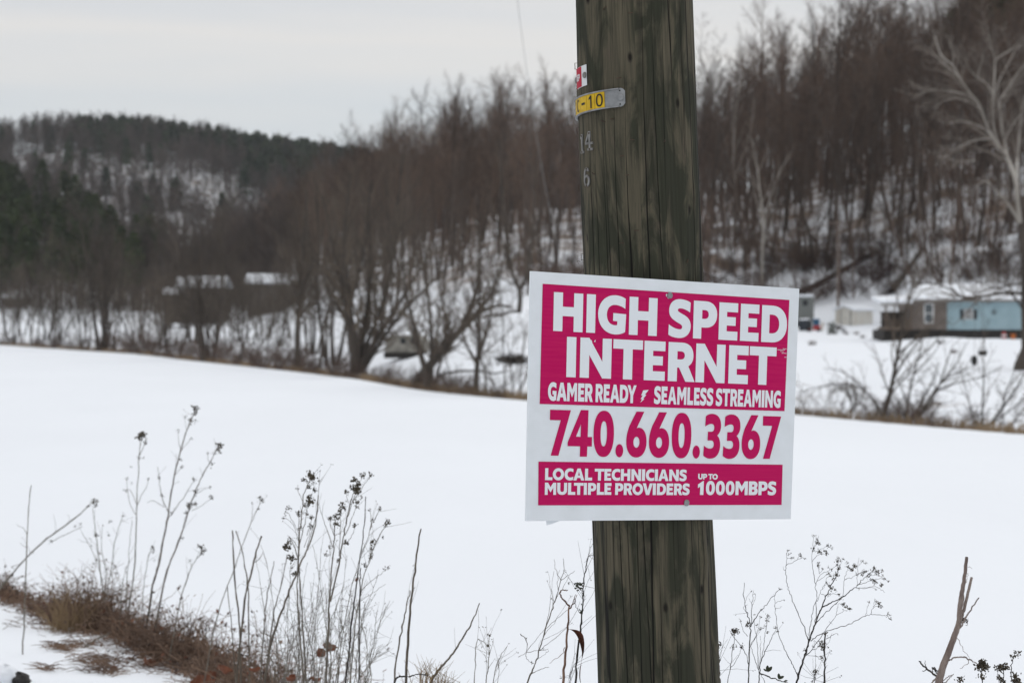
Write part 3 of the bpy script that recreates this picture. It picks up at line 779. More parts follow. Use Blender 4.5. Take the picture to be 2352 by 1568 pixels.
def cshape():
    o = [[.5 + .5 * cos(a), .5 - .5 * sin(a)] for a in np.linspace(.72, 2 * pi - .72, 26)]
    i_ = [[.5 + .30 * cos(a), .5 - .38 * sin(a)] for a in np.linspace(2 * pi - .72, .72, 26)]
    return [o + i_]
a1 = -.545
for k, ch in enumerate(tiles):
    hi, lo = a1 - k * .200, a1 - (k + 1) * .200 + .009
    tl = strip_grid('number_tile', lambda a, b, th: nb(lo + (hi - lo) * a, (1 - 2 * b) * .84, .0022 + th), 6, 2, M['tag_yellow'], strip, NO, .001)
    lp = cshape() if ch == 'C' else [path(s) if isinstance(s, str) else s for s in THIN[ch]]
    V2, F2 = fill2d(lp)
    pm = (hi + lo) / 2; w = {'0': .0155, '1': .012, '-': .012, 'C': .0145}[ch]
    V = [nb(pm + (x - .5) * w / .1135, (.5 - y) * 1.36, .0030) for x, y in V2]
    mesh_obj('printed_character', V, F2, M['tag_black'], tl, NO)

rt = empty('pole_tag', tuple(pole_p(-1.3, ZN + .08)))
tag(rt, 'small white tag with a red band nailed to the pole above the yellow number strip', 'pole tag')
TO = tuple(pole_p(-1.3, ZN + .08))
tph, tz = -1.19, (VH - 177) / FPX * 4.45
def ftag(a, b, th):
    dx = (a - .5) * .054
    return pole_p(tph + dx / .113, tz + (.5 - b) * .040 + dx * .12, .0035 + th + .0015 * math.sin(a * pi))
strip_grid('plate', ftag, 12, 4, M['tag_white'], rt, TO, .0012)
strip_grid('red_band', lambda a, b, th: ftag(.20 + .50 * a, .02 + .96 * b, .0007 + th), 10, 4, M['tag_red'], rt, TO, .0005)
for k, (ch, x0) in enumerate((('A', .10), ('E', .36), ('P', .62))):
    V2, F2 = filled(ch)
    V = [ftag(.22 + .46 * (x0 + x * .22), .34 + .32 * y, .0013) for x, y in V2]
    mesh_obj('letter', V, F2, M['tag_white'], rt, TO)
for a in (.08, .92):
    c = ftag(a, .5, .0005); nrm = ftag(a, .5, .02) - c
    disc_on(c, nrm, .0060, .003, 'nail_head', M['dull_steel'], rt, TO)

NUM = {'1': ['M .38 0 L .66 0 .66 .88 .92 .88 .92 1 .12 1 .12 .88 .38 .88 .38 .20 .16 .26 .16 .12'],
       '4': ['M .50 0 L .74 0 .74 .56 .98 .56 .98 .68 .74 .68 .74 .88 .96 .88 .96 1 .30 1 .30 .88 .52 .88 .52 .68 .02 .68 .02 .58', 'M .52 .22 L .52 .56 .20 .56'],
       '6': ['M .86 .20 C .86 .08 .70 0 .54 0 C .20 0 .04 .28 .04 .62 C .04 .86 .22 1 .50 1 C .78 1 .96 .88 .96 .68 C .96 .50 .78 .38 .54 .38 C .42 .38 .32 .42 .26 .48 C .27 .26 .38 .13 .54 .13 C .62 .13 .66 .16 .66 .20']}
def numeral(ch, u, v, label, w, h=.037):
    ph, z = phi_of(u, v); ph = math.asin(math.sin(ph) * .975)
    o = empty('metal_numeral', tuple(pole_p(ph, z))); tag(o, label, 'numeral', 'metal numerals nailed to the pole')
    lp = [path(s) for s in NUM[ch]]
    if ch == '6': lp.append(ell(.5, .69, .24, .19, 24))
    org = tuple(pole_p(ph, z))
    V2, F2 = fill2d(lp)
    V = []
    for th in (.0012, .0034):
        for x, y in V2: V.append(pole_p(ph + (x - .5) * w / .114, z + (.5 - y) * h, th))
    n = len(V2); Fq = [list(f) for f in F2] + [[i + n for i in f] for f in F2]
    off = 0
    # side walls along each outline
    nv = len(V)
    for l in lp:
        s = len(V)
        for th in (.0012, .0034):
            for x, y in l: V.append(pole_p(ph + (x - .5) * w / .114, z + (.5 - y) * h, th))
        k = len(l)
        Fq += [[s + i, s + (i + 1) % k, s + k + (i + 1) % k, s + k + i] for i in range(k)]
    mesh_obj('digit', V, Fq, M['dull_steel'], o, org)
    nails = {'1': ((.52, .09), (.52, .93)), '4': ((.62, .10), (.63, .93)), '6': ((.55, .07), (.5, .95))}[ch]
    for x, y in nails:
        c = pole_p(ph + (x - .5) * w / .114, z + (.5 - y) * h, .0034); disc_on(c, pole_p(ph, z, .03) - pole_p(ph, z), .0020, .0012, 'nail', M['rust'], o, org, 10)
numeral('1', 1337.6, 331, 'metal numeral 1 on the pole, at the edge left of the 4', .021)
numeral('4', 1353.2, 324, 'metal numeral 4 on the pole below the yellow number strip', .026)
numeral('6', 1348.5, 407, 'metal numeral 6 on the pole below the numeral 14', .024)



# ---------------------------------------------------------------- trees
def unit(v): return v / (np.linalg.norm(v) + 1e-12)
def perp(v, az):
    a = np.cross(v, (0, 0, 1.)) if abs(v[2]) < .95 else np.cross(v, (1., 0, 0)); a = unit(a); b = np.cross(v, a)
    return cos(az) * a + sin(az) * b
def grow(TT, TC, p, d, L, r, lev, P, g):
    """one limb and everything that grows on it; TT takes trunk and limbs, TC the twigs"""
    n = P['seg'][lev]; pts = [np.array(p, float)]; d = unit(np.array(d, float))
    for i in range(n):
        d = unit(d + g.normal(0, P['wan'][lev], 3) + np.array([0, 0, P['trop'][lev]]))
        pts.append(pts[-1] + d * L / n)
    pts = np.array(pts); rad = np.linspace(r, max(r * P['tap'][lev], P['rmin'] * .6), n + 1)
    if lev == 0: rad[0] *= P.get('flare', 1.25)
    (TT if lev <= P['tlev'] else TC).add(pts, rad, P['k'][lev])
    if lev < P['max']: sprout(TT, TC, pts, rad, L, lev, P, g)
def sprout(TT, TC, pts, rad, L, lev, P, g, nch=None):
    n = len(pts) - 1; m = nch or P['nch'][lev]; az = g.uniform(0, 6.28)
    for i in range(m):
        t = P['st'][lev] + (1 - P['st'][lev]) * ((i + g.uniform(0, 1)) / m)
        f = t * n; j = min(int(f), n - 1); f -= j
        q = pts[j] * (1 - f) + pts[j + 1] * f; tang = unit(pts[j + 1] - pts[j])
        az += 2.4 + g.normal(0, .5); an = R_(P['ang'][lev] + g.normal(0, 9))
        nd = tang * cos(an) + perp(tang, az) * sin(an)
        l = L * P['lr'][lev] * (1 - P.get('sh', .5) * (t - P['st'][lev]) / (1 - P['st'][lev] + 1e-6)) * g.uniform(.75, 1.2)
        rr = max((rad[j] * (1 - f) + rad[j + 1] * f) * P['rr'], P['rmin'])
        grow(TT, TC, q, nd, l, rr, lev + 1, P, g)

FOREST = dict(seg=[9, 5, 3, 2], wan=[.055, .09, .13, .15], trop=[.03, .10, .06, .03], tap=[.22, .3, .4, .4], k=[6, 4, 3, 3], max=3, tlev=1, nch=[17, 7, 4], st=[.42, .25, .2], ang=[42, 38, 38], lr=[.27, .48, .5], rr=.5, rmin=.011)
LOD = dict(seg=[4, 3, 2], wan=[.03, .1, .15], trop=[.03, .12, .06], tap=[.25, .3, .4], k=[4, 3, 3], max=2, tlev=1, nch=[15, 13], st=[.40, .15], ang=[40, 38], lr=[.27, .5], rr=.5, rmin=.020)
CREEK = dict(seg=[8, 6, 4, 3], wan=[.07, .10, .13, .16], trop=[.05, .08, .05, .02], tap=[.3, .3, .35, .4], k=[7, 5, 3, 3], max=3, tlev=1, nch=[11, 9, 6], st=[.22, .2, .15], ang=[38, 38, 40], lr=[.40, .45, .45], rr=.5, rmin=.0075, sh=.45)
SHRUB = dict(seg=[6, 4, 3], wan=[.12, .15, .18], trop=[.04, .03, .0], tap=[.35, .4, .5], k=[4, 3, 3], max=2, tlev=0, nch=[8, 6], st=[.18, .15], ang=[38, 42], lr=[.5, .5], rr=.6, rmin=.006)

def build_tree(name, stems, P, g, tm, cm, origin=(0, 0, 0), loc=None, rz=0.0):
    """stems: list of (offset, direction, length, radius)"""
    TT, TC = Tubes(), Tubes()
    for (o, d, L, r) in stems: grow(TT, TC, o, d, L, r, 0, P, g)
    root = empty(name, loc if loc is not None else (0, 0, 0), rz)
    TT.build('trunk', tm, root); TC.build('crown', cm, root)
    return root
def copy_tree(src):
    r = src.copy(); C.objects.link(r)
    for ch in list(src.children):
        c = ch.copy(); C.objects.link(c); c.parent = r
        for q in list(ch.children):
            e = q.copy(); C.objects.link(e); e.parent = c
    return r

# --- the hardwoods standing on the middle and right hillside
protos = []
for k in range(7):
    g = np.random.default_rng(100 + k)
    P = dict(FOREST); P['st'] = [g.uniform(.34, .56), .25, .2]; P['ang'] = [g.uniform(34, 50), 38, 38]
    h = g.uniform(15, 19)
    protos.append(build_tree('hillside_tree', [((0, 0, -.4), (g.normal(0, .03), g.normal(0, .03), 1), h, g.uniform(.13, .21))], P, g, M['bark'], M['twig']))
spots = []
for _ in range(14000):
    u = rng.uniform(540, 2750); df = max(float(f_df(u)), float(f_dc(u)) + 45); dk = max(float(f_dk(u)), df + 70)
    d = rng.uniform(df + (16 if u > 1600 else 6), dk + 45)
    # density per square metre falls near the foot
    w = d / 400 * min(1, .25 + (d - df) / 60)
    if rng.uniform() > w: continue
    x = (u - UC) / FPX * d
    if any((x - a) ** 2 + (d - b) ** 2 < 2.1 ** 2 for a, b, _ in spots[-500:]): continue
    spots.append((x, d, u))
    if len(spots) >= 1330: break
spots.sort(key=lambda s: s[1])
hid = lambda u: 1395 < u < 1560
vis = [s for s in spots if not hid(s[2]) and s[2] < 2460]
near_set = vis[:285]; ns = set(near_set)
far_set = [s for s in spots if s not in ns]
lab_r = 'slender bare tree in the leafless wood on the hillside right of the pole'
lab_m = 'slender bare tree in the leafless wood on the hillside left of the pole'
used = set()
for i, (x, y, u) in enumerate(near_set):
    k = int(rng.integers(0, 7)); o = protos[k] if k not in used else copy_tree(protos[k]); used.add(k)
    o.location = (x, y, ground(x, y)); o.rotation_euler = (rng.normal(0, .06), rng.normal(0, .06), rng.uniform(0, 6.28))
    s = (rng.uniform(.68, 1.12) if rng.uniform() < .85 else rng.uniform(1.12, 1.32)) * np.interp(u, [560, 700, 900, 1100, 1300, 1560, 1640, 1740, 1830, 1900], [.68, .78, .86, .82, .82, .76, .78, 1, .86, 1]); o.scale = (s, s, s)
    tag(o, lab_r if u > 1480 else lab_m, 'tree', 'bare trees on the right hillside' if u > 1480 else 'bare trees on the middle hillside')
for k in range(7):
    if k not in used:
        for ch in list(protos[k].children): bpy.data.objects.remove(ch)
        bpy.data.objects.remove(protos[k])

def lod_tree(seed, h, P=LOD):
    g = np.random.default_rng(seed); TT = Tubes()
    P = dict(P); P['st'] = [g.uniform(.32, .5), .15]; P['ang'] = [g.uniform(32, 48), 38]
    grow(TT, TT, (0, 0, -.4), (0, 0, 1), h, h * .0098, 0, P, g)
    return TT.arrays()
def lod_pine(seed, h, nq=240, qs=.55):
    g = np.random.default_rng(seed); TT = Tubes(); TT.add([(0, 0, -.4), (0, 0, h * .5), (0, 0, h)], [h * .012, h * .008, .03], 4)
    for _ in range(nq):
        z = h * g.uniform(.28, 1) ** .8; R = (h * .24) * (1 - z / h) ** .7 + .25
        a = g.uniform(0, 6.28); rr = R * math.sqrt(g.uniform(.1, 1)); c = np.array([rr * cos(a), rr * sin(a), z - .25 * rr])
        p = unit(g.normal(0, 1, 3)); q = unit(np.cross(p, g.normal(0, 1, 3))); s = qs * g.uniform(.5, 1.2)
        TT.quad(c - p * s, c - q * s * .35, c + p * s, c + q * s * .35)
    return TT.arrays()
def scatter(name, arrs, places, m, label, cat, smooth=False):
    VV, FF, TT, off = [], [], [], 0
    for (k, x, y, z, s, a, tone) in places:
        V, Fq = arrs[k]; c, sn = cos(a), sin(a)
        Q = np.empty_like(V); Q[:, 0] = (V[:, 0] * c - V[:, 1] * sn) * s + x; Q[:, 1] = (V[:, 0] * sn + V[:, 1] * c) * s + y; Q[:, 2] = V[:, 2] * s + z
        VV.append(Q.astype(np.float32)); FF.append(Fq + off); TT.append(np.full(len(V), tone)); off += len(V)
    o = mesh_obj(name, np.concatenate(VV), np.concatenate(FF), m, attr=np.concatenate(TT), smooth=smooth)
    return tag(o, label, cat, kind='stuff')
lods = [lod_tree(200 + k, 17) for k in range(6)]
scatter('hillside_wood', lods, [(int(rng.integers(0, 6)), x, y, ground(x, y), (rng.uniform(.62, 1.1) if rng.uniform() < .86 else rng.uniform(1.1, 1.36)) * np.interp(u, [560, 700, 900, 1100, 1300, 1560, 1640, 1740, 1830, 1900], [.64, .76, .84, .80, .80, .74, .76, 1, .86, 1]), rng.uniform(0, 6.28), rng.uniform()) for x, y, u in far_set], M['bark_lod'], 'bare brown wood higher up behind the nearer hillside trees', 'wood')
# young growth under the hillside trees
sap = dict(seg=[4, 2], wan=[.10, .15], trop=[.05, .08], tap=[.3, .4], k=[3, 3], max=1, tlev=0, nch=[9], st=[.25], ang=[35], lr=[.38], rr=.5, rmin=.012)
saps = [lod_tree(300 + k, 6.0, dict(sap, st=[.2])) if False else None for k in range(0)]
def sapling(seed, h):
    g = np.random.default_rng(seed); T = Tubes(); grow(T, T, (0, 0, -.2), (g.normal(0, .16), g.normal(0, .1), 1), h, h * .0085, 0, sap, g); return T.arrays()
saps = [sapling(320 + k, 7.5) for k in range(7)]
pl = []
for q_ in range(1500):
    u = rng.uniform(620, 2750) if q_ < 560 else rng.uniform(1560, 2500); df = max(float(f_df(u)), float(f_dc(u)) + 45); d = df + rng.uniform(4 if u < 1600 else 8, 110)
    x = (u - UC) / FPX * d; pl.append((int(rng.integers(0, 7)), x, d, ground(x, d), rng.uniform(.45, 1.25), rng.uniform(0, 6.28), rng.uniform()))
scatter('undergrowth', saps, pl, M['bark_lod'], 'thin young growth between the trunks low on the hillside', 'undergrowth')

# --- far ridge and the nearer slope on the left
rl = [lod_tree(400 + k, 15, dict(LOD, nch=[11, 7], rmin=.06, k=[3, 3, 3], seg=[3, 2, 1])) for k in range(5)]
rp_ = [lod_pine(450 + k, 14, 150, 1.35) for k in range(4)]
pt, pp = [], []
tries = 0
while len(pt) + len(pp) < 5200 and tries < 60000:
    tries += 1
    u = rng.uniform(-450, 1350) if rng.uniform() < .8 else rng.uniform(-1500, -450); dk = max(float(f_dk(u)), 0); d = rng.uniform(max(640, dk + 60), 985)
    x = (u - UC) / FPX * d; z = ground(x, d); v = VH - z / d * FPX
    # open snowy patch crossing the slope
    line = np.interp(u, [0, 60, 300, 560, 700], [395, 405, 445, 520, 600])
    if 30 < u < 640 and abs(v - line) < np.interp(u, [30, 300, 450, 640], [20, 32, 50, 30]) and rng.uniform() < .84: continue
    if v > 600: continue
    a = (int(rng.integers(0, 5)), x, d, z, rng.uniform(.9, 1.12), rng.uniform(0, 6.28), rng.uniform())
    pine = (d > 900 and u > 180 and rng.uniform() < .55) or (560 < u < 720 and v < 470 and rng.uniform() < .7) or rng.uniform() < .05
    (pp if pine else pt).append(((int(rng.integers(0, 4)),) + a[1:]) if pine else a)
scatter('ridge_wood', rl, pt, M['ridge_lod'], 'bare grey wood covering the far ridge on the left', 'wood')
scatter('ridge_evergreens', rp_, pp, M['needle_lod'], 'dark evergreens along the crest of the far ridge', 'evergreens')
ll = [lod_tree(500 + k, 15, dict(LOD, nch=[14, 9], rmin=.032, k=[3, 3, 3], seg=[4, 2, 2])) for k in range(5)]
lp = [lod_pine(550 + k, 15, 260, .62) for k in range(4)]
pt, pp, pine_sp = [], [], []
for q_ in range(2150):
    u = rng.uniform(-420, 660) if q_ < 1750 else rng.uniform(-1300, -420); df = float(f_df(u)); dk = float(f_dk(u)); d = rng.uniform(df + 2, dk + 40) if q_ < 1150 or q_ >= 1950 else df + abs(rng.normal(0, 1)) * 16 - 3
    x = (u - UC) / FPX * d; z = ground(x, d); v = VH - z / d * FPX
    if 40 < u < 150 and 560 < v < 640 and rng.uniform() < .9: continue
    a = (int(rng.integers(0, 5)), x, d, z, rng.uniform(.6, 1.0), rng.uniform(0, 6.28), rng.uniform())
    p_ = np.interp(u, [-400, 0, 150, 320, 420], [.8, .8, .62, .45, 0]) * np.interp(v, [480, 600, 680], [1, .8, .15])
    if rng.uniform() < p_: pine_sp.append((x, d, z, u, v))
    else: pt.append(a if q_ < 1150 or q_ >= 1950 else a[:4] + (a[4] * .62,) + a[5:])
scatter('left_slope_wood', ll, pt, M['ridge_lod'], 'bare brown wood on the low slope at the left of the valley', 'wood')
# evergreens on that slope stand out one by one
def pine_proto(seed, h, nq, qs):
    g = np.random.default_rng(seed); root = empty('pine_tree'); T = Tubes(); T.add([(0, 0, -.4), (0, 0, h * .5), (0, 0, h)], [h * .013, h * .009, .03], 6)
    for _ in range(26):
        z = h * g.uniform(.3, .95); a = g.uniform(0, 6.28); l = h * .24 * (1 - z / h) ** .7
        T.add([(0, 0, z), (l * .5 * cos(a), l * .5 * sin(a), z + .05 * l), (l * cos(a), l * sin(a), z - .05 * l)], [.05, .03, .01], 3)
    T.build('trunk', M['bark'], root)
    V, Fq = lod_pine(seed, h, nq, qs); cut = 12
    mesh_obj('crown', V[cut:], Fq[8:] - cut, M['needle'], root)
    return root
pines = [pine_proto(570 + k, 15, 420, .55) for k in range(4)]
pine_sp.sort(key=lambda s: s[1])
for i, (x, y, z, u, v) in enumerate(pine_sp[:200]):
    o = pines[i] if i < 4 else copy_tree(pines[int(rng.integers(0, 4))])
    o.location = (x, y, z); s = rng.uniform(.75, 1.2); o.scale = (s * 1.2, s * 1.2, s); o.rotation_euler = (0, 0, rng.uniform(0, 6.28))
    tag(o, 'dark pine among bare trees on the low slope at the left edge', 'pine', 'dark pines on the left slope')
for (u, d, s) in ((2170, 300, .95), (2215, 296, 1.1), (2262, 302, 1.15), (2300, 293, 1.2), (2338, 299, 1.15), (2390, 296, 1.2), (2240, 289, 1.3), (2320, 284, 1.35), (1660, 322, .8), (2375, 285, 1.3), (2190, 285, 1.1), (2278, 280, 1.3), (2345, 279, 1.35), (2130, 292, .9)):
    o = copy_tree(pines[int(rng.integers(0, 4))]); p = on_ground(u, d); o.location = tuple(p); o.scale = (s * 1.25, s * 1.25, s); o.rotation_euler = (0, 0, rng.uniform(0, 6.28))
    tag(o, 'dark pine on top of the right hill above the pale sycamore' if u > 2000 else 'dark pine among bare trees just right of the pole', 'pine', 'dark pines on the right hilltop' if u > 2000 else None)

# --- trees traced one by one along the creek
def traced(name, u0, d, limbs, P, seed, tm, cm, label, cat='tree', twig=(6, 9), group=None, lev=1, jit=.35, base=None):
    """limbs: list of (points in photograph units, radius px at the start, radius px at the end); each lies near distance d"""
    g = np.random.default_rng(seed); TT, TC = Tubes(), Tubes(); px = d / FPX
    bp = on_ground(u0, d) if base is None else np.array(base)
    for pts, r0, r1 in limbs:
        dd = d + np.cumsum(g.normal(0, jit * d * .004, len(pts))); dd[0] = d if pts[0][1] > limbs[0][0][0][1] - 5 else dd[0]
        W = np.array([at(u, v, q) for (u, v), q in zip(pts, dd)])
        # smooth the traced line
        t = np.linspace(0, len(W) - 1, (len(W) - 1) * 3 + 1)
        S = np.stack([np.interp(t, np.arange(len(W)), W[:, i]) for i in range(3)], 1)
        S[1:-1] = S[1:-1] * .5 + (S[2:] + S[:-2]) * .25
        rad = np.linspace(r0, r1, len(S)) * px
        TT.add(S, rad, 8 if r0 > 5 else 6)
        L = np.sum(np.linalg.norm(np.diff(S, axis=0), axis=1))
        nt_ = max(2, int(L / (d * .0045) * twig[0] / 6))
        Q = dict(P); Q['lr'] = [0, min(.45, 2.6 / max(L, .5)), .5, .5]; Q['st'] = [0, .25 if pts[0][1] > limbs[0][0][0][1] - 5 else .08, .15, .15]
        sprout(TT, TC, S, rad, L, lev, Q, g, nt_)
    root = empty(name, tuple(bp))
    TT.build('trunk', tm, root, bp); TC.build('crown', cm, root, bp)
    return tag(root, label, cat, group)

def stems(g, n, L, r, spread, lean=0.0, foot=.35):
    o = []
    for i in range(n):
        a = 2 * pi * i / max(n, 1) + g.uniform(-.5, .5)
        dx = spread * cos(a) * g.uniform(.4, 1.2) + lean; dy = spread * sin(a) * g.uniform(.4, 1.2)
        o.append(((foot * cos(a) * (n > 1), foot * sin(a) * (n > 1), -.3), (dx, dy, 1), L * g.uniform(.75, 1.1), r * g.uniform(.7, 1.15)))
    return o
def creek_tree(u, back, n, h, r, spread, label, lean=0.0, seed=0, P=None, group=None, cat='tree', name='creek_tree', tm='creek_bark', cm='creek_twig'):
    g = np.random.default_rng(seed); d = float(f_dc(u)) + back
    p = on_ground(u, d)
    o = build_tree(name, stems(g, n, h, r * .72, spread, lean), P or CREEK, g, M[tm], M[cm], loc=tuple(p))
    return tag(o, label, cat, group)
dense = dict(CREEK, nch=[12, 9, 6]); thin = dict(CREEK, nch=[8, 7, 5])
creek_tree(28, 2, 5, 9, .14, .30, 'bare many-stemmed tree at the left end of the creek line', seed=1, P=dense)
creek_tree(78, 3, 2, 11, .17, .12, 'bare tree with a thin dark stem second from the left end of the creek line', seed=2)
creek_tree(135, 2, 7, 7, .10, .45, 'dense rounded bare thicket left of the thick forked creek tree', seed=3, P=dense)
creek_tree(196, 2, 2, 11, .18, .10, 'bare creek tree just left of the thick stump-like forked trunk', seed=4)
creek_tree(236, 2, 4, 14, .30, .16, 'thick dark forked creek tree at the field edge on the left', seed=5, P=dense)
creek_tree(262, 5, 1, 13, .17, .05, 'slim upright creek tree touching the thick forked tree', seed=6)
creek_tree(335, 2, 5, 7.5, .11, .55, 'wide spreading bare creek tree between the thick forked tree and the dark clump', seed=7)
creek_tree(395, 4, 3, 8.5, .10, .40, 'spreading thin-stemmed tree in front of the snowy-roofed dark house', seed=8)
creek_tree(478, 2, 6, 12, .22, .22, 'dark clump-stemmed creek tree in front of the left house', seed=9, P=dense)
creek_tree(545, 2, 3, 7.5, .12, .55, 'low bare creek tree leaning right below the house with the bright snowy roof', lean=.55, seed=10)
creek_tree(608, 2, 4, 5.0, .07, .7, 'low spreading creek shrub left of the straight dark trunk', lean=.35, seed=11, cat='shrub', name='creek_shrub', P=dict(SHRUB, nch=[10, 7]))
traced('creek_tree', 684, float(f_dc(684)) + 1.5, [([(684, 846), (683, 800), (684, 740), (690, 680), (694, 600), (700, 520), (705, 440)], 8, 2.5), ([(690, 680), (712, 620), (735, 560), (750, 500)], 4, 1), ([(688, 700), (668, 640), (650, 580), (640, 510)], 4, 1), ([(697, 580), (680, 520), (672, 450)], 3, 1), ([(685, 735), (720, 690), (760, 650)], 2.5, 1)], CREEK, 12, M['creek_bark'], M['creek_twig'], 'straight single dark trunk at the field edge beside the snowy-roofed house', twig=(9, 9))
creek_tree(742, 3, 3, 7, .07, .35, 'thin sapling clump between the straight dark trunk and the big leaning multi-stem tree', seed=13, lean=.3, P=thin)
traced('creek_tree', 818, float(f_dc(818)) + 1.5, [
 ([(818, 858), (817, 815), (812, 770), (800, 720), (795, 650), (790, 570), (798, 480), (805, 400)], 15, 2),
 ([(820, 850), (828, 800), (840, 740), (850, 660), (852, 580), (846, 500), (850, 420)], 9, 1.5),
 ([(826, 850), (850, 800), (880, 755), (915, 700), (950, 640), (985, 590)], 8, 1.5),
 ([(832, 852), (862, 805), (905, 740), (948, 690), (1000, 640), (1040, 600)], 6, 1.2),
 ([(822, 856), (842, 790), (872, 720), (895, 640), (910, 560), (918, 480)], 6, 1.2),
 ([(812, 770), (785, 720), (760, 680), (735, 620)], 5, 1.2), ([(800, 700), (775, 620), (760, 540)], 5, 1.2)],
 CREEK, 14, M['creek_bark'], M['creek_twig'], 'big multi-stemmed creek tree fanning out to the right in the middle of the field edge', twig=(9, 9))
traced('leaning_tree', 958, float(f_dc(958)) + 1.5, [
 ([(955, 884), (968, 862), (988, 838), (1015, 808), (1045, 770), (1080, 735), (1110, 712)], 13, 6),
 ([(1060, 752), (1085, 700), (1100, 640), (1105, 570), (1095, 500)], 7, 1.5), ([(1080, 735), (1120, 690), (1145, 640), (1160, 580)], 6, 1.5),
 ([(1020, 800), (1025, 740), (1012, 670), (1005, 600)], 5, 1.2), ([(975, 852), (960, 800), (940, 750), (925, 690)], 5, 1.2),
 ([(1110, 712), (1150, 700), (1180, 706)], 5, 1.5), ([(960, 880), (985, 845), (1000, 800), (1008, 740), (1003, 690)], 5, 1.2)],
 CREEK, 15, M['creek_bark'], M['creek_twig'], 'thick creek tree leaning far to the right with a diagonal trunk', twig=(8, 9))
traced('creek_tree', 990, float(f_dc(990)) + .8, [
 ([(990, 893), (990, 850), (992, 800), (988, 720), (980, 640), (975, 560)], 7, 1.5), ([(982, 890), (976, 845), (960, 790), (946, 730), (930, 660), (925, 580)], 8, 1.5), ([(996, 890), (1010, 840), (1022, 780), (1040, 700), (1050, 620)], 4, 1)],
 CREEK, 16, M['creek_bark'], M['creek_twig'], 'cluster of dark upright stems at the foot of the leaning creek tree')
traced('creek_tree', 1093, float(f_dc(1093)) + 1, [
 ([(1093, 904), (1094, 870), (1096, 835), (1100, 800), (1102, 760), (1100, 690), (1104, 610), (1100, 530)], 7.5, 1.6), ([(1098, 820), (1110, 790), (1122, 750), (1132, 690), (1140, 620)], 5, 1.2), ([(1094, 830), (1080, 805), (1060, 780), (1030, 762)], 3, 1), ([(1101, 770), (1085, 720), (1075, 660)], 3, 1)],
 CREEK, 17, M['creek_bark'], M['creek_twig'], 'upright forked creek tree standing just left of the sign')
creek_tree(1066, 1, 2, 6.5, .05, .25, 'thin slanting sapling between the leaning creek tree and the forked one by the sign', seed=18, P=thin)
creek_tree(1136, 2, 2, 7.5, .06, .12, 'slim sapling right behind the forked creek tree by the sign', seed=19, P=thin)
creek_tree(1172, 1, 5, 4.2, .05, .5, 'bushy shrub at the left edge of the sign', seed=20, P=dict(SHRUB, nch=[9, 7]), cat='shrub', name='creek_shrub')
# fallen limb arching along the bank, and a matted clump hanging in the shrub
d_ = float(f_dc(1060)) + .6
T = Tubes(); T.add([at(1005, 864, d_), at(1025, 856, d_), at(1060, 851, d_ + .3), at(1100, 852, d_ + .3), (at(1135, 858, d_)), at(1165, 852, d_)], [.055, .06, .055, .05, .045, .03], 6)
tag(T.build('fallen_limb', M['creek_bark']), 'long bare limb arching sideways along the creek bank left of the sign', 'fallen limb')
g = np.random.default_rng(77); T = Tubes(); cc = at(1178, 826, float(f_dc(1178)) + 1)
for _ in range(420):
    c = cc + g.normal(0, 1, 3) * np.array([.30, .2, .10]); p = unit(g.normal(0, 1, 3) * (1, 1, .35)); q = unit(np.cross(p, g.normal(0, 1, 3))); T.quad(c - p * .12, c - q * .03, c + p * .12, c + q * .03)
tag(T.build('flood_debris', M['weed_dark']), 'dark mat of flood debris caught in the shrub at the left edge of the sign', 'debris')
# dark forked tree on the slope behind
traced('forked_tree', 1192, 150, [
 ([(1192, 716), (1195, 690), (1194, 664), (1180, 640), (1170, 600), (1166, 550), (1156, 480), (1150, 400), (1146, 320)], 6, 1.5), ([(1194, 664), (1206, 645), (1214, 610), (1220, 560), (1226, 500), (1228, 430), (1232, 350)], 5, 1.3), ([(1192, 714), (1170, 716), (1150, 722), (1130, 722)], 4, 1.5), ([(1170, 600), (1150, 540), (1130, 470)], 3, 1), ([(1220, 560), (1240, 500), (1250, 440)], 2.5, 1)],
 CREEK, 21, M['creek_bark'], M['creek_twig'], 'dark Y-shaped tree on the snowy slope above the left corner of the sign', base=at(1192, 718, 150), twig=(7, 9))
# second rank of nameless creek trees to thicken the line
cr = []
for k in range(4):
    g = np.random.default_rng(60 + k); cr.append(build_tree('creek_tree', stems(g, [2, 3, 1, 4][k], 12, .14, .22), dict(CREEK, nch=[11, 8, 6]), g, M['creek_bark'], M['creek_twig']))
lab = 'bare tree in the second row behind the creek, left of the sign'
for i in range(30):
    u = 10 + i * 34 * (1 - .0038 * i) + rng.uniform(-14, 14); d = float(f_dc(u)) + rng.uniform(14, 40 if u < 800 else 70)
    d = min(d, float(f_df(u)) - 4) if float(f_df(u)) - 4 > float(f_dc(u)) + 12 else float(f_dc(u)) + 14
    
    if i >= 4 and (560 < u < 690): continue
    o = cr[i] if i < 4 else copy_tree(cr[i % 4]); o.location = tuple(on_ground(u, d)); s = rng.uniform(.65, 1.15) * (.72 if 360 < u < 700 else 1); o.scale = (s, s, s); o.rotation_euler = (0, 0, rng.uniform(0, 6.28))
    tag(o, lab, 'tree', 'second row of creek trees')

for k in range(13):
    u = 372 + k * 25 + rng.uniform(-8, 8); d = float(f_dc(u)) + rng.uniform(12, 60); o = copy_tree(cr[k % 4]); o.location = tuple(on_ground(u, min(d, 270))); s = rng.uniform(.42, .62); o.scale = (s * 1.2, s * 1.2, s); o.rotation_euler = (0, 0, rng.uniform(0, 6.28))
    tag(o, 'small bare tree screening the two dark houses across the field', 'tree', 'small trees in front of the far houses')

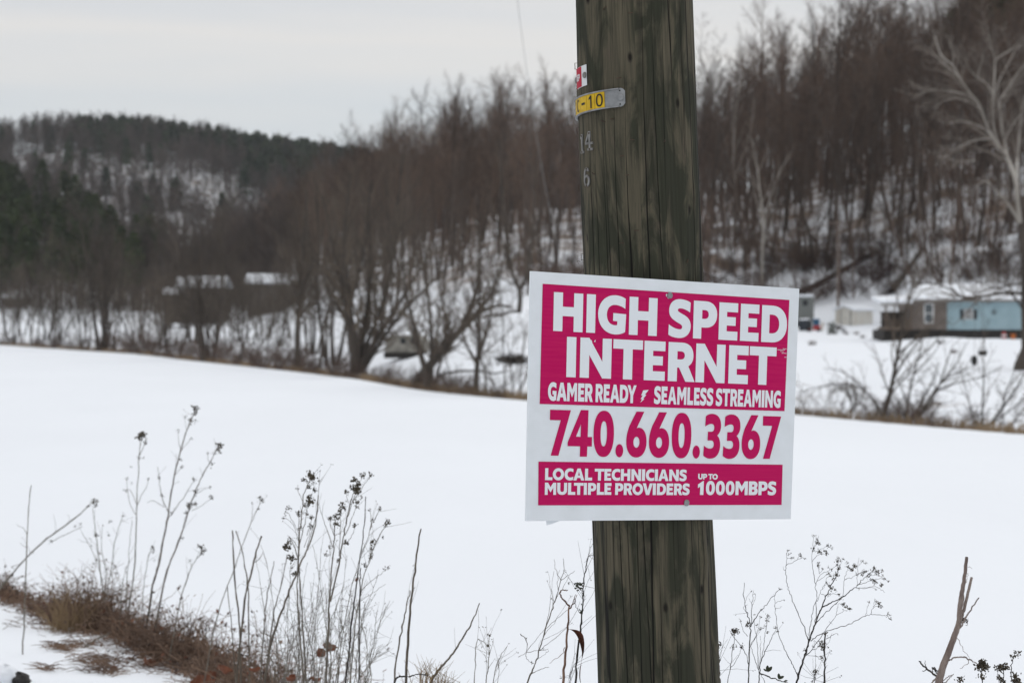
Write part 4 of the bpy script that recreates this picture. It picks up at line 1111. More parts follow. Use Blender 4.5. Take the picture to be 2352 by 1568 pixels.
# right of the sign
traced('slim_tree', 2026, float(f_dc(2026)) + 1, [
 ([(2026, 965), (2034, 940), (2044, 905), (2055, 850), (2066, 790), (2076, 730), (2092, 670), (2108, 600)], 6.5, 1.6), ([(2060, 815), (2090, 790), (2130, 760), (2165, 740)], 2.5, .8), ([(2052, 870), (2080, 820), (2105, 790), (2135, 750)], 3, .8), ([(2024, 950), (2006, 915), (1970, 885), (1935, 880), (1890, 885), (1838, 900)], 3, .8), ([(1985, 892), (1960, 870), (1930, 850), (1900, 845)], 2, .7), ([(2073, 745), (2060, 690), (2052, 620)], 2, .7), ([(2044, 905), (2030, 870), (2020, 830), (2005, 790)], 2, .7)],
 dict(CREEK, nch=[9, 6, 4]), 31, M['creek_bark'], M['creek_twig'], 'slim dark tree leaning right in front of the porch of the blue house', twig=(5, 9))
traced('bare_shrub', 2082, float(f_dc(2082)) + 1, [
 ([(2080, 966), (2084, 925), (2098, 860), (2112, 810), (2122, 760)], 3.2, .8), ([(2084, 930), (2070, 890), (2055, 860)], 2, .6), ([(2082, 960), (2064, 925), (2040, 890)], 2, .6), ([(2098, 860), (2130, 830), (2160, 790)], 2, .6)], dict(CREEK, nch=[8, 5, 4]), 32, M['creek_bark'], M['creek_twig'], 'small bare shrub with a rusty foot right of the slim leaning tree', 'shrub', twig=(5, 9))
traced('bare_shrub', 2104, float(f_dc(2104)) + .5, [
 ([(2102, 968), (2125, 930), (2150, 890), (2185, 860), (2220, 845)], 3.6, .8), ([(2112, 955), (2140, 920), (2160, 880), (2175, 830), (2190, 790)], 3.6, .7), ([(2104, 960), (2120, 915), (2140, 880), (2145, 860)], 3, 1), ([(2140, 905), (2190, 880), (2240, 870), (2290, 850)], 2, .6), ([(2160, 880), (2195, 840), (2215, 800)], 2, .6)], dict(CREEK, nch=[8, 5, 4]), 33, M['creek_bark'], M['creek_twig'], 'bare shrub of slanting dark stems below the blue house', 'shrub', twig=(5, 9))
traced('bare_shrub', 2238, float(f_dc(2238)) + .5, [
 ([(2258, 978), (2256, 930), (2260, 880), (2258, 820), (2262, 770)], 2.6, .8), ([(2270, 980), (2300, 940), (2330, 900), (2352, 860), (2380, 820)], 3.4, 1), ([(2240, 975), (2228, 930), (2218, 890), (2205, 840)], 2, .6), ([(2272, 978), (2310, 950), (2352, 915), (2390, 890)], 2.4, .8), ([(2300, 940), (2315, 890), (2340, 830)], 2, .6), ([(2236, 978), (2262, 930), (2270, 900)], 1.8, .6)], dict(CREEK, nch=[8, 5, 4]), 34, M['creek_bark'], M['creek_twig'], 'straggling bare shrub at the right edge of the picture in front of the tyre', 'shrub', twig=(5, 9))
traced('briar_bush', 1955, float(f_dc(1955)) + 3, [
 ([(1952, 955), (1956, 925), (1950, 900), (1935, 885), (1915, 892)], 2.2, .8), ([(1955, 950), (1968, 915), (1960, 890), (1945, 878)], 2, .7), ([(1958, 945), (1980, 915), (1985, 890)], 1.6, .6)], dict(SHRUB, nch=[10, 9, 6], seg=[6, 4, 3, 3], max=3, wan=[.2] * 4, trop=[0] * 4, tap=[.4] * 4, k=[4, 3, 3, 3], st=[.1] * 4, ang=[45] * 4, lr=[.5] * 4), 35, M['creek_bark'], M['creek_twig'], 'round tangled briar bush between the sign and the slim leaning tree', 'bush', twig=(30, 9))
creek_tree(1858, 3, 4, 1.8, .02, .5, 'small scrubby bush on the bank at the right edge of the sign', seed=36, P=SHRUB, cat='shrub', name='creek_shrub')

# --- the big pale sycamore at the right edge
RS = (2600, 0, 3840, 1100); s_ = lambda *pp_: [conv(RS, 1768, x, y) for x, y in pp_]
RH = (2900, 900, 3840, 1640); h_ = lambda *pp_: [conv(RH, 1992, x, y) for x, y in pp_]
dS = 110.0
sy_g = np.random.default_rng(5)
TT, TD, TC = Tubes(), Tubes(), Tubes(); pxm = dS / FPX
bS = on_ground(2366, dS)
def limb(T, pts, r0, r1, twigs=5, jit=.25, P=dict(CREEK, nch=[10, 8, 6], rmin=.013)):
    dd = dS + np.cumsum(sy_g.normal(0, jit, len(pts)))
    W = np.array([at(u, v, q) for (u, v), q in zip(pts, dd)]); t = np.linspace(0, len(W) - 1, (len(W) - 1) * 4 + 1)
    S = np.stack([np.interp(t, np.arange(len(W)), W[:, i]) for i in range(3)], 1); S[1:-1] = S[1:-1] * .5 + (S[2:] + S[:-2]) * .25; S[1:-1] = S[1:-1] * .5 + (S[2:] + S[:-2]) * .25
    rad = np.linspace(r0, r1, len(S)) * pxm; T.add(S, rad * .6, 8)
    if twigs:
        Q = dict(P); L = np.sum(np.linalg.norm(np.diff(S, axis=0), axis=1)); Q['lr'] = [0, min(.6, 2.3 / L), .5, .5]; Q['st'] = [0, .2, .15, .15]; sprout(TC, TC, S, rad, L, 1, Q, sy_g, int(twigs * 1.7))
TD.add([bS + (0, 0, -.3), bS + (-.1, 0, .3), at(2366, 800, dS), at(2364, 740, dS), at(2362, 690, dS), at(2358, 600, dS), at(2350, 540, dS), at(2346, 505, dS)], np.array([44, 31, 20, 18, 17, 13, 9, 6.5]) * pxm, 14)
limb(TT, s_((1745, 1190), (1735, 1090), (1725, 960), (1690, 860), (1640, 790), (1600, 735), (1565, 660), (1530, 560), (1470, 490), (1420, 410), (1385, 345), (1320, 300), (1290, 190)), 10, 1.6, 9)
limb(TT, s_((1640, 790), (1605, 690), (1598, 580), (1606, 470), (1612, 380), (1612, 310), (1585, 230), (1572, 140)), 5.5, 1.2, 7)
limb(TT, s_((1680, 850), (1655, 720), (1640, 600), (1635, 540), (1680, 480), (1720, 410), (1768, 350), (1800, 320)), 6, 1.5, 7)
limb(TT, s_((1735, 1050), (1728, 900), (1738, 780), (1750, 660), (1760, 560), (1790, 470)), 7, 2, 7)
limb(TT, s_((1745, 1180), (1690, 1100), (1640, 1040), (1590, 985)), 8, 2, 5)
limb(TT, s_((1600, 735), (1560, 690), (1500, 660), (1430, 648), (1370, 655)), 3.4, .9, 6)
limb(TT, s_((1590, 742), (1520, 745), (1450, 770), (1380, 815), (1330, 850)), 3, .8, 6)
limb(TT, s_((1525, 545), (1470, 510), (1390, 490), (1300, 480), (1230, 490), (1170, 525)), 3, .8, 6)
limb(TT, s_((1545, 590), (1480, 545), (1400, 525), (1330, 540), (1290, 580)), 2.6, .8, 6)
limb(TT, s_((1470, 490), (1430, 420), (1350, 350), (1280, 290), (1260, 250)), 3, .8, 5)
limb(TT, s_((1606, 500), (1560, 440), (1500, 400), (1460, 350), (1450, 300)), 3, .8, 5)
limb(TT, s_((1520, 430), (1525, 380), (1550, 310), (1555, 270)), 2.6, .8, 4)
limb(TT, s_((1660, 760), (1700, 680), (1740, 620), (1768, 600)), 3, 1, 4)
limb(TT, s_((1630, 540), (1600, 520), (1650, 400), (1720, 270), (1768, 220)), 2.4, .8, 5)
limb(TT, s_((1385, 345), (1395, 290), (1360, 200)), 2, .6, 3)
limb(TT, s_((1612, 320), (1660, 290), (1720, 250), (1768, 200)), 2.4, .7, 4)
limb(TT, s_((1510, 855), (1450, 865), (1400, 860), (1340, 830)), 2.2, .8, 5)
limb(TT, s_((1590, 985), (1560, 960), (1500, 1010), (1450, 1030)), 2.4, .8, 4)
limb(TD, h_((1990, 430), (1890, 415), (1760, 430), (1640, 450), (1560, 475), (1490, 445), (1400, 385), (1300, 350), (1180, 345), (1080, 345)), 7, 1.6, 10)
limb(TD, h_((1990, 560), (1930, 470), (1860, 400), (1800, 385), (1700, 370)), 5, 1.4, 6)
limb(TD, h_((1990, 340), (1900, 355), (1800, 370), (1700, 400), (1600, 420)), 4, 1.2, 6)
syc = empty('sycamore_tree', tuple(bS))
TD.build('trunk', M['creek_bark'], syc, bS); TT.build('pale_limbs', M['pale_bark'], syc, bS); TC.build('crown', M['pale_twig'], syc, bS)
tag(syc, 'big sycamore with bare white upper limbs at the right edge', 'sycamore')
# tyre swing and a bucket hanging from its low limb
def torus(R, r, ax, c, n=28, k=10):
    V, Fq = [], []
    for i in range(n):
        a = 2 * pi * i / n
        for j in range(k):
            b = 2 * pi * j / k; q = np.array([(R + r * cos(b)) * cos(a), r * 1.15 * sin(b), (R + r * cos(b)) * sin(a)])
            V.append(c + np.array([q[0] * cos(ax) - q[1] * sin(ax), q[0] * sin(ax) + q[1] * cos(ax), q[2]]))
    for i in range(n):
        for j in range(k): Fq.append([i * k + j, ((i + 1) % n) * k + j, ((i + 1) % n) * k + (j + 1) % k, i * k + (j + 1) % k])
    return V, Fq
M['rubber'] = mat('black rubber', (.018, .018, .019), .8)
M['rope'] = mat('grey rope', (.12, .11, .10), .9)
ct = at(2238, 828, dS + .6); top = at(2240, 694, dS)
ts = empty('tyre_swing', tuple(ct)); V, Fq = torus(.19, .068, .95, ct); mesh_obj('tyre', V, Fq, M['rubber'], ts, ct, True)
T = Tubes(); T.add([ct + (0, 0, .25), (ct + top) / 2, top], [.010] * 3, 5); T.build('rope', M['rope'], ts, ct)
tag(ts, 'black tyre swing hanging below the blue house near the sycamore', 'tyre swing')
cb = at(2257, 806, dS + 1.4); topb = at(2258, 692, dS + .4)
bk = empty('hanging_seat', tuple(cb))
V, Fq = [], []
for (rr, zz) in ((.0, -.22), (.20, -.22), (.23, .0), (.235, .02), (.21, .02), (.19, -.16), (.0, -.16)):
    for i in range(16): V.append(cb + (rr * cos(2 * pi * i / 16), rr * sin(2 * pi * i / 16), zz))
for s in range(6):
    for i in range(16): Fq.append([s * 16 + i, s * 16 + (i + 1) % 16, (s + 1) * 16 + (i + 1) % 16, (s + 1) * 16 + i])
M['dark_canvas'] = mat('dark canvas', (.045, .042, .038), .9)
mesh_obj('bucket', V, Fq, M['dark_canvas'], bk, cb, True)
T = Tubes(); T.add([cb + (-.2, 0, .02), cb + (-.12, 0, .2), cb + (.12, 0, .2), cb + (.2, 0, .02)], [.016] * 4, 6); T.build('handle', M['dark_canvas'], bk, cb)
T = Tubes(); T.add([cb + (0, 0, .2), (cb + topb) / 2, topb], [.009] * 3, 5); T.build('rope', M['rope'], bk, cb)
tag(bk, 'dark bucket shaped seat hanging just above and right of the tyre swing', 'hanging seat')

# --- brush on the foot of the right hill
bushes = []
for k in range(4):
    g = np.random.default_rng(700 + k); T0, T1 = Tubes(), Tubes()
    for i in range(9):
        a = g.uniform(0, 6.28); grow(T0, T1, (.5 * cos(a), .5 * sin(a), -.2), (cos(a) * .8, sin(a) * .8, 1), g.uniform(1.6, 2.8), .03, 0, dict(SHRUB, nch=[9, 8], rmin=.011), g)
    root = empty('brush_clump'); T0.build('stem', M['brush'] if k < 3 else M['red_brush'], root); T1.build('crown', M['brush'] if k < 3 else M['red_brush'], root); bushes.append(root)
ub = set()
bp_ = []
for i in range(74):
    if i < 48:
        u = rng.uniform(1630, 2420); v = rng.uniform(545, 705)
        if 1900 < u and v > 690: v -= 30
    else: u = rng.uniform(1215, 1330) if i < 56 else rng.uniform(1640, 2350); v = rng.uniform(600, 690)
    # find the distance where the slope shows at this row
    best = None
    for d in np.linspace(150, 320, 120):
        z = ground((u - UC) / FPX * d, d); vv = VH - z / d * FPX
        if best is None or abs(vv - v) < best[0]: best = (abs(vv - v), d)
    d = best[1]
    if d < float(f_df(u)) + 12: d = float(f_df(u)) + rng.uniform(12, 30)
    k = 3 if (1915 < u < 2080 and v > 610) else int(rng.integers(0, 4)) if rng.uniform() < .3 else int(rng.integers(0, 3))
    o = bushes[k] if k not in ub else copy_tree(bushes[k]); ub.add(k)
    o.location = tuple(on_ground(u, d)); s = rng.uniform(.45, 1.15); o.scale = (s * 1.35, s * 1.35, s * .8); o.rotation_euler = (0, 0, rng.uniform(0, 6.28))
    tag(o, 'leafless brown brush clump on the foot of the hill behind the houses', 'brush', 'brush clumps on the right hillside')
for (u, d, k, s) in ((1640, 196, 0, 1.2), (1665, 200, 1, 1.0), (1700, 204, 2, 1.3), (1735, 206, 0, 1.1), (1770, 209, 1, 1.4), (1800, 212, 2, 1.5), (1835, 211, 0, 1.6), (1868, 213, 1, 1.4), (1895, 214, 3, 1.5), (1930, 215, 3, 1.7), (1958, 213, 3, 1.6), (1985, 217, 3, 1.8), (2015, 212, 3, 1.6), (2040, 216, 3, 1.4), (2065, 211, 2, 1.3), (2085, 214, 1, 1.2), (1880, 222, 0, 1.5), (1915, 225, 2, 1.6), (1950, 224, 3, 1.5), (2000, 226, 1, 1.5), (2045, 226, 0, 1.3), (1790, 222, 3, 1.4), (1750, 218, 2, 1.2), (2140, 200, 0, 1.0), (2200, 203, 1, 1.1), (2265, 201, 2, 1.0), (2310, 204, 0, 1.2), (1830, 224, 1, 1.4)):
    o = copy_tree(bushes[k]); o.location = tuple(on_ground(u, d)); s *= rng.uniform(.4, .8); o.scale = (s * 1.25, s * 1.25, s); o.rotation_euler = (0, 0, rng.uniform(0, 6.28))
    tag(o, 'dark reddish brush clump close behind the white shed' if k == 3 else 'leafless brown brush clump on the foot of the hill behind the houses', 'brush', 'reddish brush behind the shed' if k == 3 else 'brush clumps on the right hillside')
# beech saplings that kept their rusty leaves
for k, (u, v, d, w) in enumerate(((2130, 505, 232, 1.6), (2200, 520, 228, 1.3), (2010, 470, 250, 1.0))):
    g = np.random.default_rng(800 + k); T = Tubes(); T2 = Tubes(); b0 = on_ground(u, d)
    T2.add([b0 + (0, 0, -.2), b0 + (.1, 0, 1.5), b0 + (0, 0, 3.4)], [.05, .04, .015], 5)
    for _ in range(520):
        c = b0 + g.normal(0, 1, 3) * (w * .8, w * .8, .8) + (0, 0, 2.0); p = unit(g.normal(0, 1, 3)); q = unit(np.cross(p, g.normal(0, 1, 3))); T.quad(c - p * .11, c - q * .05, c + p * .11, c + q * .05)
    r = empty('beech_sapling', tuple(b0)); T2.build('trunk', M['bark'], r, b0); T.build('crown', M['rust_leaf'], r, b0)
    tag(r, ['beech sapling holding rusty leaves left of the sycamore trunk on the hillside', 'smaller rusty-leaved beech sapling closest to the sycamore limbs', 'faint rusty-leaved beech sapling higher in the wood'][k], 'sapling')
for k, (pts, lb) in enumerate(((((1835, 575, 215), (1880, 552, 218), (1940, 535, 222), (2010, 508, 226)), 'long fallen trunk lying across the slope above the white shed'), (((2045, 562, 212), (2085, 548, 214), (2120, 536, 216)), 'short fallen trunk on the slope right of the long one'), (((1720, 625, 200), (1760, 600, 204), (1800, 590, 208)), 'fallen trunk on the slope just right of the pole'))):
    W = [on_ground(u, d) + (0, 0, .25) for u, v, d in pts]; T = Tubes(); T.add(W, np.linspace(.34, .2, len(W)), 8)
    tag(T.build('fallen_log', M['creek_bark']), lb, 'fallen log')
for k, (u, d, lean, h) in enumerate(((1660, 212, .55, 9), (1780, 228, -.45, 10), (1965, 236, .5, 11), (2075, 224, -.6, 9), (2230, 230, .45, 10), (1875, 240, .7, 9))):
    o = build_tree('leaning_tree', [((0, 0, -.3), (lean, .1, 1), h, .10)], dict(FOREST, nch=[10, 6, 4], st=[.3, .25, .2]), np.random.default_rng(860 + k), M['bark'], M['twig'], loc=tuple(on_ground(u, d)))
    tag(o, 'thin bare tree leaning over the brush on the hillside behind the yard', 'tree', 'leaning trees behind the yard')
for k, (u, d, h) in enumerate(((1748, 215, 15), (1690, 235, 16))):
    g = np.random.default_rng(830 + k); P = dict(FOREST, st=[.3, .25, .2], nch=[12, 6, 4])
    o = build_tree('birch_tree', [((0, 0, -.3), (0, 0, 1), h, .16), ((0, 0, h * .4), (.45, .1, 1), h * .5, .09)], P, g, M['pale_bark'], M['twig'], loc=tuple(on_ground(u, d)))
    tag(o, ['pale trunked forked tree on the hillside right of the pole', 'pale slender tree on the hillside closest to the pole'][k], 'tree')

# --- dry grass along the far edge of the field
g = np.random.default_rng(91); T = Tubes()
for _ in range(21000):
    u = g.uniform(-900, 3200)
    if u > 1250 and g.uniform() < .55: continue
    dc = float(f_dc(u)); d = dc + abs(g.normal(0, 1)) * 2.6 - .8
    if 1040 < u < 1130 and g.uniform() < .4: d -= abs(g.normal(0, 1.2))
    x = (u - UC) / FPX * d; z = ground(x, d); h = g.uniform(.12, .5) * (1.0 if u < 1250 else .8); a = g.normal(0, .35); w = .016 + d * .00010
    tip = np.array([x + a * h, d + g.normal(0, .1), z + h]); b0 = np.array([x, d, z - .03])
    T.quad(b0 - (w, 0, 0), b0 + (w, 0, 0), tip + (w * .3, 0, 0), tip - (w * .3, 0, 0))
tag(T.build('bank_grass', M['bank_grass'], smooth=False), 'brown dead grass along the creek edge of the field', 'grass', kind='stuff')
cb_ = []
for k in range(3):
    g = np.random.default_rng(750 + k); T0, T1 = Tubes(), Tubes()
    for i in range(8):
        a = g.uniform(0, 6.28); grow(T0, T1, (.3 * cos(a), .3 * sin(a), -.1), (cos(a) * .9, sin(a) * .9, 1), g.uniform(.9, 1.7), .014, 0, dict(SHRUB, nch=[8, 7], rmin=.006), g)
    root = empty('bank_bush'); T0.build('stem', M['brush'], root); T1.build('crown', M['brush'], root); cb_.append(root)
for i in range(72):
    u = 10 + i * 17.5 + rng.uniform(-10, 10) if i < 64 else rng.uniform(1870, 2352)
    d = float(f_dc(u)) + rng.uniform(.5, 7); o = cb_[i] if i < 3 else copy_tree(cb_[i % 3]); s = rng.uniform(.55, 1.25) * (1.7 if u < 420 else 1.35 if u < 760 else .85); o.scale = (s * 1.2, s * 1.2, s)
    o.location = tuple(on_ground(u, d)); o.rotation_euler = (0, 0, rng.uniform(0, 6.28))
    tag(o, 'low brown bush on the creek bank at the far edge of the field', 'bush', 'low bushes along the creek bank')

# ---------------------------------------------------------------- houses and yard things beyond the creek
M['house_blue'] = mat('pale blue siding', (.34, .46, .50), .8, (.29, .40, .44), 1.2)
M['house_brown'] = mat('weathered brown siding', (.185, .155, .135), .85, (.13, .108, .095), 2.0)
M['house_grey'] = mat('dull grey brown siding', (.125, .106, .094), .85, (.10, .086, .077), .6)
M['house_dark'] = mat('dark siding', (.095, .079, .069), .9, (.07, .059, .052), .6)
M['trim_white'] = mat('white trim', (.66, .66, .65), .7)
M['pane'] = mat('window glass', (.07, .085, .095), .15, spec=.5)
M['pane_grey'] = mat('curtained window', (.22, .22, .22), .4, spec=.5)
M['dark_wood'] = mat('dark shutter', (.03, .032, .035), .8)
M['deck'] = mat('deck wood', (.15, .115, .09), .9, (.10, .075, .06), 3)
M['skirt'] = mat('dark skirting', (.04, .036, .033), .9)
M['fascia'] = mat('roof edge', (.22, .20, .18), .8)
M['shed_wall'] = mat('rust streaked white metal', (.60, .575, .52), .6, (.33, .21, .13), 1.6, (3.2, 3.2, .25), ramp=(.58, .80))
M['camper'] = mat('grey green wall', (.17, .18, .172), .8, (.14, .148, .14), 1.0)
M['red'] = mat('red paint', (.34, .02, .022), .5)
M['blue_tarp'] = mat('blue tarp', (.03, .09, .16), .7)
M['barrel'] = mat('dark barrel', (.03, .035, .045), .7)
M['pale_shell'] = mat('weathered pale shell', (.30, .285, .25), .8, (.17, .16, .14), 2.4)
M['pole_wood'] = mat('grey brown pole', (.17, .135, .115), .9)

def local(root_pt, k):
    return lambda u, v: ((u - UC) * k - root_pt[0], (VH - v) * k - root_pt[2])
# --- pale blue house
dH = 160.0; kH = dH / FPX
pH = np.array([(2093 - UC) * kH, dH, (VH - 770) * kH]); gH = on_ground(2200, dH)[2]
hs = empty('blue_house', tuple(pH)); lx = lambda u: (u - 2093) * kH; lz = lambda v: (770 - v) * kH
tag(hs, 'low house of pale blue and weathered brown siding with a snowy roof and a porch', 'house')
boxes('blue_wall', [(lx(2174), lx(2350), 0, 5.2, lz(757), lz(690))], M['house_blue'], hs)
boxes('brown_wall', [(lx(2093), lx(2174) - .004, -.18, 5.2, lz(757), lz(690))], M['house_brown'], hs)
boxes('skirting', [(lx(2030), lx(2350), .12, 5.0, lz(790), lz(757) - .003)], M['skirt'], hs)
# hipped roof under snow
e0, e1 = lz(690), lz(690) + 1.02
V = [(lx(2090), -.5, e0), (lx(2356), -.5, e0), (lx(2356), 6, e0), (lx(2090), 6, e0), (lx(2137), 2.7, e1), (lx(2310), 2.7, e1)]
V += [(x, y, z + .16) for x, y, z in V]
rf = mesh_obj('roof', V, [[0, 1, 2, 3], [6, 7, 11, 10], [7, 8, 11], [8, 9, 10, 11], [9, 6, 10], [0, 6, 7, 1][::-1], [1, 7, 8, 2][::-1], [2, 8, 9, 3][::-1], [3, 9, 6, 0][::-1]], M['snow'], hs)
boxes('eaves', [(lx(2089), lx(2356), -.52, -.44, e0 - .10, e0 + .06)], M['fascia'], rf)
T = Tubes(); T.add([(lx(2199), 2.4, e1), (lx(2199), 2.4, e1 + .95)], [.05, .05], 6); T.build('vent_pipe', M['pole_wood'], rf)
def window(par, u0, u1, v0, v1, y, fr=.07, shut=None, pane='pane', bars=True):
    x0, x1, z0, z1 = lx(u0), lx(u1), lz(v1), lz(v0)
    w = boxes('window', [(x0 - fr, x1 + fr, y - .05, y - .004, z1, z1 + fr), (x0 - fr, x1 + fr, y - .05, y - .004, z0 - fr, z0), (x0 - fr, x0, y - .05, y - .004, z0, z1), (x1, x1 + fr, y - .05, y - .004, z0, z1)] + ([(x0, x1, y - .045, y - .006, (z0 + z1) / 2 - .03, (z0 + z1) / 2 + .03)] if bars else []), M['trim_white'], par)
    boxes('pane', [(x0, x1, y - .03, y - .008, z0, z1)], M[pane], w)
    for (s0, s1) in shut or []: boxes('shutter', [(lx(s0), lx(s1), y - .045, y - .005, z0 - .05, z1 + .05)], M['dark_wood'], w)
window(hs, 2123.5, 2140.5, 699, 740, -.18, .08)
window(hs, 2216, 2233, 712, 731.5, 0, .05, [(2205, 2213), (2236, 2244)], 'pane_grey')
# star shaped ornament on the wall
cx, cz = lx(2283), lz(717); V = [(cx, -.05, cz)] + [(cx + (.32 if i % 2 == 0 else .12) * sin(i * pi / 5), -.012, cz + (.32 if i % 2 == 0 else .12) * cos(i * pi / 5)) for i in range(10)]
mesh_obj('wall_ornament', V, [[0, 1 + (i + 1) % 10, 1 + i] for i in range(10)], mat('dull metal', (.13, .17, .18), .6), hs)
V = [(x, -.7 if i < 4 else -.4, z) for i, (x, z) in enumerate([(lx(2031), lz(757)), (lx(2093) - .01, lz(757)), (lx(2093) - .01, lz(751)), (lx(2031), lz(751))] * 2)]
pch = boxes('porch', [(lx(2031), lx(2093) - .005, -.6, 3.0, lz(758), lz(751))], M['deck'], hs)
boxes('porch_post', [(lx(2031), lx(2034.5), -.55, -.43, lz(751), lz(697))], M['deck'], pch)
boxes('porch_post', [(lx(2068), lx(2070.5), 2.6, 2.7, lz(751), lz(697))], M['deck'], pch)
boxes('porch_post', [(lx(2088), lx(2091), -.55, -.43, lz(751), lz(697))], M['deck'], pch)
boxes('railing', [(lx(2034.5), lx(2088), -.53, -.45, lz(z + 1.6), lz(z)) for z in (732, 737, 742, 747)] + [(lx(u), lx(u + 1.2), -.44, -.40, lz(750), lz(731)) for u in (2048, 2061, 2075)], M['deck'], pch)
boxes('porch_back_wall', [(lx(2040), lx(2093) - .01, 3.1, 3.2, lz(757), lz(715))], M['house_dark'], pch)
Vp = [(lx(2019), -.8, lz(699)), (lx(2092), -.8, lz(696)), (lx(2092), 3.2, lz(685)), (lx(2019), 3.2, lz(687))]; Vp += [(x, y, z + .24) for x, y, z in Vp]
pr = mesh_obj('porch_roof', Vp, [[0, 3, 2, 1], [4, 5, 6, 7], [0, 1, 5, 4], [1, 2, 6, 5], [2, 3, 7, 6], [3, 0, 4, 7]], M['snow'], pch)
boxes('porch_eaves', [(lx(2018), lx(2092), -.83, -.76, lz(701), lz(696.5))], M['fascia'], pr)
# things leaning on the house
def small(name, u, d, label, cat, build):
    p = on_ground(u, d); o = empty(name, tuple(p)); build(o); return tag(o, label, cat)
def lathe(name, prof, m, parent, k=16, loc=(0, 0, 0)):
    V, Fq = [], []
    for r, z in prof:
        for i in range(k): V.append((loc[0] + r * cos(2 * pi * i / k), loc[1] + r * sin(2 * pi * i / k), loc[2] + z))
    for s in range(len(prof) - 1):
        for i in range(k): Fq.append([s * k + i, s * k + (i + 1) % k, (s + 1) * k + (i + 1) % k, (s + 1) * k + i])
    Fq.append(list(range(k))[::-1]); Fq.append([(len(prof) - 1) * k + i for i in range(k)])
    return mesh_obj(name, V, Fq, m, parent, smooth=False)
small('gas_can', 2306, 159, 'small red and white can in front of the blue house wall', 'can', lambda o: (lathe('can_body', [(.16, 0), (.17, .05), (.17, .38), (.12, .44), (.05, .46), (.05, .52)], M['red'], o), lathe('label_band', [(.175, .14), (.176, .30)], M['trim_white'], o)))
M['orange'] = mat('orange plastic', (.45, .13, .03), .6)
small('flower_pot', 2327, 159, 'small orange pot at the right end of the blue house wall', 'pot', lambda o: (lathe('pot', [(.14, 0), (.19, .30), (.21, .30), (.21, .36), (.18, .36), (.17, .3)], M['orange'], o), lathe('soil', [(.17, .30), (.15, .34)], M['skirt'], o)))

# --- white garden shed seen at its corner
dG = 200.0; kG = dG / FPX; th = R_(45); wf, ws, hw, hp = 2.0, 2.8, 1.34, 1.66
c0 = at(1961, 748, dG); org = c0 - wf * np.array([cos(th), -sin(th), 0])
sh = empty('garden_shed', tuple(org), -th)
tag(sh, 'small white metal garden shed with rust streaks and a snowy roof', 'shed')
V = [(0, 0, -.3), (wf, 0, -.3), (wf, 0, hw), (wf / 2, 0, hp), (0, 0, hw)]; V += [(x, ws, z) for x, y, z in V]
mesh_obj('wall', V, [[0, 1, 2, 3, 4], [9, 8, 7, 6, 5], [1, 6, 7, 2], [5, 0, 4, 9]], M['shed_wall'], sh)
V = []
for y in (-.14, ws + .2):
    for (x, z) in ((-.14, hw - .04), (wf / 2, hp + .03), (wf + .14, hw - .04), (wf + .16, hw + .12), (wf / 2, hp + .20), (-.16, hw + .12)): V.append((x, y, z))
mesh_obj('roof', V, [[0, 1, 2, 3, 4, 5], [11, 10, 9, 8, 7, 6]] + [[i, i + 6, (i + 1) % 6 + 6, (i + 1) % 6] for i in range(6)], M['snow'], sh)
dr_ = boxes('sliding_door', [(.68, 1.62, -.03, -.004, -.1, 1.24)], M['shed_wall'], sh)
boxes('door_track', [(.60, .68, -.02, -.003, -.1, 1.26), (1.62, 1.70, -.02, -.003, -.1, 1.26)], M['dark_wood'], dr_)
boxes('handle', [(1.10, 1.14, -.06, -.03, .55, .75)], M['dull_steel'], dr_)

# --- grey camper half behind the sign
dK = 199.0; kK = dK / FPX; pK = at(1800, 744, dK)
ck = empty('camper', tuple(pK)); lk = lambda u: (u - 1800) * kK; lkz = lambda v: (744 - v) * kK
tag(ck, 'grey green camper with a small dark window, half hidden by the right sign edge', 'camper')
boxes('body', [(lk(1775), lk(1870), 0, 2.3, lkz(740), lkz(682))], M['camper'], ck, .12)
boxes('underside', [(lk(1780), lk(1866), .2, 2.2, lkz(750), lkz(740) - .004)], M['skirt'], ck)
boxes('window', [(lk(1843.5), lk(1855), -.03, -.004, lkz(702), lkz(689))], M['dark_wood'], ck)
boxes('roof_snow', [(lk(1777), lk(1869), .05, 2.25, lkz(682) + .003, lkz(676))], M['snow'], ck, .06)
# --- yard clutter
def mower(o):
    boxes('hood', [(0, .62, 0, .5, .22, .50)], M['red'], o, .09)
    boxes('seat', [(-.42, -.05, .05, .45, .42, .50), (-.46, -.38, .05, .45, .50, .80)], M['dark_wood'], o, .03)
    boxes('deck', [(-.45, .5, -.05, .55, .12, .22)], M['red'], o, .03)
    for x, r in ((-.32, .22), (.48, .15)):
        for y in (-.08, .52):
            V, Fq = torus(r * .72, r * .28, 0, np.array([x, y, r])); mesh_obj('wheel', V, Fq, M['rubber'], o, smooth=True)
    T = Tubes(); T.add([(-.1, .25, .5), (-.16, .25, .74)], [.02, .02], 5); T.build('steering_column', M['dark_wood'], o)
small('ride_on_mower', 1868, 186, 'red ride-on mower standing in the snow in front of the grey camper', 'mower', mower)
def barrel(m):
    def f(o):
        lathe('drum', [(.28, 0), (.29, .02), (.29, .30), (.30, .31), (.29, .32), (.29, .60), (.30, .61), (.29, .62), (.29, .88), (.26, .88)], m, o)
        lathe('snow_cap', [(.27, .885), (.26, .95), (.14, 1.0)], M['snow'], o)
    return f
small('barrel', 1843, 189, 'dark barrel with a cap of snow at the right edge of the sign', 'barrel', barrel(M['barrel']))
small('barrel', 1853, 190, 'dark barrel between the snow capped barrel and the red mower', 'barrel', barrel(M['barrel']))
small('barrel', 1875, 192, 'blue barrel with a cap of snow behind the red mower', 'barrel', barrel(M['blue_tarp']))
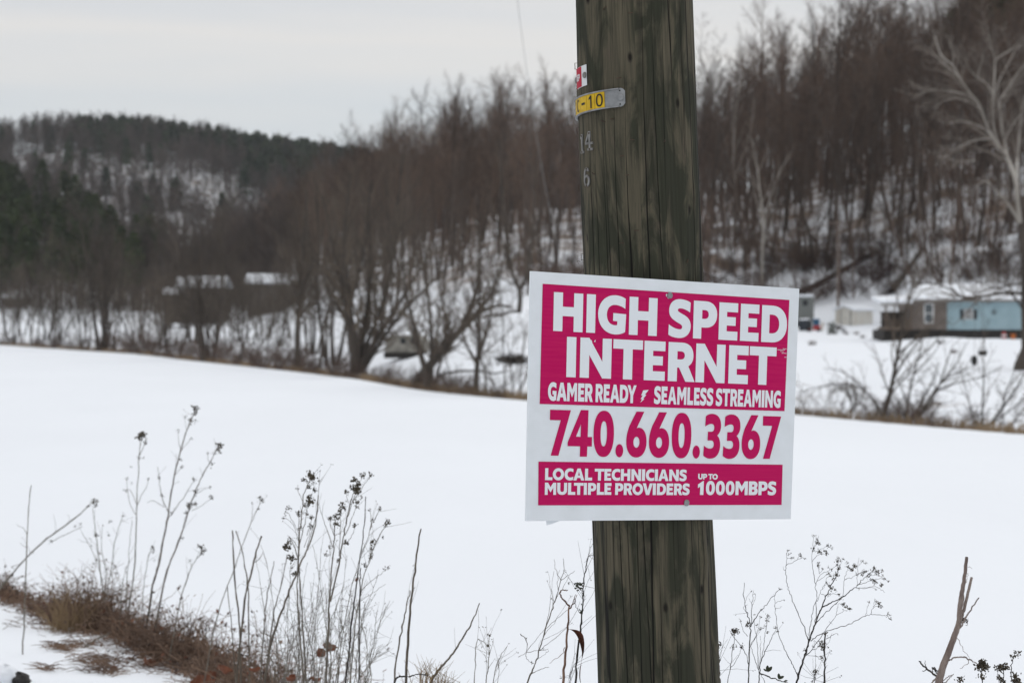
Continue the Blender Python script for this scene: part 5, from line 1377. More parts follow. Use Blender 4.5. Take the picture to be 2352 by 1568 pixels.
def bowl(o):
    lathe('tray', [(.10, .22), (.36, .48), (.40, .52), (.37, .52), (.10, .30)], mat('dark rusty tray', (.06, .035, .03), .8), o)
    V, Fq = torus(.13, .05, 0, np.array([.42, 0, .18])); mesh_obj('wheel', V, Fq, M['rubber'], o, smooth=True)
    for y in (-.16, .16):
        T = Tubes(); T.add([(.42, y * .3, .18), (0, y, .24), (-.3, y, .12), (-.28, y, 0)], [.02] * 4, 5); T.build('leg', M['dull_steel'], o)
        T = Tubes(); T.add([(.1, y, .26), (-.4, y * 1.1, .42), (-.75, y * 1.2, .50)], [.018] * 3, 5); T.build('handle', M['dull_steel'], o)
small('wheelbarrow', 1926, 186, 'dark wheelbarrow left standing in the snow below the white shed', 'wheelbarrow', bowl)
def post(o): boxes('stake', [(-.05, .05, -.05, .05, -.2, .75)], M['bank_grass'], o)
p = on_ground(1889, 189); tag(boxes('wooden_stake', [(p[0] - .05, p[0] + .05, p[1] - .05, p[1] + .05, p[2] - .2, p[2] + .62)], mat('yellow wood', (.30, .19, .08), .8)), 'short yellowish wooden stake right of the red mower', 'stake')
g = np.random.default_rng(41)
def evergreen(o):
    T, T0 = Tubes(), Tubes(); T0.add([(0, 0, -.1), (.02, 0, .5), (0, 0, 1.0)], [.03, .025, .01], 5)
    for _ in range(260):
        c = np.array([g.normal(0, .22), g.normal(0, .2), abs(g.normal(.45, .3))]); q = unit(g.normal(0, 1, 3)); r = unit(np.cross(q, g.normal(0, 1, 3))); T.quad(c - q * .10, c - r * .04, c + q * .10, c + r * .04)
    T0.build('stem', M['bark'], o); T.build('foliage', M['needle'], o)
small('evergreen_shrub', 1911, 180, 'small dark green shrub in the snow left of the wheelbarrow', 'shrub', evergreen)
tuf = None
for u, d in ((1944, 177), (1967, 179), (1981, 168), (2160, 149), (2190, 130), (1866, 150)):
    if tuf is None:
        T = Tubes()
        for _ in range(60):
            a = g.uniform(0, 6.28); r = abs(g.normal(0, .16)); T.add([(r * cos(a), r * sin(a), -.05), (r * 1.6 * cos(a), r * 1.6 * sin(a), g.uniform(.15, .5))], [.014, .006], 3)
        o = tuf = T.build('weed_tuft', M['brush'])
    else:
        o = tuf.copy(); C.objects.link(o)
    o.location = tuple(on_ground(u, d)); s = rng.uniform(.4, .9); o.scale = (s * 1.4, s * 1.4, s); o.rotation_euler = (0, 0, rng.uniform(0, 6))
    tag(o, 'dry weed tuft poking out of the snow slope below the houses', 'weed tuft', 'weed tufts on the snow slope')
pU = on_ground(1925, 208)
pl_ = empty('far_utility_pole', tuple(pU)); T = Tubes(); T.add([pU + (0, 0, -.5), at(1925, 620, 208), at(1925, 505, 208)], [.13, .12, .10], 10); T.build('shaft', M['pole_wood'], pl_, pU)
boxes('cross_arm', [(-.9, .9, -.06, .06, (VH - 512) / FPX * 208 - pU[2] - .06, (VH - 512) / FPX * 208 - pU[2] + .06)], M['pole_wood'], pl_)
tag(pl_, 'thin distant utility pole rising behind the white shed', 'utility pole')

# --- houses on the left
def house(name, u0, u1, ve, vr, vb, d, m, label, rise=3.0, win=(), lean=None, wall2=None):
    k = d / FPX; p = np.array([(u0 - UC) * k, d, (VH - vb) * k]); o = empty(name, tuple(p)); W = (u1 - u0) * k; he = (vb - ve) * k
    tag(o, label, 'house')
    D = 6.5; zr = (VH - vr) / FPX * (d + rise) - p[2]
    boxes('wall', [(0, W, 0, D, -.8, he)], m, o)
    V = [(-.3, -.4, he), (W + .3, -.4, he), (W + .3, rise, zr), (-.3, rise, zr), (-.3, D + .4, he), (W + .3, D + .4, he)]; V += [(x, y, z + .22) for x, y, z in V]
    rr = mesh_obj('roof', V, [[0, 3, 2, 1], [3, 4, 5, 2], [6, 7, 8, 9], [9, 8, 11, 10], [0, 1, 7, 6], [4, 10, 11, 5], [1, 2, 8, 7], [2, 5, 11, 8], [0, 6, 9, 3], [3, 9, 10, 4]], M['snow'], o)
    for (a, b, c, e) in win:
        w = boxes('window', [((a - u0) * k - .08, (b - u0) * k + .08, -.06, -.004, (vb - e) * k - .08, (vb - c) * k + .08)], M['fascia'], o)
        boxes('pane', [((a - u0) * k, (b - u0) * k, -.075, -.061, (vb - e) * k, (vb - c) * k)], M['dark_wood'], w)
    if lean:
        a, b, c, e = lean
        V = [((a - u0) * k, -2.4, (vb - e) * k), ((b - u0) * k, -2.4, (vb - e) * k), ((b - u0) * k, -.42, (vb - c) * k), ((a - u0) * k, -.42, (vb - c) * k)]; V += [(x, y, z + .2) for x, y, z in V]
        mesh_obj('lean_to_roof', V, [[0, 3, 2, 1], [4, 5, 6, 7], [0, 1, 5, 4], [1, 2, 6, 5], [2, 3, 7, 6], [3, 0, 4, 7]], M['snow'], o)
        boxes('lean_to_wall', [((a - u0) * k + .2, (b - u0) * k - .2, -2.2, -.01, -.8, (vb - e) * k - .02)], M['house_dark'], o)
    return o
house('grey_house', 568, 676, 652, 632, 716, 292, M['house_grey'], 'grey brown house with a bright snowy roof behind the straight dark trunk', 2.6, win=((629, 636, 688, 706),))
house('dark_house', 408, 514, 660, 638, 728, 288, M['house_dark'], 'dark house with a patchy snowy roof and a low lean-to, left of the grey house', 2.6, lean=(378, 428, 664, 676))
house('low_house', 8, 54, 684, 668, 712, 418, M['house_grey'], 'low house with faint snowy roof behind the creek trees at the left edge', 2.6)
# pale camper shell by the creek
dP = 138.0; kP = dP / FPX; pP = at(884, 813, dP); co = empty('truck_cap', tuple(pP), -.25)
tag(co, 'pale weathered camper shell resting on the snow behind the big leaning creek tree', 'camper shell')
prism('shell', [(0, .12), (2.35, .12), (2.35, .75), (2.15, 1.12), (.35, 1.16), (.05, .8)], 0, 1.5, M['pale_shell'], co)
boxes('window', [(1.0, 1.3, -.03, -.004, .62, .98), (1.65, 2.0, -.03, -.004, .62, .98)], M['dark_wood'], co)
boxes('skid', [(-.1, 2.5, .1, .35, -.25, .116), (-.1, 2.5, 1.15, 1.4, -.25, .116)], M['skirt'], co)

# --- overhead wire high across the valley
T = Tubes(); W = [at(1160, -260, 22), at(1188, 0, 27), at(1206, 135, 33), at(1228, 290, 40), at(1252, 432, 48), at(1285, 590, 58), at(1320, 720, 66)]
W = np.array(W); t = np.linspace(0, len(W) - 1, 37); W = np.stack([np.interp(t, np.arange(len(W)), W[:, i]) for i in range(3)], 1)
for _ in range(6): W[1:-1] = W[1:-1] * .5 + (W[2:] + W[:-2]) * .25
T.add(W, np.linspace(.0022, .0048, len(W)), 6)
tag(T.build('overhead_wire', mat('grey wire', (.16, .17, .17), .5, metal=.3)), 'thin grey overhead wire hanging in front of the wood left of the pole', 'wire')

# ---------------------------------------------------------------- dry plants on the roadside bank
RL, RM, RA, RZ = (0, 1480, 1000, 2560), (800, 1700, 1900, 2560), (1880, 1900, 2740, 2560), (2640, 1900, 3840, 2560)
WL, WM, WA, WZ = 1452, 2006, 2043, 2352
def smooth_line(W, m=4, it=2):
    t = np.linspace(0, len(W) - 1, (len(W) - 1) * m + 1); S = np.stack([np.interp(t, np.arange(len(W)), W[:, i]) for i in range(3)], 1)
    for _ in range(it): S[1:-1] = S[1:-1] * .5 + (S[2:] + S[:-2]) * .25
    return S
def head(T, c, r, n, g, kind='bud'):
    for _ in range(n):
        q = c + g.normal(0, .45, 3) * r; s = r * g.uniform(.18, .42)
        a = unit(g.normal(0, 1, 3)); T.add([q - a * s, q - a * s * .3, q + a * s * .4, q + a * s], [s * .1, s * .55, s * .5, s * .05], 4)
def plant(name, label, reg, w, d, curves, heads=(), m='weed', hm='seed', seed=0, cat='weed', side=0, lift=True, group=None, tilt=.10, hpart=True):
    """curves: (points in view pixels, radius px at foot, at tip); the foot is carried down to the ground"""
    g = np.random.default_rng(9000 + seed); T = Tubes(); H = []
    px = d / FPX; first = None
    for i, cvd in enumerate(curves):
        pts, r0, r1 = cvd[:3]; grounded = lift and (len(cvd) < 4 or cvd[3])
        P2 = [conv(reg, w, x, y) for x, y in pts]
        dd = d + np.cumsum(g.normal(0, tilt * .25, len(P2))) if not (len(cvd) > 3 and not cvd[3]) else d + np.cumsum(g.normal(0, tilt * .12, len(P2)))
        W = np.array([at(u, v, q) for (u, v), q in zip(P2, dd)])
        if grounded:
            gz = ground(W[0][0], W[0][1])
            if W[0][2] > gz:
                f = W[0] - (W[1] - W[0]) / (np.linalg.norm(W[1] - W[0]) + 1e-9) * (W[0][2] - gz) * .6; f[2] = gz - .02
                W = np.vstack([f, W])
        if first is None: first = W[0].copy()
        S = smooth_line(W); rad = np.linspace(r0, r1, len(S)) * px
        S[1:-1] += g.normal(0, .0009 if r0 < 4 else .0003, S[1:-1].shape)
        T.add(S, rad * (1 + (.12 if r0 < 3 else .02) * g.normal(0, 1, len(S))).clip(.7, 1.3), 6 if r0 > 2 else 5)
        L = np.sum(np.linalg.norm(np.diff(S, axis=0), axis=1))
        for _ in range(int(side * L)):
            j = int(g.integers(len(S) // 3, len(S) - 1)); tg = unit(S[j + 1] - S[j]); dr = unit(tg * 1.1 + g.normal(0, .55, 3)); l = g.uniform(.02, .085)
            e = S[j] + dr * l; T.add([S[j], S[j] + dr * l * .5 + g.normal(0, .002, 3), e], [px * .45, px * .35, px * .25], 3)
            if g.uniform() < .6: H.append((e, .0035 + .0015 * g.uniform(), 3))
    root = empty(name, tuple(first)); T.build('stem', M[m], root, first)
    TH = Tubes()
    for e, r, n_ in H: head(TH, e, r, n_, g)
    for (x, y, rp) in heads:
        u, v = conv(reg, w, x, y); c = at(u, v, d + g.normal(0, tilt * .2)); r = rp * px
        if rp >= 5:
            T1 = Tubes(); head(T1, c, r * (1.12 if d > 5.8 else 1), int(9 + rp * 2), g); T1.build('seed_head', M[hm], root, first)
        else: head(TH, c, r * (1.2 if d > 5.8 else 1), int(6 + rp * 1.5), g)
        # short stalk tying the head to the nearest stem point is implied by the traced stems
    if TH.g: TH.build('seed_spray', M[hm], root, first)
    return tag(root, label, cat, group)

# left of the frame
plant('dry_weed', 'single thin upright dry stem at the far left, standing in front of the bank', RL, WL, 8.6, [([(125, 1355), (132, 1180), (140, 1000), (150, 700), (158, 580), (170, 490)], 1.9, .9), ([(150, 760), (130, 725), (90, 705)], .8, .5, False), ([(140, 830), (110, 805)], .7, .4, False)], m='weed_pale', seed=1)
plant('dry_weed', 'slanting dry weed stalk with a brown head at the left edge', RL, WL, 9.6, [([(-20, 1075), (40, 1005), (110, 920), (230, 800), (330, 730), (420, 660), (490, 600)], 2.6, 1.2), ([(110, 920), (60, 935)], .8, .5, False), ([(280, 800), (330, 770), (410, 735), (450, 715)], .9, .5, False), ([(490, 600), (515, 575)], .9, .6, False)], [(515, 578, 7), (480, 606, 4), (520, 604, 5), (410, 714, 3.5), (440, 702, 3), (276, 800, 4), (180, 860, 3), (70, 940, 3)], m='weed_pale', seed=2, side=10)
plant('dry_weed', 'tall straight dry weed with a flat dark head, left one of the tallest three', RL, WL, 9.2, [([(705, 1130), (722, 1040), (735, 900), (741, 760), (744, 600), (752, 450), (757, 340), (766, 245)], 2.0, .9), ([(738, 650), (705, 590), (690, 500), (690, 455)], .8, .5, False), ([(746, 605), (770, 545), (800, 500), (808, 456)], .8, .5, False), ([(742, 590), (710, 510), (682, 520)], .7, .4, False), ([(755, 345), (790, 265), (795, 245)], .7, .5, False)], [(768, 228, 10), (790, 258, 5), (757, 346, 4), (690, 455, 4), (682, 522, 4), (808, 456, 3.5), (716, 390, 3), (715, 480, 3), (783, 342, 3), (770, 218, 8)], m='weed_pale', seed=3)
plant('dry_weed', 'tallest dry weed in the left group, leaning right with small dark heads up its stem', RL, WL, 9.0, [([(835, 1010), (862, 930), (890, 790), (915, 660), (935, 520), (955, 410), (985, 300), (1010, 210), (1040, 140), (1065, 80)], 2.9, .9), ([(990, 300), (1030, 250), (1040, 240)], .7, .4, False), ([(985, 310), (972, 250), (970, 200)], .7, .4, False), ([(950, 440), (990, 392)], .7, .4, False), ([(920, 640), (890, 590), (875, 520), (866, 450), (858, 390)], 1.1, .5, False), ([(895, 610), (830, 570), (800, 590)], .8, .4, False), ([(925, 660), (1000, 560), (1040, 490), (1058, 466)], .9, .5, False)], [(1067, 78, 8), (1060, 100, 5), (1040, 140, 5), (1066, 140, 4), (1033, 165, 4), (984, 352, 4), (991, 390, 4), (970, 198, 3.5), (1042, 240, 3.5), (1010, 118, 3.5), (884, 548, 4.5), (866, 450, 4.5), (1058, 464, 5), (935, 640, 4)], m='weed', seed=4, side=9)
plant('dry_weed', 'dry weed leaning right with a rounded dark head, right one of the tallest three', RL, WL, 8.8, [([(895, 1000), (930, 900), (975, 790), (1005, 710), (1030, 620), (1062, 530), (1100, 440), (1150, 355), (1192, 282)], 2.5, .9), ([(1055, 545), (1100, 520), (1142, 502)], .7, .4, False), ([(1045, 630), (1100, 600), (1152, 562)], .7, .4, False), ([(1140, 370), (1128, 340), (1133, 316)], .7, .4, False)], [(1193, 280, 9), (1195, 310, 5), (1170, 314, 4), (1132, 316, 4), (1156, 377, 4.5), (1142, 502, 4), (1152, 561, 5), (1030, 600, 7), (1062, 592, 6), (1066, 530, 6), (1015, 640, 5), (992, 778, 4.5)], m='weed', seed=5, side=9)
plant('dry_weed', 'cluster of faint thin dry stems between the slanting stalk and the tallest weeds', RL, WL, 9.6, [([(560, 1060), (548, 980), (538, 880), (524, 770), (512, 690), (505, 620)], 2.0, .6), ([(575, 1050), (580, 950), (550, 850), (556, 720)], 1.2, .5), ([(590, 1040), (612, 920), (622, 800), (645, 720), (674, 650)], 1.2, .6), ([(560, 1000), (490, 820), (445, 745)], .9, .5), ([(585, 1010), (630, 930)], .8, .4)], [(522, 762, 6), (594, 760, 4), (598, 690, 4), (674, 650, 4), (560, 712, 3), (500, 822, 3), (628, 932, 4)], m='weed_pale', seed=6, side=12)
plant('dry_weed', 'pair of thin pale stems between the two tallest weeds at the left', RL, WL, 9.2, [([(688, 1120), (690, 1020), (698, 900), (708, 780), (720, 680)], 1.3, .5), ([(780, 1060), (795, 950), (812, 860), (832, 835)], 1.0, .5), ([(660, 1090), (672, 1000), (690, 930)], 1.2, .6)], [(832, 832, 5), (835, 855, 4), (840, 900, 3)], m='weed_pale', seed=7, side=8)
plant('dry_weed', 'short dry weed with a loose head right of the tallest weeds', RL, WL, 8.5, [([(995, 1060), (1022, 990), (1045, 930), (1080, 880), (1108, 845)], 1.5, .7), ([(1045, 930), (1030, 900)], .6, .4, False)], [(1095, 832, 6), (1112, 845, 5), (1080, 822, 4), (1102, 862, 5), (1036, 902, 4)], m='weed_pale', seed=8, side=12)
# middle
plant('dry_stalk', 'three bare forked stems cut off at the top, between the weed groups', RM, WM, 7.2, [([(185, 1290), (182, 1160), (150, 930), (138, 700), (130, 525)], 2.6, 1.6), ([(245, 1250), (240, 960), (225, 820), (195, 640), (155, 530)], 2.1, 1.3), ([(188, 1200), (228, 930), (255, 830), (285, 700), (330, 562)], 2.8, 1.9), ([(282, 738), (318, 722), (342, 668)], 1.1, .6, False), ([(128, 1190), (95, 900)], 1.6, .9)], m='weed', seed=10, side=2, cat='stalk')
plant('dry_weed', 'thin dry weed rising behind the three bare forked stems', RM, WM, 7.6, [([(10, 1150), (80, 950), (150, 770), (205, 610), (262, 465), (300, 385), (325, 318)], 1.4, .6), ([(262, 465), (268, 390), (265, 340)], .6, .4, False)], [(322, 312, 6), (312, 380, 3.5), (266, 338, 3), (338, 330, 3)], m='weed_pale', seed=11, side=4)
plant('dry_stalk', 'pair of short leaning stems just left of the big seedy weeds', RM, WM, 7.0, [([(340, 1225), (352, 1080), (372, 950), (395, 850), (415, 735)], 1.9, .9), ([(395, 1185), (420, 1060), (450, 950), (480, 810), (505, 690)], 1.9, .9)], m='weed', seed=12, side=5, cat='stalk')
plant('dry_stalk', 'dark curving stem that forks inside the left seedy weed', RM, WM, 6.5, [([(372, 1370), (410, 1240), (460, 1090), (520, 930), (575, 810), (600, 740), (650, 650), (690, 520), (708, 400), (718, 285)], 3.2, 1.2), ([(640, 1568), (612, 1200), (595, 950), (588, 800), (560, 640), (515, 565)], 2.6, .9)], m='weed', seed=13, side=4, cat='stalk')
plant('seedy_weed', 'left one of the two big bushy weeds with dark seed heads', RM, WM, 6.3, [([(605, 1350), (580, 1100), (572, 900), (585, 700), (592, 520), (608, 380), (620, 280), (645, 215), (668, 165)], 2.0, .8), ([(575, 880), (585, 640), (583, 500), (583, 410)], 1.3, .6, False), ([(590, 620), (630, 470), (638, 400), (660, 320)], 1.0, .6, False), ([(592, 560), (530, 430), (505, 400)], .7, .4, False), ([(590, 640), (550, 480), (490, 440)], .7, .4, False), ([(620, 640), (655, 560), (672, 500)], .8, .5, False), ([(640, 560), (660, 490), (672, 440)], .8, .5, False), ([(615, 330), (580, 260), (574, 240)], .6, .4, False), ([(640, 230), (690, 205), (688, 250)], .6, .4, False), ([(590, 700), (560, 600), (508, 560)], .8, .5, False), ([(640, 640), (720, 380), (718, 200), (748, 160)], .9, .4, False)], [(672, 158, 11), (620, 178, 6), (655, 228, 6), (688, 200, 5), (690, 250, 6), (640, 190, 4), (575, 240, 4.5), (658, 300, 8), (664, 330, 10), (634, 355, 6), (584, 405, 7), (672, 435, 6), (670, 495, 6), (592, 505, 6), (510, 368, 5), (530, 375, 4), (495, 405, 4), (484, 440, 4), (505, 640, 10), (535, 712, 9), (512, 600, 6), (550, 820, 7), (585, 800, 6), (638, 410, 5)], m='weed', seed=14, side=10, cat='weed')
plant('seedy_weed', 'right one of the two big bushy weeds with dark seed heads', RM, WM, 6.2, [([(770, 1568), (785, 1250), (795, 1000), (815, 760), (825, 620), (835, 450)], 3.0, 1.0), ([(800, 1010), (850, 800), (880, 620), (905, 480), (930, 370), (955, 280), (975, 210)], 2.2, .8, False), ([(905, 480), (945, 350), (975, 270), (1020, 160)], 1.0, .5, False), ([(950, 330), (1030, 220), (1074, 150)], .8, .4, False), ([(900, 560), (960, 420), (978, 335)], .9, .5, False), ([(905, 620), (950, 560), (972, 492)], .8, .4, False), ([(860, 700), (868, 560), (868, 430), (875, 365)], 1.0, .5, False), ([(825, 560), (802, 480), (798, 445)], .8, .5, False), ([(925, 340), (910, 270)], .7, .4, False), ([(815, 640), (770, 500), (740, 420), (722, 340)], .9, .4, False), ([(830, 560), (870, 540), (905, 520)], .7, .4, False)], [(965, 186, 9), (980, 236, 11), (950, 232, 7), (990, 270, 6), (915, 265, 6), (905, 325, 3), (875, 362, 9), (866, 410, 6), (835, 432, 8), (800, 446, 6), (838, 480, 7), (978, 330, 7), (984, 365, 5), (972, 490, 6), (1024, 152, 7), (1076, 148, 6), (1010, 300, 4), (905, 605, 7), (855, 725, 6), (800, 640, 5), (768, 690, 5)], m='weed', seed=15, side=10, cat='weed')
plant('dry_weed', 'slanting thin weeds with pods at the right side of the seedy weeds', RM, WM, 6.0, [([(960, 1240), (985, 1080), (1020, 860), (1075, 700), (1130, 570), (1192, 475)], 1.7, .7), ([(900, 1100), (960, 850), (1010, 700), (1060, 560), (1100, 450), (1140, 380)], 1.2, .5), ([(1010, 935), (1080, 870), (1150, 820), (1198, 780)], .8, .4, False), ([(1060, 745), (1085, 660), (1090, 600)], .8, .4, False), ([(1085, 500), (1070, 390)], .6, .4, False), ([(1005, 1010), (1090, 950), (1180, 890)], .6, .4, False)], [(1194, 468, 7), (1174, 494, 5), (1090, 600, 7), (1082, 660, 5), (1078, 706, 6), (1200, 778, 4.5), (1168, 790, 4), (1136, 378, 5), (1066, 384, 4), (1092, 450, 5), (1040, 770, 5), (1160, 575, 4)], m='weed_pale', seed=16, side=9)
plant('dry_stalk', 'tall dark whip-like stem right of the seedy weeds', RM, WM, 5.9, [([(900, 1568), (940, 1240), (965, 1000), (990, 800), (1012, 660), (1032, 480), (1041, 292)], 2.6, .9), ([(995, 1568), (1000, 1150), (1003, 900), (1008, 780)], 2.2, 1.2)], m='weed_dark', seed=17, side=3, cat='stalk')
plant('dry_stalk', 'tall bare stick standing alone left of the pole', RM, WM, 5.5, [([(1312, 1568), (1326, 1350), (1334, 1180), (1352, 1000), (1372, 850), (1390, 690), (1405, 590), (1420, 515)], 3.8, 1.6)], m='weed', seed=18, side=3, cat='stalk')
plant('dry_stalk', 'shorter bare stick beside the tall lone stick', RM, WM, 5.6, [([(1235, 1568), (1255, 1380), (1290, 1210), (1310, 1100), (1330, 1000), (1345, 935)], 2.6, 1.1)], m='weed', seed=19, side=4, cat='stalk')
plant('dry_stalk', 'bare stick curving up to the right between the lone stick and the pole', RM, WM, 5.4, [([(1475, 1568), (1520, 1500), (1572, 1440), (1640, 1360), (1700, 1270), (1750, 1190), (1785, 1120), (1820, 1022)], 3.4, 1.2)], m='weed', seed=20, side=2, cat='stalk')
plant('dry_stalk', 'short dark twig lying sideways at the foot of the lone stick', RM, WM, 5.2, [([(1235, 1600), (1250, 1530), (1290, 1518), (1335, 1527), (1385, 1506), (1430, 1508), (1475, 1512)], 2.4, 1.2), ([(1440, 1508), (1472, 1497)], 1.0, .7, False)], m='weed_dark', seed=21, cat='twig')
plant('dry_weed', 'small dry weed with a drooping tip halfway between the lone stick and the pole', RM, WM, 5.2, [([(1785, 1580), (1792, 1400), (1802, 1262), (1840, 1280), (1872, 1310)], 1.3, .6), ([(1868, 1580), (1880, 1450), (1884, 1340), (1888, 1235)], 1.5, .7), ([(1905, 1580), (1930, 1460), (1960, 1385), (2010, 1315)], 1.2, .6), ([(1880, 1470), (1925, 1400)], .6, .4, False), ([(1872, 1430), (1848, 1370)], .6, .4, False), ([(1888, 1380), (1915, 1260)], .6, .4, False), ([(1948, 1580), (1952, 1400)], .9, .5)], [(1886, 1240, 5), (1880, 1312, 5), (1862, 1420, 3)], m='weed_pale', seed=22, side=8)
# fine filler stems among the seedy weeds
g = np.random.default_rng(321)
for k in range(9):
    cs = []
    for _ in range(7):
        x = 420 + k * 78 + g.uniform(-40, 40); y1 = g.uniform(620, 1250) if k < 7 else g.uniform(1000, 1400); lean = g.normal(40, 110)
        y0 = 1568; n_ = 6; cs.append(([(x + lean * (i / n_) ** 1.4 + g.normal(0, 7), y0 + (y1 - y0) * i / n_) for i in range(n_ + 1)], g.uniform(.7, 1.3), .4))
    plant('fine_weed', 'fine dry weed stems filling the gaps among the seedy weeds', RM, WM, 6.9 - k * .12, cs, m='weed_pale' if k % 3 else 'weed', seed=40 + k, side=11, group='fine weeds among the seedy weeds')
# left of the pole
plant('dry_weed', 'branching pale weed just left of the folded brown blade', RA, WA, 4.9, [([(212, 1600), (262, 1490), (300, 1400), (320, 1345), (355, 1220), (395, 1085), (440, 950), (475, 850), (505, 740), (530, 655), (560, 570), (550, 455)], 2.0, .6), ([(530, 655), (500, 590), (475, 530), (470, 465)], .7, .4, False), ([(530, 655), (590, 615), (656, 568)], .7, .4, False), ([(505, 740), (495, 640), (520, 560)], .6, .3, False), ([(475, 850), (560, 700), (605, 615)], .6, .3, False), ([(440, 950), (470, 830), (445, 720), (418, 590)], .6, .3, False), ([(395, 1085), (430, 900), (445, 760), (470, 570)], .6, .3, False), ([(395, 1085), (500, 990), (600, 900), (640, 860)], .6, .3, False), ([(370, 1170), (430, 1080), (500, 980), (620, 795)], .6, .3, False), ([(330, 1280), (450, 1200), (575, 1080), (668, 940), (700, 840)], .7, .3, False), ([(225, 1290), (300, 1180), (392, 1078)], .6, .4, False), ([(150, 1335), (215, 1300), (330, 1275), (430, 1265), (390, 1310), (320, 1360)], .6, .4, False), ([(170, 1128), (215, 1170), (238, 1215), (228, 1280), (212, 1325), (240, 1370), (300, 1400)], .9, .5, False), ([(265, 1490), (320, 1450), (365, 1432), (425, 1425)], .9, .5, False)], [(450, 820, 4), (408, 580, 3), (600, 680, 4), (220, 1172, 4), (375, 1262, 3), (270, 1380, 4), (622, 797, 3)], m='weed', seed=60, side=3, tilt=.05)
T = Tubes(); g = np.random.default_rng(62)
plant('folded_blade', 'brown dry grass blade folded into a hook just left of the pole', RA, WA, 4.75, [([(550, 1620), (565, 1400), (582, 1180), (596, 1000), (606, 880)], 3.6, 1.9), ([(606, 880), (575, 845), (535, 810), (515, 772), (525, 745), (552, 735), (592, 738)], 2.2, 1.0, False), ([(606, 912), (630, 880), (648, 830), (662, 778)], 1.6, .7, False), ([(618, 905), (655, 840), (674, 780)], 1.2, .6, False), ([(566, 1250), (545, 1310), (480, 1350), (430, 1392)], .9, .4, False)], m='weed_brown', seed=61, cat='grass blade', tilt=.05)
plant('thorny_vine', 'dark vine with thorns climbing beside the left edge of the pole', RA, WA, 4.7, [([(652, 1620), (668, 1420), (685, 1240), (702, 1090), (716, 960), (730, 830), (735, 700), (736, 620), (750, 530), (772, 440), (818, 426)], 2.8, .7), ([(735, 785), (712, 740), (690, 708)], 1.0, .6, False), ([(710, 950), (675, 915), (655, 860), (655, 820)], .9, .5, False), ([(600, 1600), (612, 1500), (640, 1430), (660, 1395)], .9, .5), ([(730, 840), (760, 815)], .6, .3, False), ([(770, 450), (735, 492)], .5, .3, False)], [(690, 702, 10), (714, 932, 6), (735, 790, 4), (722, 870, 4), (695, 1180, 4)], m='weed_dark', hm='green_leaf', seed=63, side=16, cat='vine', tilt=.05)
def ribbon(name, label, reg, w, d, pts, wd, m, cat):
    P = np.array([at(*conv(reg, w, x, y), d) for x, y in pts]); S = smooth_line(P, 5, 2); n_ = len(S); V = []
    for i, p in enumerate(S):
        ww = wd * math.sin(pi * min(1, (i + 1.2) / n_) ** .8) * .5 + .0012; a = i / n_ * 2.6
        V += [p + (-ww * cos(a) - .001, .003 * sin(a * 3) - ww * .6 * sin(a), 0), p + (0, .006, 0), p + (ww * cos(a) + .001, -.002 + ww * .6 * sin(a), 0)]
    Fq = [[i * 3 + j, i * 3 + j + 1, i * 3 + j + 4, i * 3 + j + 3] for i in range(n_ - 1) for j in (0, 1)]
    o = mesh_obj(name, V, Fq, M[m], None, tuple(S[0]), True); o.location = tuple(S[0]); return tag(o, label, cat)
ribbon('dry_leaf_blade', 'long curled reddish brown leaf blade hanging against the left side of the pole', RA, WA, 4.66, [(605, 1090), (645, 1092), (680, 1112), (705, 1150), (722, 1220), (728, 1290), (714, 1370), (700, 1450), (698, 1520), (712, 1600)], .014, 'red_blade', 'leaf blade')
plant('thorny_vine', 'dark vine hugging the right edge of the pole near the bottom', RA, WA, 4.72, [([(1955, 1620), (1945, 1500), (1938, 1400), (1932, 1300), (1930, 1215)], 2.6, 1.6), ([(1935, 1330), (1952, 1350)], .8, .4, False)], [(1934, 1220, 8), (1940, 1360, 4)], m='weed_dark', hm='weed_dark', seed=64, side=18, cat='vine', tilt=.04)
def leafy(root, reg, w, d, specs, m):
    for (x, y, L, ang) in specs:
        c = at(*conv(reg, w, x, y), d); a = np.array([cos(ang), .2, sin(ang)]); b = np.array([-sin(ang), .4, cos(ang)]); V = []
        for i in range(7):
            t = i / 6; ww = L * .20 * sin(pi * t) ** .8; p = c + a * L * t + np.array([0, 0, -.15 * L * t * t]); V += [p - b * ww, p + (0, .1 * ww, 0), p + b * ww]
        mesh_obj('leaf', V, [[i * 3 + j, i * 3 + j + 1, i * 3 + j + 4, i * 3 + j + 3] for i in range(6) for j in (0, 1)], M[m], root, tuple(root.location), True)
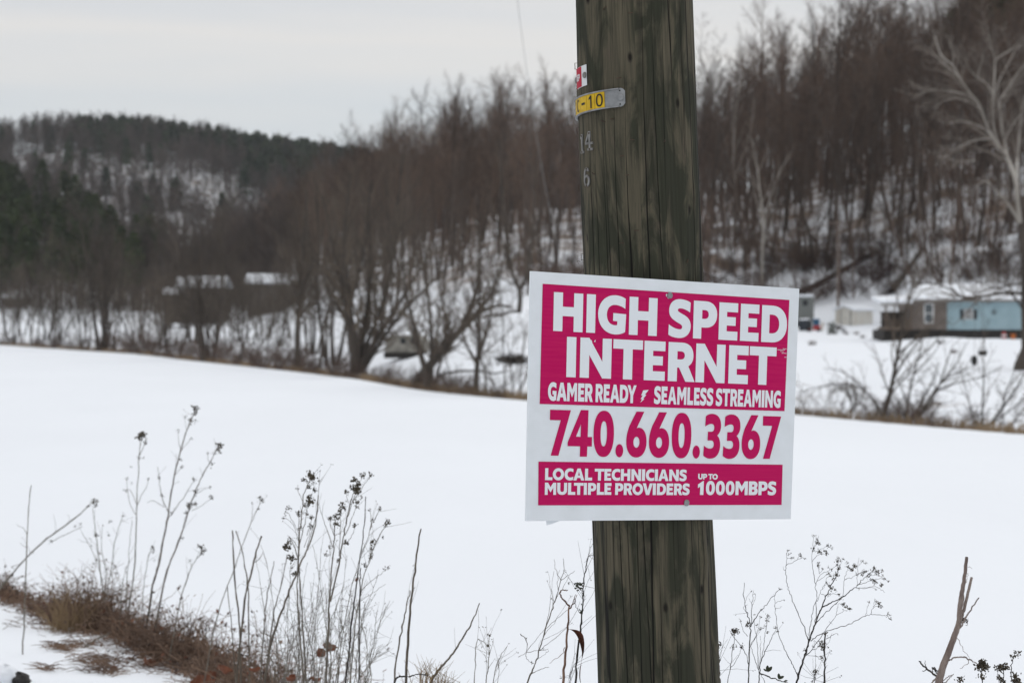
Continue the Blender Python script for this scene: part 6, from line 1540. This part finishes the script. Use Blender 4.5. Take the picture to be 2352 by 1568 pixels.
# right of the pole
umb = [([(672, 1310), (690, 1240), (735, 1120), (752, 1050), (770, 985), (795, 920), (820, 860), (842, 790), (862, 738), (885, 680), (905, 640), (930, 590), (965, 520), (985, 470), (1000, 420)], 2.6, .7),
 ([(690, 1240), (660, 1170), (640, 1130), (590, 1045), (560, 970), (540, 900), (528, 800), (522, 705), (513, 640)], 1.0, .4, False), ([(522, 705), (560, 690), (595, 682)], .5, .35, False), ([(522, 752), (550, 742), (572, 730)], .45, .3, False),
 ([(770, 985), (735, 880), (700, 800), (660, 710), (630, 630), (615, 580), (605, 520), (598, 465), (605, 430), (604, 350), (620, 318)], .95, .4, False), ([(605, 430), (650, 405), (690, 385), (720, 376), (755, 380)], .5, .35, False), ([(598, 468), (578, 438)], .4, .3, False), ([(690, 385), (705, 340)], .4, .3, False), ([(606, 370), (645, 378)], .4, .3, False),
 ([(768, 980), (780, 880), (790, 800), (820, 705), (845, 660), (868, 600), (905, 545)], .8, .4, False), ([(862, 640), (930, 640), (985, 640), (1015, 672)], .5, .35, False), ([(868, 600), (900, 570)], .4, .3, False),
 ([(818, 860), (824, 760), (830, 680), (822, 565), (808, 500), (798, 435), (793, 330), (808, 215)], .95, .4, False), ([(798, 400), (830, 360), (860, 340), (915, 345)], .5, .35, False), ([(795, 330), (815, 290), (840, 262)], .45, .3, False), ([(815, 330), (860, 310), (910, 285), (950, 305)], .45, .3, False), ([(800, 300), (830, 235), (845, 210)], .4, .3, False),
 ([(822, 565), (850, 500), (890, 480), (930, 460), (965, 440), (1000, 420)], .55, .35, False), ([(848, 490), (848, 470), (835, 430)], .4, .3, False), ([(848, 488), (875, 455)], .4, .3, False), ([(830, 545), (880, 515), (940, 470)], .45, .3, False),
 ([(862, 738), (920, 710), (970, 685), (1020, 660), (1080, 615), (1130, 575), (1160, 540), (1190, 510), (1225, 480), (1260, 450)], 1.5, .5, False), ([(1130, 575), (1190, 550), (1245, 530), (1310, 525), (1360, 548)], .6, .35, False), ([(1120, 598), (1200, 590), (1260, 580), (1300, 600), (1330, 628)], .5, .35, False), ([(1165, 600), (1240, 590), (1270, 610)], .4, .3, False), ([(1020, 655), (1025, 590), (1030, 535), (1045, 480), (1060, 440)], .55, .35, False), ([(1030, 535), (1080, 520), (1130, 495), (1180, 475)], .55, .35, False), ([(1120, 505), (1130, 440), (1140, 370)], .45, .3, False), ([(1140, 430), (1160, 400), (1205, 418)], .4, .3, False), ([(1130, 575), (1125, 520), (1110, 470)], .45, .3, False), ([(1190, 510), (1250, 480), (1310, 460)], .45, .3, False), ([(1220, 500), (1280, 500), (1330, 530)], .45, .3, False), ([(1250, 460), (1245, 435)], .4, .3, False),
 ([(820, 860), (870, 800), (935, 740), (985, 695), (1030, 650)], 1.0, .5, False), ([(935, 740), (985, 700)], .5, .3, False), ([(930, 592), (890, 560), (905, 520), (925, 495)], .5, .3, False), ([(965, 520), (990, 455), (975, 390), (1000, 370)], .45, .3, False), ([(985, 470), (1010, 400), (1030, 378)], .4, .3, False), ([(930, 590), (970, 600), (980, 620)], .4, .3, False),
 ([(785, 985), (830, 950), (880, 920), (960, 895), (1045, 870), (1120, 835), (1185, 800), (1225, 785), (1280, 792), (1340, 796), (1362, 812), (1380, 835)], 1.0, .4, False), ([(1225, 785), (1240, 745), (1250, 715), (1255, 672)], .5, .35, False), ([(1185, 800), (1198, 750), (1215, 700)], .45, .3, False), ([(1250, 730), (1280, 720), (1300, 735)], .4, .3, False), ([(1340, 796), (1360, 765)], .4, .3, False),
 ([(745, 1095), (800, 1040), (860, 950), (920, 865), (975, 790), (1030, 765), (1080, 745)], .8, .35, False), ([(975, 790), (982, 745), (985, 705), (1020, 715)], .5, .3, False), ([(920, 840), (942, 862)], .4, .3, False),
 ([(760, 1090), (820, 1090), (870, 1100)], .5, .35, False), ([(750, 1090), (790, 1050), (850, 1025), (880, 1000)], .7, .4, False)]
umh = [(620, 322, 4), (625, 345, 4), (645, 376, 4), (660, 372, 3), (705, 348, 4), (710, 362, 4), (740, 379, 3), (808, 208, 4.5), (830, 240, 4), (840, 262, 5.5), (850, 268, 4), (800, 300, 5), (806, 318, 4), (845, 330, 5), (858, 335, 5), (890, 325, 5), (900, 345, 5), (910, 286, 5), (940, 302, 4), (838, 430, 5), (842, 412, 4), (875, 455, 4), (915, 440, 3.5), (935, 462, 4), (985, 378, 4.5), (978, 400, 5), (1000, 390, 4), (1025, 377, 4), (975, 425, 4.5), (990, 455, 5), (975, 500, 6), (955, 525, 5.5), (930, 505, 5), (915, 490, 4), (1050, 412, 4), (1055, 440, 5), (1090, 458, 6), (1105, 430, 6), (1118, 440, 4), (1075, 462, 4), (1125, 495, 4), (1162, 398, 4), (1190, 415, 3.5), (1170, 480, 5), (1185, 470, 5), (1160, 495, 4.5), (1205, 505, 5), (1220, 495, 4), (1248, 460, 6), (1255, 440, 4), (1278, 480, 5.5), (1262, 490, 4), (1308, 470, 4.5), (1312, 500, 4), (1325, 527, 4), (1356, 545, 3.5), (1245, 540, 5.5), (1255, 552, 5), (1225, 530, 4), (1303, 570, 5), (1308, 580, 4), (990, 640, 4.5), (1005, 668, 4.5), (925, 582, 5), (938, 598, 5.5), (965, 610, 4.5), (905, 560, 4), (918, 640, 3.5), (912, 655, 3), (1025, 716, 6), (1042, 735, 5.5), (1062, 745, 5), (1078, 752, 4), (1260, 690, 4), (1282, 712, 6), (1298, 732, 5), (1215, 700, 3.5), (1355, 790, 4.5), (1372, 820, 4), (870, 1010, 6), (875, 1035, 6), (865, 990, 5), (858, 1025, 5), (866, 1098, 5), (805, 1022, 4), (1142, 600, 3), (1262, 605, 3), (590, 684, 3), (745, 1050, 5)]
umbel = plant('umbel_weed', 'airy branching weed with tiny seed clusters right of the pole', RZ, WZ, 4.75, umb, umh, m='weed_dark', seed=70, tilt=.04)
plant('dry_weed', 'upright branching dry weed between the pole and the airy seeded weed', RZ, WZ, 4.8, [([(330, 1310), (327, 1160), (334, 1000), (345, 880), (325, 800), (305, 740), (292, 640), (296, 555)], 1.9, .5), ([(345, 880), (348, 760), (358, 690), (366, 612)], .9, .4, False), ([(345, 880), (380, 810), (420, 755), (470, 700), (515, 645), (568, 600)], 1.0, .5, False), ([(366, 640), (380, 640), (372, 690), (352, 740)], .5, .3, False), ([(330, 1160), (305, 1070), (270, 1010), (215, 955), (188, 905)], .9, .45, False), ([(320, 950), (285, 900), (270, 840), (258, 815)], .55, .3, False), ([(168, 1310), (190, 1185), (212, 1060), (225, 930)], 1.1, .6), ([(190, 1185), (240, 1125), (262, 1080), (278, 1030)], .6, .4, False), ([(345, 700), (330, 670)], .4, .3, False), ([(320, 790), (285, 740), (320, 715)], .5, .3, False)], [(228, 908, 9), (215, 1030, 6), (278, 1026, 6), (240, 915, 6), (216, 935, 5), (325, 850, 5), (322, 870, 5), (370, 790, 3), (420, 755, 4), (562, 604, 4), (268, 838, 3), (530, 885, 4)], m='weed_dark', seed=71, side=3, tilt=.04)
pv = plant('dry_weed', 'spreading dry weed with dark green leaves at its foot, left of the airy seeded weed', RZ, WZ, 4.85, [([(402, 1310), (404, 1220), (418, 1130), (450, 1060), (485, 990), (528, 905)], 1.7, .5), ([(404, 1220), (398, 1060), (385, 960), (372, 880), (370, 820)], .8, .35, False), ([(418, 1130), (440, 1000), (455, 930), (465, 800)], .7, .35, False), ([(404, 1200), (372, 1110), (345, 1040), (345, 1010), (408, 890)], .7, .35, False), ([(410, 1170), (412, 1040), (414, 945)], .6, .3, False), ([(450, 900), (470, 830), (485, 805)], .4, .3, False), ([(345, 1015), (390, 930), (415, 810)], .5, .3, False), ([(455, 1310), (430, 1250), (412, 1210)], .6, .4, False), ([(410, 1222), (470, 1245), (520, 1262), (580, 1280), (618, 1292)], 1.8, .9, False)], [(470, 800, 5), (462, 830, 5), (450, 870, 4), (466, 925, 4.5), (410, 895, 4.5), (388, 870, 4), (415, 808, 3.5), (525, 885, 4.5), (540, 912, 4)], m='weed_dark', seed=72, side=3, tilt=.04)
leafy(pv, RZ, WZ, 4.85, [(465, 1212, .017, 1.5), (470, 1212, .017, 1.0), (460, 1208, .010, 2.3), (548, 1264, .015, .6), (552, 1268, .016, 1.6), (585, 1282, .010, .4)], 'green_leaf')
plant('dry_stalk', 'dark straight stem with curled side leaves under the airy seeded weed', RZ, WZ, 4.7, [([(883, 1310), (886, 1180), (886, 1060), (893, 925)], 2.3, 1.6), ([(897, 970), (935, 945), (975, 928), (988, 940)], .7, .4, False), ([(890, 1080), (915, 1072), (942, 1078)], .4, .3, False), ([(882, 1145), (850, 1110), (815, 1088)], .4, .3, False), ([(888, 1180), (908, 1162)], .5, .3, False)], [(893, 930, 5), (882, 1000, 5), (890, 1150, 3)], m='weed_dark', seed=73, side=8, cat='stalk', tilt=.03)
plant('dry_weed', 'short dry sprig at the bottom edge beside the dark straight stem', RZ, WZ, 4.7, [([(800, 1330), (812, 1270), (820, 1212)], 1.2, .6), ([(788, 1300), (808, 1255), (832, 1222)], .6, .4, False)], [(818, 1215, 7), (795, 1280, 4)], m='weed_dark', seed=74, side=20, tilt=.03)
plant('split_stalk', 'thick split tan stalk leaning right at the lower right corner', RZ, WZ, 3.85, [([(1715, 1330), (1735, 1250), (1762, 1160), (1800, 1055), (1840, 950), (1862, 890), (1875, 830), (1882, 720), (1895, 630), (1910, 550), (1920, 460), (1931, 368)], 9.5, 3.6), ([(1868, 880), (1890, 810), (1915, 740), (1940, 630), (1968, 515)], 4.5, 3.0, False), ([(1872, 880), (1890, 760), (1905, 640), (1918, 540)], 3.6, 2.0, False), ([(1880, 890), (1905, 840), (1960, 760), (2022, 665)], 2.2, 1.3, False), ([(1800, 1125), (1840, 1108), (1890, 1103), (1940, 1112), (1980, 1132), (2006, 1152)], 2.2, 1.2, False), ([(1858, 960), (1885, 1000), (1910, 1055), (1950, 1105)], .8, .5, False), ([(1950, 1110), (1940, 1160), (1880, 1185)], .9, .5, False), ([(1740, 1240), (1690, 1270), (1650, 1330)], 2.4, 1.2, False), ([(1930, 445), (1955, 440), (1972, 452)], .5, .3, False), ([(1905, 820), (1940, 845), (1935, 872), (1920, 865)], .7, .4, False), ([(1920, 560), (1935, 520), (1945, 485)], .7, .4, False), ([(1760, 1310), (1800, 1260), (1836, 1225)], 1.6, .8, False), ([(1745, 1290), (1790, 1240), (1830, 1235)], 1.4, .7, False)], [(1915, 826, 8), (1930, 822, 4)], m='stalk', hm='weed_dark', seed=75, cat='stalk', tilt=.04)
plant('thorny_branch', 'dark thorny twig crossing low in front of the split stalk', RZ, WZ, 4.0, [([(1790, 1340), (1750, 1280), (1720, 1250), (1680, 1222), (1640, 1192), (1612, 1160), (1582, 1134)], 3.2, 1.8), ([(1640, 1195), (1605, 1202)], 1.4, .7, False), ([(1720, 1245), (1700, 1200), (1675, 1182)], 1.4, .8, False), ([(1625, 1175), (1626, 1128)], .9, .5, False)], [(1690, 1190, 6), (1715, 1208, 7)], m='weed_dark', hm='weed_dark', seed=76, cat='twig', tilt=.03)
plant('flat_headed_weed', 'dark flat-headed weed touching the curled strip of the split stalk', RZ, WZ, 4.3, [([(2062, 1330), (2048, 1270), (2036, 1215), (2040, 1170)], 1.7, 1.0), ([(2036, 1215), (2010, 1180)], 1, .6, False), ([(2038, 1210), (2075, 1175)], 1, .6, False), ([(1860, 1310), (1890, 1265), (1918, 1236)], .9, .5)], [(2040, 1155, 13), (2020, 1172, 10), (2062, 1175, 10), (2038, 1128, 7), (2075, 1180, 9), (2042, 1240, 9), (1884, 1270, 9)], m='weed_dark', seed=77, tilt=.03)
plant('flat_headed_weed', 'dark flat-headed weed second from the lower right corner', RZ, WZ, 4.3, [([(2205, 1330), (2206, 1260), (2200, 1190)], 1.6, 1.0), ([(2204, 1230), (2170, 1200), (2150, 1188)], .9, .6, False), ([(2170, 1310), (2160, 1250), (2150, 1190)], .9, .6)], [(2200, 1175, 12), (2225, 1180, 9), (2178, 1165, 7), (2150, 1188, 7), (2195, 1275, 9), (2172, 1255, 8)], m='weed_dark', seed=78, tilt=.03)
plant('flat_headed_weed', 'tallest of the flat-headed weeds in the lower right corner', RZ, WZ, 4.35, [([(2262, 1330), (2258, 1240), (2262, 1160), (2275, 1100), (2285, 1075)], 1.3, .8), ([(2300, 1330), (2292, 1280), (2288, 1250)], 1.1, .8)], [(2275, 1100, 8), (2285, 1065, 5), (2312, 1072, 7), (2290, 1245, 10), (2292, 1282, 12), (2310, 1290, 10), (2268, 1215, 5)], m='weed_dark', seed=79, tilt=.03)

# --- brush tangle, grass and leaves on the bank
g = np.random.default_rng(555); T, T2, T3 = Tubes(), Tubes(), Tubes()
def bank(u, back):
    d = float(f_edge(u)) + back; x = (u - UC) / FPX * d; return np.array([x, d, ground(x, d)])
dens = cur([(-300, .4), (20, .5), (55, .3), (80, .8), (130, .4), (150, .9), (400, .9), (520, .6), (700, .5), (850, .42), (960, .12), (1100, .03)])
hgt = cur([(-300, .09), (60, .07), (120, .10), (170, .15), (300, .14), (420, .12), (560, .15), (700, .2), (850, .18), (1000, .08)])
mid = cur([(-300, -.05), (60, .05), (110, -.12), (150, .16), (250, .24), (400, .30), (520, .22), (600, .0), (1000, -.1)])
n_ = 0
while n_ < 5600:
    u = g.uniform(-250, 1100)
    clump = .5 + .5 * sin(u * .045 + 1.1) * sin(u * .017 + .4) + .25 * sin(u * .11)
    if g.uniform() > float(dens(u)) * max(.12, clump + .25): continue
    n_ += 1
    b = bank(u, float(mid(u)) + g.normal(0, .16) * (1.6 if u > 450 else 1)); h = float(hgt(u)) * g.uniform(.35, 1.2) * (.75 + .4 * clump); d0 = unit(g.normal(0, 1, 3) * (1, 1, .5) + (0, 0, .5)); P = [b + (0, 0, -.01)]
    for i in range(6):
        d0 = unit(d0 + g.normal(0, .62, 3) + (0, 0, .16 if i < 2 else -.16)); P.append(P[-1] + d0 * h * .36)
        if P[-1][2] < b[2] + .005: P[-1][2] = b[2] + .005
    T.add(P, np.linspace(.0019, .0007, 7) * g.uniform(.5, 1.35), 3)
    for _l in range(int(g.integers(0, 4))):
        c = P[int(g.integers(2, 7))] + g.normal(0, .006, 3); p = unit(g.normal(0, 1, 3)); q = unit(np.cross(p, g.normal(0, 1, 3))); s = g.uniform(.003, .011); (T if g.uniform() < .35 else T2 if g.uniform() < .8 else T3).quad(c - p * s, c - q * s * .6, c + p * s, c + q * s * .6)
br_ = empty('brush_undergrowth', tuple(bank(300, 0))); bo_ = tuple(br_.location)
T.build('twigs', M['thicket'], br_, bo_, False); T2.build('dark_leaves', M['brush'], br_, bo_, False); T3.build('rusty_leaves', M['dead_leaf'], br_, bo_, False)
tag(br_, 'tangled brown brush along the edge of the snowy bank at the lower left', 'brush', kind='stuff')
def tuft(name, u, back, n, h, label, lean=0.0, spread=.05, m='dry_grass', grp=None, d=None):
    b = bank(u, back) if d is None else on_ground(u, d); T = Tubes()
    for _ in range(n):
        a = g.uniform(0, 6.28); r = spread * math.sqrt(g.uniform()); p = b + (r * cos(a), r * sin(a), -.01); l = h * g.uniform(.25, 1.15) * (1 - .5 * r / spread); dx = (g.normal(lean, .30) + .5 * cos(a) * r / spread) * l
        T.add([p, p + (dx * .3, g.normal(0, .04) * l, l * .5), p + (dx, g.normal(0, .1) * l, l * (1 - .12 * abs(dx / l)))], [.0016, .0013, .0004], 3)
    o = T.build(name, M[m], None, b, False); o.location = tuple(b); return tag(o, label, 'grass tuft', grp)
tuft('grass_tuft', 158, -.35, 150, .25, 'tan dry grass tuft at the left end of the brush on the bank', .12, .09)
for u, d, n, h in ((990, 5.5, 60, .72), (1045, 5.3, 45, .66), (1010, 5.6, 50, .62)):
    pass
def tall_tuft(reg, w, x, ytop, d, n, label, wd=60):
    u, v = conv(reg, w, x, 1568); b = on_ground(u, d); T = Tubes(); px = d / FPX
    for _ in range(n):
        x1 = x + g.normal(0, wd * 1.5); y1 = ytop + g.exponential(75) + abs(x1 - x) * .6; x0 = x + g.normal(0, wd * .25); e = at(*conv(reg, w, x1, y1), d + g.normal(0, .05)); s = np.array([b[0] + (x0 - x) * .0006, d + g.normal(0, .03), b[2] - .01]); m_ = s * .3 + e * .7 + (-(e[0] - s[0]) * .35, 0, .03); q_ = m_ * .35 + e * .65 + (g.normal(0, .012), 0, .012)
        T.add([s, m_, q_, e + (g.normal(0, .02), 0, -abs(g.normal(0, .02)))], [.0015, .0012, .0008, .0003], 3)
    o = T.build('grass_tuft', M['dry_grass'], None, b, False); o.location = tuple(b); return tag(o, label, 'grass tuft')
tall_tuft(RM, WM, 1425, 1330, 5.5, 30, 'tan grass tuft at the bottom edge right of the lone stick', 32)
tall_tuft(RM, WM, 1530, 1370, 5.4, 60, 'biggest tan grass tuft at the bottom edge, at the foot of the curving stick', 50)
tall_tuft(RM, WM, 1620, 1420, 5.4, 22, 'thin tan grass tuft at the bottom edge right of the biggest tuft', 28)
# flattened grass showing through the snow
T = Tubes()
for (u0, u1, v0, v1, n) in ((122, 195, 1479, 1494, 260), (193, 272, 1513, 1531, 320), (229, 274, 1536, 1549, 150), (97, 118, 1531, 1539, 70), (150, 200, 1508, 1514, 40), (0, 40, 1383, 1392, 110), (0, 110, 1425, 1445, 40), (60, 130, 1390, 1420, 160), (125, 180, 1400, 1422, 160), (178, 240, 1540, 1546, 40), (290, 420, 1500, 1545, 120), (420, 520, 1530, 1560, 160)):
    for _ in range(int(n * .38)):
        u = g.normal((u0 + u1) / 2, (u1 - u0) * .3); v = g.normal((v0 + v1) / 2 + 4 * sin(u * .13), (v1 - v0) * .32); d = 9.5
        for _q in range(5): d = -ground((u - UC) / FPX * d, d) * FPX / (v - VH)
        b = at(u, v, d) ; b[2] = ground(b[0], d) + .003; a = g.normal(0, .5) + (pi if g.uniform() < .5 else 0); l = g.uniform(.02, .09)
        e = b + (l * cos(a), l * sin(a), g.uniform(0, .02)); m_ = (b + e) / 2 + (0, 0, g.uniform(.002, .012)); T.add([b, m_, e], [.0014, .0016, .0007], 3)
tag(T.build('flattened_grass', M['thicket'], smooth=False), 'patches of flattened brown grass showing through the snow at the lower left', 'grass', kind='stuff')
# a pale stick lying on the snow
def snow_pt(u, v):
    d = 9.0
    for _q in range(8): d = -ground((u - UC) / FPX * d, d) * FPX / (v - VH)
    b = at(u, v, d); b[2] = ground(b[0], d) + .006; return b
T = Tubes(); T.add([snow_pt(195, 1487), snow_pt(215, 1478) + (0, 0, .006), snow_pt(250, 1462) + (0, 0, .008), snow_pt(277, 1448)], [.004, .0036, .003, .002], 6)
tag(T.build('fallen_stick', M['weed_pale']), 'pale thin stick lying on the snow at the lower left', 'stick')
def leaf(pt, s, rz, label, curl=.6):
    V = []; n1, n2 = 8, 5
    for i in range(n1 + 1):
        for j in range(n2 + 1):
            x = (i / n1 - .5) * 2; y = (j / n2 - .5) * 2; wv = (1 - abs(x) ** 1.8) ** .6 * (1 + .18 * sin(i * 2.1))
            V.append((x * s, y * s * .62 * wv, s * (curl * (x * x) * .5 + curl * .5 * (y * y) + .12 * sin(x * 4 + y * 3) + .15)))
    Fq = [[i * (n2 + 1) + j, (i + 1) * (n2 + 1) + j, (i + 1) * (n2 + 1) + j + 1, i * (n2 + 1) + j + 1] for i in range(n1) for j in range(n2)]
    o = mesh_obj('dead_leaf', V, Fq, M['dead_leaf'], None, smooth=True); o.location = tuple(pt); o.rotation_euler = (g.normal(0, .5) + .5, g.normal(0, .4), rz); return tag(o, label, 'dead leaf')
leaf(bank(470, -.34) + (0, 0, .03), .052, .3, 'big red brown curled leaf in the brush at the lower left')
leaf(bank(335, -.25) + (0, 0, .01), .034, 1.2, 'red brown leaf at the left foot of the brush')
leaf(snow_pt(287, 1474), .022, 2.0, 'small brown leaf on the snow left of the brush')
leaf(snow_pt(258, 1541), .018, .8, 'small red brown leaf on the snow near the bottom edge')
leaf(snow_pt(306, 1515), .015, .2, 'tiny brown leaf on the snow below the left foot of the brush')
for x, y, s, lb in ((60, 1500, .034, 'red brown leaf under the three bare forked stems'), (750, 1388, .026, 'red brown leaf hanging at the foot of the right seedy weed'), (785, 1330, .022, 'smaller leaf hanging just above the one in the right seedy weed'), (290, 1490, .018, 'small red leaf in the brush at the bottom edge'), (525, 1555, .022, 'brown leaf in the brush at the bottom edge under the left seedy weed'), (700, 1560, .02, 'brown leaf at the bottom edge between the two seedy weeds'), (990, 870, .012, 'tiny rusty leaf caught on the dark whip-like stem')):
    u, v = conv(RM, WM, x, y); leaf(at(u, v, 6.6 if x > 80 else 7.6), s, g.uniform(0, 6), lb)
# dark rock with snow on it at the corner
pk = snow_pt(42, 1566); rk = empty('snow_capped_rock', tuple(pk))
V, Fq = [], []
for i in range(9):
    for j in range(18):
        a, b = pi * i / 8, 2 * pi * j / 18; r = 1 + .12 * sin(3 * b + 2 * i) + .08 * sin(5 * b - i)
        V.append((.040 * r * sin(a) * cos(b), .05 * r * sin(a) * sin(b), .028 * r * cos(a)))
Fq = [[i * 18 + j, i * 18 + (j + 1) % 18, (i + 1) * 18 + (j + 1) % 18, (i + 1) * 18 + j] for i in range(8) for j in range(18)]
mesh_obj('stone', V, Fq, M['rock'], rk)
V2 = [(x * 1.15 - .045, y * 1.2 - .01, z * 1.5 + .012) for x, y, z in V]
mesh_obj('snow_cap', V2, Fq, M['snow'], rk, smooth=True)
tag(rk, 'dark stone with a lump of snow in the lower left corner', 'rock')

# ---------------------------------------------------------------- valley air
hz = boxes('haze', [(-900, 900, -30, 1500, -90, 160)], M['snow'])
hm_ = bpy.data.materials.new('winter air'); hm_.use_nodes = True; t_ = hm_.node_tree; t_.nodes.clear()
o_ = t_.nodes.new('ShaderNodeOutputMaterial'); v_ = t_.nodes.new('ShaderNodeVolumePrincipled')
v_.inputs['Color'].default_value = (.86, .90, .96, 1); v_.inputs['Density'].default_value = .00009; v_.inputs['Anisotropy'].default_value = .2
t_.links.new(v_.outputs[0], o_.inputs['Volume']); hz.data.materials.clear(); hz.data.materials.append(hm_)
tag(hz, 'faint winter haze in the valley', 'haze', kind='stuff')
